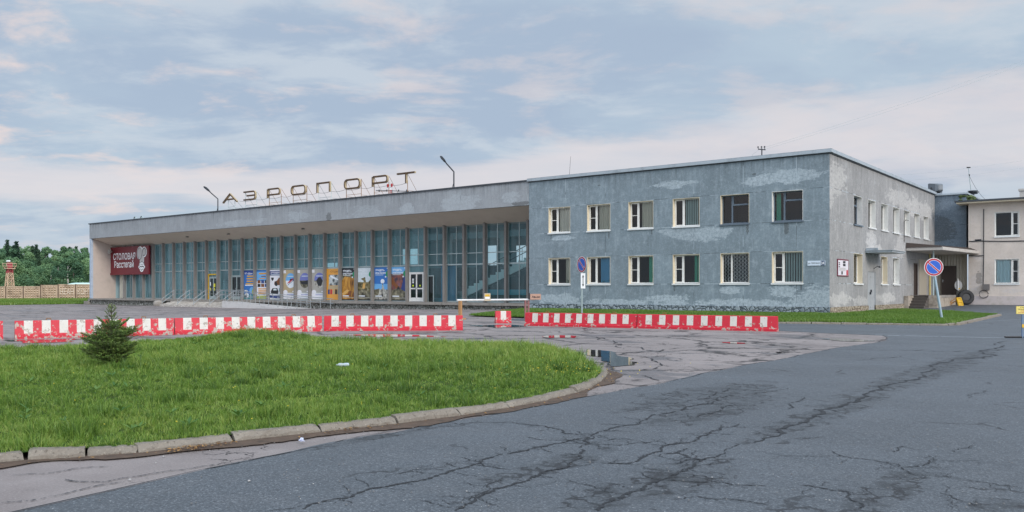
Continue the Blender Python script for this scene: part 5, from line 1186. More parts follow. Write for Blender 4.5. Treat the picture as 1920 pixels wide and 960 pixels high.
d10 = nature(PM['blue'], stonep, .33, lambda r, s: (r(0, 1, .33, .5, PM['sky']), s([(0, .33), (.35, .36), (.3, .1), (0, .1)], rock), s(blob(.55, .58, .13, .07), PM['snow']), s([(.5, .4), (.6, .4), (.58, .53), (.54, .53)], stonep), s([(.2, .12), (.48, .36), (.62, .42), (.78, .12)], stonep), s([(.45, .12), (.52, .28), (.6, .12)], PM['dark'])))
d11 = nature(PM['sky'], dusk, .80, lambda r, s: (s([(.6, .3), (1, .2), (1, .78), (.8, .7)], PM['navy']), s([(.05, .72), (.3, .5), (.5, .42), (.4, .34), (.0, .5)], PM['brown']), s([(0, .03), (1, .03), (1, .24), (.55, .36), (.3, .36), (0, .3)], rock), s([(.35, .33), (.55, .33), (.5, .42), (.4, .42)], PM['dark'])))
specs = [(16, 'blue poster with yellow lines of print, next to the dark double doors', d1), (15, 'poster with a blue top, small photo grid and lime green foot', d2), (14, 'white poster headed with a navy band and two pictured cars', d3), (13, 'tan poster with an oval ski scene on snow', d4_), (12, 'grey poster with an oval view of dark rock, beside the ski poster', d5_),
         (11, 'grey poster with an oval view of a dark peak, beside the amber poster', d6_), (10, 'amber poster with a house picture and a row of small coloured books', d7), (9, 'poster of golden autumn grass under a dark top, beside the amber poster', d8), (8, 'poster of pale sky above dark branching trees and rock', d9), (7, 'blue sky poster with a white round light above a stone tower', d10), (6, 'dusk coloured poster of a rocky slope, next to the white double doors', d11)]
for k, lab, fn in specs: poster(k, lab, fn)

# ------------------------------------------------------------------ rooftop letters
rs = thing('rooftop_sign', 'row of tall rusty Cyrillic letters on thin frames along the terminal roof', 'sign', (-44, 1.0, 8.5))
def ribbon(mb, pts, w, y0, y1, closed=False):
    P = [Vector(p) for p in pts]; n = len(P); A, B = [], []
    for i in range(n):
        a = P[i-1] if (i or closed) else None; b = P[(i+1) % n] if (i < n-1 or closed) else None
        t1 = (P[i]-a).normalized() if a is not None else None; t2 = (b-P[i]).normalized() if b is not None else None
        t = t1 if t2 is None else (t2 if t1 is None else (t1+t2).normalized()); nn = Vector((-t.y, t.x)); k = 1
        if t1 is not None and t2 is not None: k = 1/max(.5, nn.dot(Vector((-t1.y, t1.x))))
        A.append(P[i]+nn*w/2*k); B.append(P[i]-nn*w/2*k)
    rg = range(n if closed else n-1)
    for i in rg:
        j = (i+1) % n
        c = [(A[i].x, y0, A[i].y), (A[j].x, y0, A[j].y), (B[j].x, y0, B[j].y), (B[i].x, y0, B[i].y)]; e = [(x, y1, z) for x, y, z in c]
        mb.add(c, [(0, 1, 2, 3)], 0); mb.add(e, [(3, 2, 1, 0)], 1); mb.add([c[0], c[1], e[1], e[0]], [(0, 1, 2, 3)], 1); mb.add([c[2], c[3], e[3], e[2]], [(0, 1, 2, 3)], 1)
        if not closed and i == 0: mb.add([c[0], c[3], e[3], e[0]], [(0, 1, 2, 3)], 1)
        if not closed and i == n-2: mb.add([c[1], c[2], e[2], e[1]], [(0, 1, 2, 3)], 1)
def rr_pts(x0, x1, z0, z1, r, n=5):
    out = []
    for cx, cz, a in ((x1-r, z1-r, 0), (x0+r, z1-r, 90), (x0+r, z0+r, 180), (x1-r, z0+r, 270)):
        for i in range(n+1): an = R_(a+90*i/n); out.append((cx+r*math.cos(an), cz+r*math.sin(an)))
    return out
LT = [('А', 417.2, 447.2, 361.9, 381.4), ('Э', 456.1, 479, 358.6, 377), ('Р', 500.8, 524.9, 353.4, 372.2), ('О', 545.5, 573, 345.3, 366.5), ('П', 593.6, 618.9, 341, 361.9), ('О', 645.2, 675.1, 334.5, 356.4), ('Р', 697.4, 726.9, 329.5, 351.5), ('Т', 744.4, 777.9, 321, 343)]
LZ0, LZ1 = 9.52, 10.36
for ch, u0, u1, v0, v1 in LT:
    x0, x1 = on_y(u0, 0, 1.0).x, on_y(u1, 0, 1.0).x; x1 = min(x1, x0+2.35); z0, z1 = LZ0, LZ1; w = .125; h = w/2; m = MB(); y0, y1 = .96, 1.13
    a, b, c, d = x0+h, x1-h, z0+h, z1-h; mx = (a+b)/2; mz = z0+(z1-z0)*.5
    if ch == 'А': ribbon(m, [(a, z0), (mx, d), (b, z0)], w, y0, y1); ribbon(m, [(a+.42, z0+.28), (b-.42, z0+.28)], w, y0+.004, y1)
    elif ch == 'Э':
        rp = rr_pts(a, b, c, d, .24); ribbon(m, [(a, c), (b-.24, c)]+rp[-5:]+rp[:6]+[(a, d)], w, y0, y1); ribbon(m, [(a+.45, mz), (b-h, mz)], w, y0+.004, y1)
    elif ch == 'Р':
        rp = rr_pts(a, b, z0+.27, d, .22); ribbon(m, [(a, z0), (a, d)], w, y0, y1); ribbon(m, [(a+h, z0+.27), (b-.22, z0+.27)]+rp[-5:]+rp[:6]+[(a+h, d)], w, y0+.004, y1)
    elif ch == 'О': ribbon(m, rr_pts(a, b, c, d, .30), w, y0, y1, True)
    elif ch == 'П': ribbon(m, [(a, z0), (a, d), (b, d), (b, z0)], w, y0, y1)
    else: ribbon(m, [(x0, d), (x1, d)], w, y0, y1); ribbon(m, [(mx, z0), (mx, d-h)], w, y0+.004, y1)
    lt = m.build('letter', [M['letter_face'], M['letter_side']], rs, recalc=False)
    f = MB(); legs = (x0+.65, x1-.65) if ch == 'А' else ((mx,) if ch == 'Т' else (a, b))
    for i, xl in enumerate(legs):
        top = z0+.25 if ch in 'АТ' else (d if ch != 'Р' or i == 0 else z0+.3)
        f.tube([(xl, 1.19, 8.5), (xl, 1.19, top)], .024, 0, 6); f.tube([(xl, 1.2, z1-.1 if ch != 'А' else z0+.3), (xl, 2.6, 8.5)], .014, 0, 5); f.tube([(xl, 1.2, 9.0), (xl, 2.1, 8.98)], .012, 0, 5)
    if len(legs) == 2: f.tube([(legs[0], 1.2, 9.1), (legs[1], 1.2, 9.1)], .016, 0, 5)
    f.build('support_frame', M['rust'] if ch in 'РТО' else M['alu'], lt)
m = MB(); xs = [(on_y(u, 0, 1.0).x) for u in (447, 475, 501, 526, 545, 573, 594, 619, 645, 675, 697, 727, 760)]
for a, b in zip(xs[:-1], xs[1:]): cable(m, [(a, 1.1, 9.55), (b, 1.1, 9.55)], .012, .10)
m.build('linking_wire', M['darkmetal'], rs)

# ------------------------------------------------------------------ roof lamps, aerials, floodlight, wires
def roof_lamp(u0, v0, u1, v1, u2, v2, label):
    b = on_y(u0, v0, 1.5); dep = (b-CAM).dot(FW); b.z = 8.5
    e = at(u0, v1, dep); hd = at(u2, v2, dep); k = at(u1, (v1+v2)/2+0, dep)
    t = thing('street_lamp', label, 'lamp', tuple(b), 'curved lamps on the terminal roof'); d = (hd-e); j = e+d*.58
    m = MB(); m.tube([b, e-Vector((0, 0, .25)), e, e+d*.08, j], .05, 0, 8); m.build('pole', M['darkmetal'], t)
    m = MB(); s = d.normalized(); n = s.cross(Vector((0, 0, 1))).normalized(); up = n.cross(s); L = (hd-j).length*1.05
    secs = [(0, .07, .05), (.15, .09, .07), (.35, .17, .10), (.8, .20, .11), (1, .13, .06)]; vs = []
    for q, w, hh in secs: c = j+s*L*q; vs += [c+n*w+up*hh, c-n*w+up*hh, c-n*w-up*hh*.6, c+n*w-up*hh*.6]
    m.add(vs, [(i*4+a, i*4+(a+1) % 4, (i+1)*4+(a+1) % 4, (i+1)*4+a) for i in range(4) for a in range(4)]+[(0, 3, 2, 1), (16, 17, 18, 19)]); m.build('lamp_head', M['darkmetal'], t)
    m = MB(); m.box(b.x-.35, b.x+.35, b.y-.06, b.y+.06, 8.5, 8.62); m.tube([b+Vector((-.3, 0, .1)), b+Vector((0, 0, .8))], .02); m.build('base', M['darkmetal'], t)
roof_lamp(408.5, 394, 398, 373, 383, 350.5, 'dark roof lamp standing beside the first letter of the rooftop sign')
roof_lamp(851, 352, 838, 322, 826, 294, 'dark roof lamp leaning over the fascia between rooftop sign and office block')
t = thing('anemometer_mast', 'small dark mast with three cups on the office block roof edge', 'mast', (-4.26, 1.5, 8.4))
m = MB(); m.tube([(-4.26, 1.5, 8.4), (-4.26, 1.5, 9.36)], .035); m.build('pole', M['darkmetal'], t)
m = MB(); m.tube([(-4.44, 1.4, 9.36), (-4.08, 1.6, 9.31)], .03); 
for q in (-.17, 0, .15): m.tube([(-4.26+q, 1.5+q*.5, 9.34), (-4.26+q-.02, 1.5+q*.5, 9.44)], .02); m.lathe([(0.001, -.05), (.06, 0), (0.001, .06)], (-4.28+q, 1.5+q*.5, 9.48), n=8)
m.build('crossarm', M['darkmetal'], t); m = MB(); m.tube([(-4.4, 1.45, 9.33), (-4.75, 1.3, 9.05), (-4.7, 1.6, 8.5)], .006); m.build('stay_wire', M['alu'], t)
t = thing('whip_antenna', 'thin whip antenna on the office block roof near the terminal', 'antenna', (-17.8, 2, 8.4)); m = MB(); m.tube([(-17.8, 2, 8.4), (-17.8, 2, 9.1), (-17.7, 2, 10.3)], .014, 0, 6, .008); m.build('whip', M['darkmetal'], t); m = MB(); m.lathe([(.06, 8.4), (.06, 8.85), (.03, 8.9)], (-17.8, 2, 0), n=8); m.build('base', M['darkmetal'], t)
t = thing('radio_antenna', 'low dark dipole antenna with a red and white lamp stand behind the rooftop letters', 'antenna', (-38.9, 6, 8.5))
m = MB(); m.tube([(-38.9, 6, 8.5), (-38.9, 6, 9.95)], .03); m.tube([(-40.7, 5.8, 10.02), (-37.1, 6.2, 9.72)], .03)
for q in (-1.0, -.4, .5, 1.1): m.tube([(-38.9+q*1.5, 6+q*.1, 9.80-q*.1), (-38.9+q*1.5, 6+q*.1, 9.98-q*.1)], .045)
m.build('dipole', M['darkmetal'], t)
m = MB()
for i, (za, zb) in enumerate(((8.5, 9.3), (9.3, 9.6), (9.6, 9.9), (9.9, 10.15))):
    for q in (-.12, .12): m.tube([(-38.75+q, 5.6, za), (-38.75+q, 5.6, zb)], .04, i % 2)
m.tube([(-39.1, 5.6, 10.15), (-38.4, 5.6, 10.15)], .03, 1)
for q in (-.22, .26): m.tube([(-38.78+q, 5.6, 10.15), (-38.78+q, 5.6, 10.42)], .09, 0)
m.build('lamp_stand', [M['red_paint'], M['sign_white']], t)
t = thing('roof_vent', 'pair of low vent hoods near the far end of the terminal roof', 'vent', (-75.5, 3, 8.5))
for xx in (-76.4, -75.0):
    m = MB(); m.tube([(xx, 3, 8.5), (xx, 3, 9.2), (xx+.15, 3, 9.38), (xx+.4, 3, 9.38), (xx+.55, 3, 9.2), (xx+.55, 3, 8.5)], .07); m.build('vent_pipe', M['alu'], t)
sp = at(1755, 362, 66); t = thing('floodlight', 'big grey box floodlight on the roof corner above the annex', 'floodlight', (sp.x, sp.y, 8.5))
c = at(1756, 352.5, 66); m = MB(); m.tube([(c.x, c.y, 8.5), (c.x, c.y, c.z-.42)], .05); m.tube([c+RT*.42+Vector((0, 0, .05)), c+RT*.42-Vector((0, 0, .38)), c-RT*.42-Vector((0, 0, .38)), c-RT*.42+Vector((0, 0, .05))], .035); m.build('bracket', M['darkmetal'], t)
m = MB(); vs = []
for q, w, hh in ((-.36, .36, .36), (-.26, .36, .38), (.2, .30, .30), (.36, .16, .18)):
    o = c+RT*q*-1*0+FW*q*.8; o = c+(RT*-.5+FW*.86)*(-q); vs += [o+RT*w+Vector((0, 0, hh)), o-RT*w+Vector((0, 0, hh)), o-RT*w-Vector((0, 0, hh)), o+RT*w-Vector((0, 0, hh))]
m.add(vs, [(i*4+a, i*4+(a+1) % 4, (i+1)*4+(a+1) % 4, (i+1)*4+a) for i in range(3) for a in range(4)]+[(0, 1, 2, 3), (12, 15, 14, 13)]); m.build('lamp_body', M['conc_dark'], t, bevel=.03)
c = at(1824, 366, 68); t = thing('roof_ventilator', 'stacked disc ventilator on the annex roof', 'ventilator', (c.x, c.y, 8.4)); m = MB(); b0 = c.z
m.lathe([(.12, 8.4-b0), (.12, .1), (.34, .10), (.40, .14), (.34, .16), (.2, .17), (.46, .22), (.48, .25), (.2, .27), (.36, .32), (.38, .35), (.1, .38), (0.001, .38)], c, n=18); m.build('discs', M['conc_dark'], t)
t = thing('aerial_mast', 'thin aerial mast with insulators rising behind the cream building eave', 'mast', tuple(at(1822, 372, 72))); c = [at(1822, 372, 72), at(1819, 345, 72), at(1817, 329, 72), at(1816, 314, 72)]
m = MB(); m.tube(c, .025, 0, 6); m.build('pole', M['alu'], t)
m = MB(); m.tube([c[3]-RT*.15, c[3]+RT*.15], .05); m.tube([at(1817.5, 327, 72), at(1817.5, 330.5, 72)], .06, 0, 8, .03); m.build('insulator', M['black'], t)
m = MB(); cable(m, [at(1818, 331, 72), at(1850, 376, 72)], .011, .25); m.build('guy_wire', M['darkmetal'], t)
for i, (p, q, lab) in enumerate((((-4.3, 1.5, 9.4), at(2150, 18, 70), 'upper thin wire slanting from the office block roof to the top corner of the sky'), ((-4.2, 1.5, 9.3), at(2150, 26, 70), 'lower thin wire slanting from the office block roof to the top corner of the sky'), (at(1600, 329, 72), at(1816, 315, 72), 'thin wire running from the sky over the side wall to the top insulator'), (at(1600, 337, 72), at(1817, 328, 72), 'thin wire running from the sky over the side wall to the lower insulator'), (at(1816, 315, 72), at(2100, 265, 72), 'thin wire running from the top insulator over the cream building'), (at(1817, 328, 72), at(2100, 280, 72), 'thin wire running from the lower insulator over the cream building'))):
    m = MB(); cable(m, [p, q], .006, .5 if i < 2 else .2); tag(m.build('overhead_wire', M['alu'], None, loc=tuple(p)), lab, 'wire', 'thin overhead wires')

# ------------------------------------------------------------------ barriers
def barrier(p, q, style, label, chip=False, short=0):
    """p, q: front bottom corners; local x along, y away from the road"""
    p, q = Vector(p), Vector(q); L = (q-p).length; rz = math.atan2(q.y-p.y, q.x-p.x); gz = ground_z(p.x, p.y)
    t = thing('concrete_barrier', label, 'barrier', (p.x, p.y, gz), 'red and white concrete barriers closing off the forecourt', rz)
    prof = [(0, 0), (0, .07), (.055, .105), (.10, .465), (.115, .485), (.245, .485), (.26, .465), (.305, .105), (.36, .07), (.36, 0)]
    if style == 'L': cuts = [(L*i/19, L*(i+1)/19, i % 2) for i in range(19)]
    elif style == 'R':
        e = .30; wv = .22; n = 9; gp = (L-2*e-n*wv)/(n-1) if not short else 0; cuts = [(0, e, 0)]; x = e
        for i in range(n):
            cuts.append((x, x+wv, 1)); x += wv
            if i < n-1: cuts.append((x, x+gp, 0)); x += gp
        cuts.append((x, L, 0))
    else: cuts = [(0, L*.33, 0), (L*.33, L*.68, 1), (L*.68, L, 0)]
    red, white = (M['bar_red_chip'], M['bar_white_chip']) if chip else (M['bar_red'], M['bar_white'])
    m = MB(); r = random.Random(label); 
    for x0, x1, w in cuts:
        k = max(1, int((x1-x0)/.12))
        for s in range(k):
            a, b = x0+(x1-x0)*s/k, x0+(x1-x0)*(s+1)/k
            for j in range(len(prof)-1):
                upper = j in ((2, 6) if style == 'R' else (2, 3, 4, 5, 6)); mi = 1 if (w and upper) else 0
                if w and j == 2:
                    (y0, z0), (y1, z1) = prof[2], prof[3]; za = z0+(z1-z0)*.10; ya = y0+(y1-y0)*.10
                    m.add([(a, y0, z0), (b, y0, z0), (b, ya, za), (a, ya, za)], [(0, 1, 2, 3)], 0); m.add([(a, ya, za), (b, ya, za), (b, y1, z1), (a, y1, z1)], [(0, 1, 2, 3)], 1); continue
                (y0, z0), (y1, z1) = prof[j], prof[j+1]; m.add([(a, y0, z0), (b, y0, z0), (b, y1, z1), (a, y1, z1)], [(0, 1, 2, 3)], mi)
    m.add([(0, y, z) for y, z in prof], [tuple(range(len(prof)))], 0); m.add([(L, y, z) for y, z in prof], [tuple(range(len(prof)-1, -1, -1))], 0)
    o = m.build('barrier_body', [red, white], t, recalc=False)
    m = MB()
    for x in (L*.2, L*.8) if L > 1 else (L*.5,): m.tube([(x-.06, .18, .48), (x-.05, .18, .54), (x+.05, .18, .54), (x+.06, .18, .48)], .012, 0, 6)
    m.build('lifting_loop', M['rust'], t); return t
W2 = lambda u, v: wpt(u, v)
d01 = (Vector(W2(327, 627.8))-Vector(W2(28, 636))).normalized()
b0 = Vector(W2(6, 636.3)); barrier(b0-d01*4.4, b0, 'L', 'chipped red and white barrier beyond the gap, mostly cut off by the picture edge', True)
barrier(W2(28, 636), W2(327, 627.9), 'L', 'badly chipped red and white barrier behind the little spruce', True)
barrier(W2(328.5, 627.7), W2(605, 621.2), 'L', 'flaking red and white barrier directly behind the tall grass mound', True)
barrier(W2(607, 620.8), W2(868, 619.5), 'L', 'brighter red and white barrier ending below the boom rest post')
barrier(W2(982.8, 610.8), W2(1192.5, 615.6), 'R', 'red barrier with nine narrow white panels below the boom counterweight')
barrier(W2(1193.5, 615.7), W2(1455.6, 621.9), 'R', 'red barrier with nine narrow white panels ending by the lawn kerb')
pp = Vector(W2(930, 606.5)); qq = Vector(W2(957, 606.3)); barrier(pp, pp+(qq-pp).normalized()*.62, 'S', 'short broken stub of red and white barrier alone in the gap')

# ------------------------------------------------------------------ boom gate
bd = 38.0; a = at(857, 564.5, bd); b = at(1002, 562, bd); zb = .86
t = thing('boom_gate', 'white horizontal boom gate with timber rest post, rusty stand and pinkish counterweight', 'barrier gate', (b.x-.3, b.y, 0))
m = MB(); a.z = zb; b.z = zb+.03; m.tube([a, b], .042, 0, 8); m.build('boom', M['white_paint'], t)
m = MB(); c = at(863, 565, bd); c.z = 0; m.box(c.x-.07, c.x+.07, c.y-.05, c.y+.05, 0, zb-.04); m.box(c.x-.22, c.x+.22, c.y-.14, c.y+.14, 0, .06); m.build('rest_post', M['wood'], t)
m = MB()
for uu in (985, 991):
    c = at(uu, 565, bd); m.tube([(c.x, c.y, 0), (c.x, c.y, zb)], .05, 0, 6)
c0, c1 = at(985, 565, bd), at(991, 565, bd)
for z in (.15, .4, .65): m.tube([(c0.x, c0.y, z), (c1.x, c1.y, z+.12)], .025, 0, 5)
m.build('stand', plain('stand_paint', lin('#8a5f5c'), .7, .25, 12), t)
c = at(1004, 556.5, bd); m = MB(); fb = lambda x, d, z: tuple(c+RT*x+FW*d+Vector((0, 0, z))); m.box(-.24, .24, -.14, .14, -.13, .13, 0, fb); w_ = m.build('counterweight', plain('counterweight_paint', lin('#b08c7a'), .8, .15, 6), t, bevel=.01)
m = MB(); text(m, 'Ав-ос', -.17, .20, -.05, .05, -.146, 0, fb, .03); m.build('lettering', M['black'], w_, recalc=False)
m = MB(); m.box(-.32, -.25, -.1, .1, -.1, .17, 0, fb); m.build('pivot', M['black'], t)
c = at(914, 557.5, bd); m = MB(); fb2 = lambda x, d, z: tuple(c+RT*x+FW*d+Vector((0, 0, z))); m.box(-.135, .135, -.06, -.045, -.16, .18, 0, fb2); o = m.build('boom_board', plain('board_beige', lin('#bfae94'), .6, .12, 9), t)
m = MB(); m.quad(*[fb2(x, -.063, z) for x, z in ((-.10, .04), (.10, .04), (.10, .13), (-.10, .13))]); m.build('board_print', M['yellow'], o, recalc=False)
m = MB(); m.quad(*[fb2(x, -.0635, z) for x, z in ((-.10, -.07), (.10, -.07), (.10, .02), (-.10, .02))]); m.build('board_print', M['sign_white'], o, recalc=False)

# ------------------------------------------------------------------ road signs
def no_parking(t, c, r, rx, tilt=0):
    """disc centred at c facing direction angle rx (0 = -Y)"""
    fx = Vector((math.cos(rx), math.sin(rx), 0)); fy = Vector((-math.sin(rx), math.cos(rx), 0))
    def fn(a, d, z): return tuple(c+fx*(a*math.cos(tilt)-z*math.sin(tilt))+fy*d+Vector((0, 0, a*math.sin(tilt)+z*math.cos(tilt))))
    circ = lambda rad, n=40: [(rad*math.cos(2*math.pi*i/n), rad*math.sin(2*math.pi*i/n)) for i in range(n)]
    m = MB(); m.prism(circ(r), 0, .02, 3, fn); m.poly([fn(a, -.002, z) for a, z in circ(r*.995)], 0); m.poly([fn(a, -.004, z) for a, z in circ(r*.945)], 1); m.poly([fn(a, -.006, z) for a, z in circ(r*.76)], 0); m.poly([fn(a, -.008, z) for a, z in circ(r*.73)], 2)
    def bar(w, d, mi, l): 
        q = math.sqrt(.5); n = Vector((q, q))*w/2; p0, p1 = Vector((-q, q))*l, Vector((q, -q))*l; m.poly([fn(*(s.x, d, s.y)) for s in (p0+n, p1+n, p1-n, p0-n)], mi)
    bar(r*.21, -.010, 0, r*.76); bar(r*.145, -.012, 1, r*.80)
    return m.build('sign_face', [M['sign_white'], M['sign_red'], M['blue_print'], M['alu']], t, recalc=False), fn
base = on_ground(1766, 600.5); c = at(1749.5, 501, (base-CAM).dot(FW)); base.z = .06
t = thing('no_parking_sign', 'round blue and red no-parking sign on a leaning grey pole on the grass corner', 'road sign', tuple(base))
no_parking(t, c-FW*.06, .395, R_(YAW)-.12, R_(3)); m = MB(); top = c+(c-base).normalized()*.1; m.tube([base, base.lerp(top, .5), top], .055, 0, 10); m.tube([c+RT*-.2+FW*.02, c+RT*.2+FW*.02], .02); m.build('pole', plain('pole_grey', lin('#9db0ba'), .45, .12, 5, .3), t)
base = on_ground(1091, 588.3, .09); dd = (base-CAM).dot(FW); c = at(1090.5, 496, dd)
t = thing('no_parking_sign', 'round no-parking sign turned aside, over a white arrow plate, beside the blue-blind window', 'road sign', tuple(base))
no_parking(t, c-FW*.06, .42, R_(YAW)+R_(-60)); m = MB(); q = at(1090.8, 482, dd); m.tube([base, q], .045, 0, 10); m.build('pole', M['alu'], t)
fx = RT; c2 = at(1093, 526.5, dd)-FW*.07; fn = lambda a, d, z: tuple(c2+RT*a+FW*d+Vector((0, 0, z)))
m = MB(); m.box(-.115, .115, 0, .012, -.395, .395, 0, fn); pl_ = m.build('arrow_plate', M['sign_white'], t)
m = MB(); m.poly([fn(a, -.003, z) for a, z in ((-.02, -.2), (.02, -.2), (.02, .2), (-.02, .2))]); m.poly([fn(a, -.0035, z) for a, z in ((0, .31), (-.055, .18), (.055, .18))]); m.poly([fn(a, -.0035, z) for a, z in ((0, -.31), (.055, -.18), (-.055, -.18))]); m.build('double_arrow', M['black'], pl_, recalc=False)
base = on_ground(1917, 634); t = thing('parking_notice', 'small yellow notice on a low grey post at the edge of the road', 'notice', tuple(base)); dd = (base-CAM).dot(FW)
c = at(1920, 581.5, dd)+RT*.02; fn = lambda a, d, z: tuple(c+RT*a+FW*d+Vector((0, 0, z)))
m = MB(); m.box(-.235, .235, -.01, .01, -.105, .105, 0, fn); pn = m.build('notice_panel', M['pale_yellow'], t, bevel=.004)
m = MB()
for i, s in enumerate(('СТОЯНКА', 'ТРАНСПОРТА', 'СТРОГО', 'ЗАПРЕЩЕНА')): ww = (.13, .20, .12, .19)[i]; text(m, s, -ww, ww, .055-.047*i, .085-.047*i, -.013, 1 if i > 1 else 0, fn, .02)
m.build('lettering', [M['black'], M['sign_red']], pn, recalc=False)
m = MB(); pb = at(1917, 590, dd); m.box(-.03, .03, .012, .06, -.0, .0, 0, fn) if False else None
m.tube([base, (base.x, base.y, pb.z)], .030, 0, 8); m.build('post', plain('post_blue_grey', lin('#6d7f96'), .5, .1, 5), t)
m = MB(); q0 = at(1917, 611, dd); fq = lambda a, d, z: tuple(q0+RT*a+FW*d+Vector((0, 0, z))); m.box(-.035, .10, -.05, -.034, -.045, .045, 0, fq); m.build('reflector', M['yellow'], t)
m = MB(); e0, e1 = on_ground(1884, 634), on_ground(1990, 634.5); m.tube([(e0.x, e0.y, .03), (base.x, base.y, .03), (e1.x, e1.y, .03)], .028, 0, 6); m.build('base_bar', M['black'], t)
c = at(1797, 535, 62.5); t = thing('round_plate_sign', 'grey back of a small round sign on a thin striped pole beside the tyre', 'road sign', (c.x, c.y, .3)); m = MB(); rx = R_(YAW)+R_(-25); fx = Vector((math.cos(rx), math.sin(rx), 0)); fy = Vector((-math.sin(rx), math.cos(rx), 0))
fn = lambda a, d, z: tuple(c+fx*a+fy*d+Vector((0, 0, z))); m.prism([(.25*math.cos(i*math.pi/14), .36*math.sin(i*math.pi/14)) for i in range(28)], 0, .02, 0, fn); o = m.build('sign_plate', plain('plate_grey', lin('#a7a6a4'), .5, .08, 4), t)
m = MB(); m.quad(*[fn(a, -.004, z) for a, z in ((.02, -.32), (.10, -.28), (.14, -.22), (.02, -.2))]); m.build('sticker', M['yellow'], o, recalc=False)
m = MB(); zs = [.25, .6, .9, 1.3, 2.15]
for i in range(4): m.tube([(c.x-.02, c.y-.04, zs[i]), (c.x-.02, c.y-.04, zs[i+1])], .03, i % 2, 6)
m.build('pole', [M['darkmetal'], M['sign_white']], t)
c = at(1812, 563, 62); gz = ground_z(c.x, c.y); R0 = .56
t = thing('old_tyre', 'large old lorry tyre leaning against the cream building wall', 'tyre', (c.x, c.y, gz)); m = MB(); rx = R_(YAW)-.15; lean = .18
fx = Vector((math.cos(rx), math.sin(rx), 0)); fy = Vector((-math.sin(rx), math.cos(rx), 0)); up = (Vector((0, 0, 1))+fy*lean).normalized(); n2 = fx.cross(up)
prof = [(.25, -.10), (.30, -.14), (.46, -.15), (.54, -.11), (.56, 0), (.54, .11), (.46, .15), (.30, .14), (.25, .10)]; vs = []; nn = 32
for rad, h in prof:
    for j in range(nn): an = 2*math.pi*j/nn; vs.append(Vector((c.x, c.y, gz))+up*(R0+rad*math.sin(an))+fx*rad*math.cos(an)+n2*h)
k = len(prof); m.add(vs, [(i*nn+j, i*nn+(j+1) % nn, ((i+1) % k)*nn+(j+1) % nn, ((i+1) % k)*nn+j) for i in range(k) for j in range(nn)]); m.build('tyre_body', M['rubber'], t, smooth=True)
m = MB(); vs = []
for rad, h in ((.36, -.152), (.40, -.156), (.40, -.150), (.36, -.148)):
    for j in range(nn): an = 2*math.pi*j/nn; vs.append(Vector((c.x, c.y, gz))+up*(R0+rad*math.sin(an))+fx*rad*math.cos(an)+n2*h)
m.add(vs, [(i*nn+j, i*nn+(j+1) % nn, (i+1)*nn+(j+1) % nn, (i+1)*nn+j) for i in range(3) for j in range(nn)]); m.build('sidewall_ring', plain('worn_rubber', lin('#5d5a57'), .8, .2, 9), t)
m = MB(); m.poly([Vector((c.x, c.y, gz))+up*(R0+.29*math.sin(a*.35))+fx*.29*math.cos(a*.35)+n2*.10 for a in range(18)]); m.build('hollow_shade_disc', M['black'], t, recalc=False)  # black disc stands in for the shade inside the tyre
c = at(1799, 569, 60.5); gz = ground_z(c.x, c.y); t = thing('yellow_trestle', 'battered yellow folding trestle leaning beside the old tyre', 'trestle', (c.x, c.y, gz)); Z = Vector((0, 0, 1)); b0 = Vector((c.x, c.y, gz))
m = MB(); P4 = [b0+RT*-.06, b0+RT*.26+Z*0, b0+RT*.08+Z*.56, b0+RT*-.2+Z*.54]
for i in range(4): m.tube([P4[i], P4[(i+1) % 4]], .05, 0, 6)
m.tube([P4[3].lerp(P4[0], .5), P4[2].lerp(P4[1], .5)], .05, 0, 6); 
vs = [P4[0], P4[1], P4[2], P4[3]]; m.add([v-FW*.02 for v in vs]+[v+FW*.03 for v in vs], [(0, 1, 2, 3), (7, 6, 5, 4)]); m.build('front_frame', M['yellow'], t)
m = MB()
for q in (0, .3): m.tube([b0+RT*(-.22+q)+Z*.58, b0+RT*(-.75+q*.7)+FW*.3+Z*.05], .04, 0, 6)
m.tube([b0+RT*-.8+FW*.3+Z*.1, b0+RT*-.1+FW*.2+Z*.32], .04, 0, 6); m.build('rear_leg', M['wood'], t)
# street name plate and information board
t = thing('street_nameplate', 'white street nameplate with a blue house number by the building corner', 'nameplate', (-.68, -.02, 2.74)); m = MB(); m.box(-1.15, -.22, -.035, -.004, 2.61, 2.87); pb_ = m.build('plate', plain('plate_white', lin('#cfd9e4'), .4, .04), t, bevel=.006)
m = MB(); m.quad((-.45, -.0365, 2.62), (-.24, -.0365, 2.62), (-.24, -.0365, 2.86), (-.45, -.0365, 2.86)); m.build('number_field', plain('nameplate_blue', lin('#1f3f66'), .4, .05), pb_, recalc=False)
m = MB(); text(m, 'ул. ГЕРМАНА', -1.11, -.50, 2.68, 2.78, -.038, 0, front(0), .01); text(m, '34', -.43, -.26, 2.66, 2.82, -.039, 1, front(0), .03); m.build('lettering', [M['black'], M['sign_white']], pb_, recalc=False)
t = thing('information_board', 'white information board with a dark red rim on the side wall', 'board', (.02, 2.2, 2.1)); m = MB(); m.box(1.22, 3.2, -.045, -.003, 2.06, 3.0, 0, fS); ib = m.build('board_rim', plain('rim_maroon', lin('#6d2a3a'), .5, .06), t, bevel=.01)
m = MB(); m.quad(*[fS(a, -.048, z) for a, z in ((1.30, 2.12), (3.1, 2.12), (3.1, 2.93), (1.30, 2.93))]); m.build('board_panel', plain('board_white', lin('#d9d3d8'), .5, .04), ib, recalc=False)
m = MB()
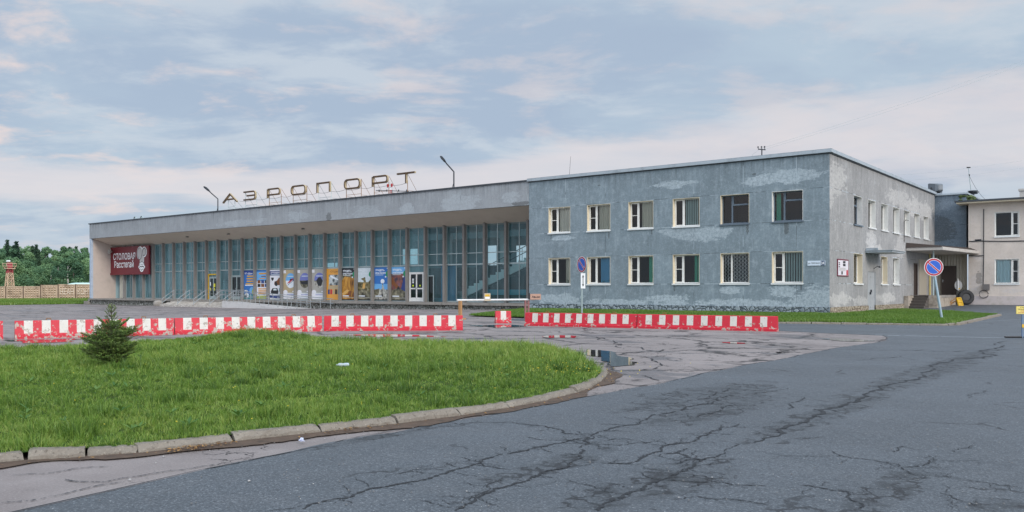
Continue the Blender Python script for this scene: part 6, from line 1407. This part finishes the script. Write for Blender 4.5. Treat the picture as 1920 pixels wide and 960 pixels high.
for a0, a1, z0, z1, k in ((2.15, 2.6, 2.78, 2.9, 0), (2.15, 2.6, 2.62, 2.75, 0), (1.4, 1.6, 2.76, 2.82, 0), (1.4, 1.62, 2.66, 2.72, 0), (1.4, 1.6, 2.55, 2.61, 0), (1.85, 2.1, 2.16, 2.34, 0), (2.75, 3.05, 2.13, 2.42, 1)):
    m.quad(*[fS(a, -.051, z) for a, z in ((a0, z0), (a1, z0), (a1, z1), (a0, z1))], k)
for i in range(9): m.quad(*[fS(a, -.0515, z) for a, z in ((1.45, 2.36+.02*i), (2.6, 2.36+.02*i), (2.6, 2.367+.02*i), (1.45, 2.367+.02*i))], 2)
m.build('board_print', [PM['dark'], PM['red'], PM['grey']], ib, recalc=False)

# ------------------------------------------------------------------ litter
p = on_ground(643, 684, .13); t = None; m = MB(); ax = RT*.93+FW*.2
for sgn, prof in ((1, [(0.010, -.105), (.012, -.085), (.028, -.06), (.030, -.01), (.020, .0), (.029, .02), (.030, .075), (.026, .095), (.001, .097)]),):
    vs = []; n = 12; s = ax.normalized(); n1 = s.cross(Vector((0, 0, 1))).normalized(); n2 = n1.cross(s)
    for r, h in prof:
        for j in range(n): an = 2*math.pi*j/n; vs.append(p+s*h+n1*r*math.cos(an)*1.1+n2*r*math.sin(an))
    m.add(vs, [(i*n+j, i*n+(j+1) % n, (i+1)*n+(j+1) % n, (i+1)*n+j) for i in range(len(prof)-1) for j in range(n)], 0)
o = m.build('plastic_bottle', [plain('cloudy_plastic', lin('#aab6bf'), .3, .3, 25)], None, smooth=True, loc=tuple(p)); tag(o, 'crushed pale plastic bottle lying in the grass', 'bottle')
p = on_ground(565, 828.5, .02); m = MB(); r5 = random.Random(4); vs = [p+Vector((r5.gauss(0, .016), r5.gauss(0, .016), abs(r5.gauss(.015, .012)))) for _ in range(26)]
fs = [tuple(r5.sample(range(26), 3)) for _ in range(34)]; m.add(vs, fs); tag(m.build('paper_scrap', [plain('crumpled_paper', lin('#c9cfe2'), .7, .2, 60)], None, loc=tuple(p), recalc=False), 'crumpled pale paper scrap in the gutter by the kerb', 'litter')
c = on_y(297, 567, -.6); t = MB(); t.lathe([(.001, -.42), (.42, -.40), (.50, -.12), (.46, .10), (.30, .22), (.001, .26)], (c.x, c.y, .05), n=14); tag(t.build('stone_block', M['conc'], None, smooth=True, loc=(c.x, c.y, -.3)), 'rounded dark stone block at the end of the brick steps', 'stone')

# ------------------------------------------------------------------ house plants inside
for u, lab in ((383, 'leafy green house plant behind the glass, by the yellow-framed door'), (429, 'leafy green house plant behind the glass, by the dark doors')):
    c = on_y(u, 0, 3.7); t = thing('house_plant', lab, 'plant', (c.x, 3.7, ZF)); m = MB(); r6 = random.Random(u)
    for k in range(420):
        q = Vector((r6.gauss(0, .28), r6.gauss(0, .2), r6.uniform(.5, 2.0))); s = r6.uniform(.05, .12); m.add([(c.x+q.x+r6.uniform(-s, s), 3.7+q.y+r6.uniform(-s, s), ZF+q.z+r6.uniform(-s, s)) for _ in range(3)], [(0, 1, 2)])
    m.build('foliage', M['leafy'], t, recalc=False); m = MB(); m.lathe([(.16, ZF), (.22, ZF+.4), (.18, ZF+.4), (.02, ZF+.38)], (c.x, 3.7, 0)); m.tube([(c.x, 3.7, ZF+.3), (c.x, 3.7, ZF+1.6)], .02); m.build('pot', M['stair_pale'], t)
# ------------------------------------------------------------------ fence, tower, far roof
fp = []
for i in range(-3, 9): q = at(10.9+32.7*i, 0, 138+1.1*i); fp.append((q.x, q.y))
fn_ = thing('concrete_fence', 'long beige concrete panel fence with relief pattern before the wood', 'fence', (fp[3][0], fp[3][1], -.3))
M['fence_dark'] = plain('fence_post_dirty', lin('#5e4c3e'), .9, .25, 2); M['fence'] = plain('fence_concrete', lin('#b49f88'), .9, .16, 1.2, bump=.3, dirt=lin('#6d5a48'), dscale=.9, damt=.75)
for i in range(len(fp)-1):
    a, b = Vector(fp[i]), Vector(fp[i+1]); L = (b-a).length; tx = Vector(((b-a).x/L, (b-a).y/L, 0)); ny = Vector((tx.y, -tx.x, 0))
    zt = (1.93 if i < 5 else 2.18 if i < 6 else 2.28)+.03*math.sin(i*2.1); zb = -.32 if i < 5 else -.18
    fn2 = lambda x, d, z: tuple(Vector((a.x, a.y, 0))+tx*x-ny*d+Vector((0, 0, z)))
    m = MB(); m.box(.09, L-.09, 0, .14, zb, zt, 0, fn2); m.box(.09, L-.09, -.10, 0, zt-.14, zt-.002, 0, fn2); m.box(.09, L-.09, -.06, 0, zb, zb+.16, 0, fn2); m.box(.09, .2, -.06, 0, zb+.16, zt-.14, 0, fn2); m.box(L-.2, L-.09, -.06, 0, zb+.16, zt-.14, 0, fn2)
    nx, nz = 5, 5; H = zt-zb-.36
    for ix in range(nx):
        for iz in range(nz):
            x0 = .24+(L-.48)*ix/nx; x1 = .24+(L-.48)*(ix+1)/nx-.05; z0 = zb+.18+H*iz/nz; z1 = zb+.18+H*(iz+1)/nz-.05; cx, cz = (x0+x1)/2, z0+(z1-z0)*.42
            m.add([fn2(x0, -.002, z0), fn2(x1, -.002, z0), fn2(x1, -.002, z1), fn2(x0, -.002, z1), fn2(cx, -.24, cz)], [(0, 1, 4), (1, 2, 4), (2, 3, 4), (3, 0, 4)])
    pn = m.build('fence_panel', M['fence'], fn_)
    m = MB(); m.box(-.09, .09, -.06, .2, zb-.1, zt+.02, 0, fn2); m.build('fence_post', M['fence_dark'], fn_)
    word = {6: 'НЕАН', 7: 'КОНТ', 8: 'НОВО'}.get(i)
    if word: m = MB(); text(m, word, .3, L-.3, zb+.75, zb+1.75, -.135, 0, fn2, .0); m.build('painted_word', plain('chalky_paint', lin('#cdbfae'), .9, .1), pn, recalc=False)
q = at(18, 535, 160); tw = thing('lattice_tower', 'short red and pale lattice tower rising behind the concrete fence', 'tower', (q.x, q.y, -.3)); tz = 6.9; m = MB()
def twp(z): return .72-.34*min(1, max(0, z)/5.0)
lv = [-.3, 1.2, 2.4, 3.5, 4.5, 5.3]
for k in range(len(lv)-1):
    mi = 0 if k >= 4 else 1
    for sx in (-1, 1):
        for sy in (-1, 1): m.tube([(q.x+sx*twp(lv[k]), q.y+sy*twp(lv[k]), lv[k]), (q.x+sx*twp(lv[k+1]), q.y+sy*twp(lv[k+1]), lv[k+1])], .075, mi, 5)
    a, b = twp(lv[k]), twp(lv[k+1])
    for (p0, p1) in (((-a, -a), (b, -b)), ((a, -a), (-b, -b)), ((-a, a), (-b, -b)), ((a, -a), (b, b)), ((-a, a), (b, b)), ((-a, -a), (-b, b)), ((a, a), (b, -b))): m.tube([(q.x+p0[0], q.y+p0[1], lv[k]), (q.x+p1[0], q.y+p1[1], lv[k+1])], .045, mi, 4)
    for (p0, p1) in (((-b, -b), (b, -b)), ((b, -b), (b, b)), ((b, b), (-b, b)), ((-b, b), (-b, -b))): m.tube([(q.x+p0[0], q.y+p0[1], lv[k+1]), (q.x+p1[0], q.y+p1[1], lv[k+1])], .05, mi, 4)
m.build('lattice', [M['lattice_red'], M['lattice_pale']], tw)
m = MB(); m.box(q.x-.75, q.x+.75, q.y-.75, q.y+.75, 5.3, 5.42)
for z in (5.8, 6.3):
    for (p0, p1) in (((-.85, -.85), (.85, -.85)), ((.85, -.85), (.85, .85)), ((.85, .85), (-.85, .85)), ((-.85, .85), (-.85, -.85))): m.tube([(q.x+p0[0], q.y+p0[1], z), (q.x+p1[0], q.y+p1[1], z)], .05, 0, 4)
for sx in (-1, 1):
    for sy in (-1, 1): m.tube([(q.x+sx*.5, q.y+sy*.5, 5.4), (q.x+sx*.85, q.y+sy*.85, 5.8), (q.x+sx*.85, q.y+sy*.85, 6.35)], .05, 0, 4)
m.build('platform', M['lattice_pale'], tw)
m = MB(); m.box(q.x-.36, q.x+.36, q.y-.36, q.y+.36, 5.45, 6.5); m.build('lamp_housing', M['lattice_red'], tw)
m = MB()
for sx in (-.45, .0, .4): m.lathe([(.14, 6.6), (.2, 6.7), (.2, 6.85), (.001, 6.95)], (q.x+sx, q.y-.2, 0), n=8)
m.build('lamp', M['sign_white'], tw)
a, b = at(128, 532, 168), at(200, 532, 168); m = MB(); n = 14; ax = (b-a); axn = Vector((ax.x, ax.y, 0)).normalized(); pr = [(-1.8, 2.2), (-1.75, 2.45), (-1.2, 2.66), (-.4, 2.78), (.4, 2.78), (1.2, 2.66), (1.75, 2.45), (1.8, 2.2)]; vs = []
pd = Vector((-axn.y, axn.x, 0))
for s, sc in ((0, .12), (.05, .55), (.12, .85), (.25, 1.0), (1.0, 1.0)):
    for y_, z_ in pr: p = Vector((a.x, a.y, 0))+axn*(ax.length*s)+pd*y_; vs.append((p.x, p.y, 2.2+(z_-2.2)*sc))
k = len(pr); t = thing('shelter_roof', 'pale green rounded shelter roof just showing over the fence', 'roof', (a.x, a.y, -.3))
m.add(vs, [(i*k+j, i*k+j+1, (i+1)*k+j+1, (i+1)*k+j) for i in range(4) for j in range(k-1)]+[tuple(range(k))]); m.build('roof_shell', M['green_roof'], t)
m = MB()
for s in (.08, .5, .95):
    for y_ in (-1.5, 1.5): p = Vector((a.x, a.y, 0))+axn*(ax.length*s)+pd*y_; m.tube([p+Vector((0, 0, -.3)), p+Vector((0, 0, 2.25))], .08)
for s in (.55, .68): p = Vector((a.x, a.y, 0))+axn*(ax.length*s); m.tube([p+Vector((0, 0, 2.7)), p+Vector((0, 0, 3.15))], .10)
m.build('post', M['coping_dark'], t)

# ------------------------------------------------------------------ trees
def mat_leaf(name, a, b, c):
    g = G(name); at_ = g.n('ShaderNodeAttribute'); at_.attribute_name = 'tint'
    oi = g.n('ShaderNodeObjectInfo'); f = g.math('ADD', at_.outputs['Fac'], g.math('MULTIPLY', g.math('SUBTRACT', oi.outputs['Random'], .5), .85), clamp=True)
    col = g.ramp(f, [(0, a), (.5, b), (1, c)]); df = g.n('ShaderNodeBsdfDiffuse'); g.L.new(col, df.inputs[0]); tr = g.n('ShaderNodeBsdfTranslucent'); g.put(tr.inputs[0], col)
    m = g.n('ShaderNodeMixShader'); m.inputs[0].default_value = .3; g.L.new(df.outputs[0], m.inputs[1]); g.L.new(tr.outputs[0], m.inputs[2]); return g.out(m.outputs[0])
M['leaf'] = mat_leaf('tree_leaf', (.085, .165, .10), (.155, .275, .145), (.25, .38, .19)); M['needle_far'] = mat_leaf('spruce_needle_far', (.035, .07, .05), (.055, .10, .065), (.085, .14, .08))
M['bark'] = plain('bark', (.10, .08, .065), .9, .3, 3); M['birch'] = plain('birch_bark', (.5, .48, .44), .8, .25, 3)
def leaf_quads(name, C, size, tint, mat, parent, seed, flat=.0):
    r = np.random.default_rng(seed); n = len(C); u = r.normal(size=(n, 3)); u /= np.linalg.norm(u, axis=1)[:, None]; v = r.normal(size=(n, 3)); v -= (v*u).sum(1)[:, None]*u; v /= np.linalg.norm(v, axis=1)[:, None]
    s = (size*(.6+.8*r.random(n)))[:, None]; V = np.stack([C-u*s-v*s*.5, C+u*s*.2-v*s*.6, C+u*s+v*s*.1, C-u*s*.1+v*s*.6], 1).astype(np.float32)
    me = bpy.data.meshes.new(name); me.vertices.add(n*4); me.loops.add(n*4); me.polygons.add(n); me.vertices.foreach_set('co', V.ravel()); me.loops.foreach_set('vertex_index', np.arange(n*4, dtype=np.int32))
    me.polygons.foreach_set('loop_start', np.arange(n, dtype=np.int32)*4); me.polygons.foreach_set('loop_total', np.full(n, 4, np.int32)); me.update(calc_edges=True)
    me.attributes.new('tint', 'FLOAT', 'FACE').data.foreach_set('value', tint.astype(np.float32)); me.materials.append(mat)
    o = bpy.data.objects.new(name, me); COL.objects.link(o)
    if parent: o.parent = parent
    return o
def broad_tree(label, cat, H, wd, seed, bark, lobes=16, n=4200):
    r = np.random.default_rng(seed); t = thing('broadleaf_tree', label, cat, (0, 0, 0), 'trees of the wood behind the fence'); C = []; T = []
    m = MB(); top = H*.86; m.tube([(0, 0, 0), (.15, .1, H*.35), (.05, -.1, H*.6), (.1, 0, top)], .2, 0, 7, .04)
    for k in range(lobes):
        f = .22+.74*(k/(lobes-1)); an = r.random()*6.28; rad = wd*(1-((f-.5)/.62)**2)**.5*(.35+.5*r.random()); c = np.array([math.cos(an)*rad, math.sin(an)*rad, H*f]); R = wd*(.34+.22*r.random())*(1-.45*max(0, f-.6)/.4)
        if k % 2 == 0: m.tube([(.1, 0, H*f*.72), (c[0]*.5, c[1]*.5, H*f*.88), tuple(c)], .07, 0, 5, .02)
        q = r.normal(size=(n//lobes, 3)); q /= np.linalg.norm(q, axis=1)[:, None]; q *= (R*(.45+.6*r.random(len(q))**.6))[:, None]; q[:, 2] *= .85; C.append(c+q); T.append(np.clip(.45+r.normal(0, .2)+r.normal(0, .14, len(q)), 0, 1))
    m.build('trunk', bark, t); leaf_quads('crown', np.concatenate(C), .24, np.concatenate(T), M['leaf'], t, seed+1); return t
def spruce_tree(label, H, wd, seed):
    r = np.random.default_rng(seed); t = thing('spruce_tree', label, 'tree', (0, 0, 0), 'spruces rising out of the wood'); m = MB(); m.tube([(0, 0, 0), (0, 0, H*.98)], .18, 0, 6, .02); C = []; T = []
    for k in range(26):
        f = .12+.86*k/25; R = wd*(1-f)**.8*(.75+.5*r.random())+.12
        for b in range(7):
            an = b*.9+r.random()*.9; rr_ = R*(.6+.5*r.random()); nn = int(26*(.4+rr_/wd)); s = r.random(nn); p = np.c_[np.cos(an)*rr_*s, np.sin(an)*rr_*s, H*f-.35*rr_*s+.2*rr_*s**2]+r.normal(0, .13, (nn, 3)); C.append(p); T.append(np.clip(.4+r.normal(0, .2, nn), 0, 1))
    m.build('trunk', M['bark'], t); leaf_quads('crown', np.concatenate(C), .19, np.concatenate(T), M['needle_far'], t, seed+1); return t
LB = 'dense green broadleaf tree in the wood behind the concrete fence'; LP = 'broadleaf tree with a pale bare trunk in the wood behind the concrete fence'; LS = 'dark pointed spruce standing among the broadleaf trees behind the fence'
protos = [broad_tree(LB, 'tree', 12, 3.9, 31, M['bark']), broad_tree(LB, 'tree', 12, 3.4, 32, M['bark'], 14), broad_tree(LB, 'tree', 12, 4.4, 33, M['bark'], 18), broad_tree(LP, 'tree', 12, 3.0, 34, M['birch'], 12, 3200)]
sproto = spruce_tree(LS, 14, 2.3, 41); rt = random.Random(17); used = set()
def top_v(u):
    pts = [(-200, 466), (-40, 462), (0, 462), (20, 463), (45, 466), (75, 470), (90, 471), (110, 467), (140, 466), (165, 467), (300, 472)]
    for (u0, v0), (u1, v1) in zip(pts[:-1], pts[1:]):
        if u0 <= u <= u1: return v0+(v1-v0)*(u-u0)/(u1-u0)
    return 470
def plant(kind, u, dep, vtop):
    o = sproto if kind == 's' else protos[kind]; key = kind
    if key in used: o = copy_tree(o)
    used.add(key); p = at(u, 0, dep); z0 = -.3; H = EYE+(YH-vtop)*dep/F_PX-z0; s = H/(14 if kind == 's' else 12)
    o.location = (p.x, p.y, z0); o.rotation_euler = (0, 0, rt.uniform(0, 6.28)); sx = s*rt.uniform(.9, 1.15); o.scale = (sx, sx, s); return o
for row, (dep, du, dv) in enumerate(((186, 30, 24), (205, 27, 9), (228, 24, 0))):
    u = -130+row*9
    while u < 215:
        uu = u+rt.uniform(-6, 6); plant(rt.choice((0, 0, 1, 1, 2, 2, 3)), uu, dep+rt.uniform(-7, 7), top_v(uu)+dv+rt.uniform(-5, 7)); u += du
for u, v, dep in ((14, 449.5, 215), (31, 452.5, 212), (26, 460, 222), (61, 461, 218), (68, 458.5, 210), (73, 468, 205), (131, 463, 225), (143, 462, 230), (163, 465, 222), (-60, 452, 215), (-95, 455, 220)): plant('s', u, dep, v)
C = []; rw2 = np.random.default_rng(77)
for k in range(70):
    u = -190+6.5*k; p = at(u, 0, 250); q = rw2.normal(size=(240, 3))*np.array([2.6, 2.6, 3.2])+np.array([p.x, p.y, 5.0]); C.append(q[(q[:, 2] > -.2) & (q[:, 2] < 11)])
C = np.concatenate(C); o = leaf_quads('woodland', C, .55, np.clip(.35+rw2.normal(0, .2, len(C)), 0, 1), M['leaf'], None, 78); tag(o, 'dark mass of the wood far behind the trees', 'wood', kind='stuff')

# ------------------------------------------------------------------ little spruce on the island
def mat_needle():
    g = G('spruce_needles'); at_ = g.n('ShaderNodeAttribute'); at_.attribute_name = 'tint'; return g.out(g.pbr(g.ramp(at_.outputs['Fac'], [(0, (.035, .085, .022)), (.5, (.095, .165, .036)), (1, (.25, .32, .08))]), .5, None, 0, .3))
M['needle'] = mat_needle()
b0 = on_ground(209, 683, .12); t = thing('young_spruce', 'waist-high young spruce growing alone in the island grass', 'tree', tuple(b0)); rs_ = random.Random(12); H = .97; m = MB(); m.tube([b0, b0+Vector((.01, 0, H*.5)), b0+Vector((0, 0, H))], .020, 0, 7, .004)
NV, NT = [], []; tw_ = MB()
def needles(a, b, dens, ln, young):
    d = b-a; L = d.length; d = d.normalized(); n1 = d.cross(Vector((.1, .2, 1))).normalized(); n2 = n1.cross(d)
    for k in range(max(3, int(L*dens))):
        p = a+d*L*rs_.random(); an = rs_.uniform(0, 6.28); o = (n1*math.cos(an)+n2*math.sin(an)); dr = (o*.75+d*.65).normalized(); e = p+dr*ln*rs_.uniform(.7, 1.15); sd = dr.cross(o+Vector((.3, .1, .2))).normalized()*.0034
        NV.extend([p-sd, p+sd, e+sd*.5, e-sd*.5]); NT.append(min(1, max(0, rs_.gauss(.35+.4*young, .2))))
def branch(z, an, R, tilt, sub=True):
    a = b0+Vector((0, 0, z)); d = Vector((math.cos(an), math.sin(an), tilt)).normalized(); e = a+d*R+Vector((0, 0, R*.10)); md = a.lerp(e, .5)-Vector((0, 0, R*.05)); tw_.tube([a, md, e], .006, 0, 5, .002); needles(a.lerp(e, .15), md, 420, .019, .2); needles(md, e, 480, .020, .6)
    if not sub: return
    sd = d.cross(Vector((0, 0, 1))).normalized(); k = max(2, int(R/.055))
    for i in range(k):
        f = .22+.72*(i+rs_.random()*.5)/k
        for s in (-1, 1):
            l = R*(1-f)*.75+.05; q = a.lerp(e, f); e2 = q+(d*.75+sd*s*.85+Vector((0, 0, rs_.uniform(-.1, .28)))).normalized()*l*rs_.uniform(.7, 1.1); tw_.tube([q, e2], .003, 0, 4, .001); needles(q, e2, 430, .018, .5)
for z, R, n, tilt in ((.02, .30, 10, .30), (.07, .37, 11, .28), (.13, .41, 11, .32), (.19, .43, 11, .34), (.25, .43, 11, .38), (.31, .41, 10, .42), (.37, .38, 10, .46), (.43, .34, 9, .52), (.49, .29, 8, .60), (.54, .23, 7, .70), (.60, .18, 5, .8)):
    for i in range(n): branch(z+rs_.uniform(-.03, .03), 6.28*i/n+rs_.uniform(-.5, .5)+z*9, R*.9*rs_.choice((.55, .75, .9, 1.0, 1.3)), tilt*rs_.uniform(.6, 1.5))
for z, R, n in ((.67, .15, 5), (.75, .13, 5), (.82, .12, 5), (.89, .085, 4)):
    for i in range(n): branch(z, 6.28*i/n+z*7, R*rs_.uniform(.8, 1.1), .95, False)
needles(b0+Vector((0, 0, .5)), b0+Vector((0, 0, H)), 420, .02, .5); m.build('trunk', M['bark'], t); br = tw_.build('branches', M['bark'], t, recalc=False)
n = len(NT); me = bpy.data.meshes.new('needles'); V = np.array([tuple(v-b0) for v in NV], np.float32); me.vertices.add(n*4); me.loops.add(n*4); me.polygons.add(n); me.vertices.foreach_set('co', V.ravel()); me.loops.foreach_set('vertex_index', np.arange(n*4, dtype=np.int32)); me.polygons.foreach_set('loop_start', np.arange(n, dtype=np.int32)*4); me.polygons.foreach_set('loop_total', np.full(n, 4, np.int32)); me.update(calc_edges=True)
me.attributes.new('tint', 'FLOAT', 'FACE').data.foreach_set('value', np.array(NT, np.float32)); me.materials.append(M['needle']); o = bpy.data.objects.new('needles', me); COL.objects.link(o); o.parent = t
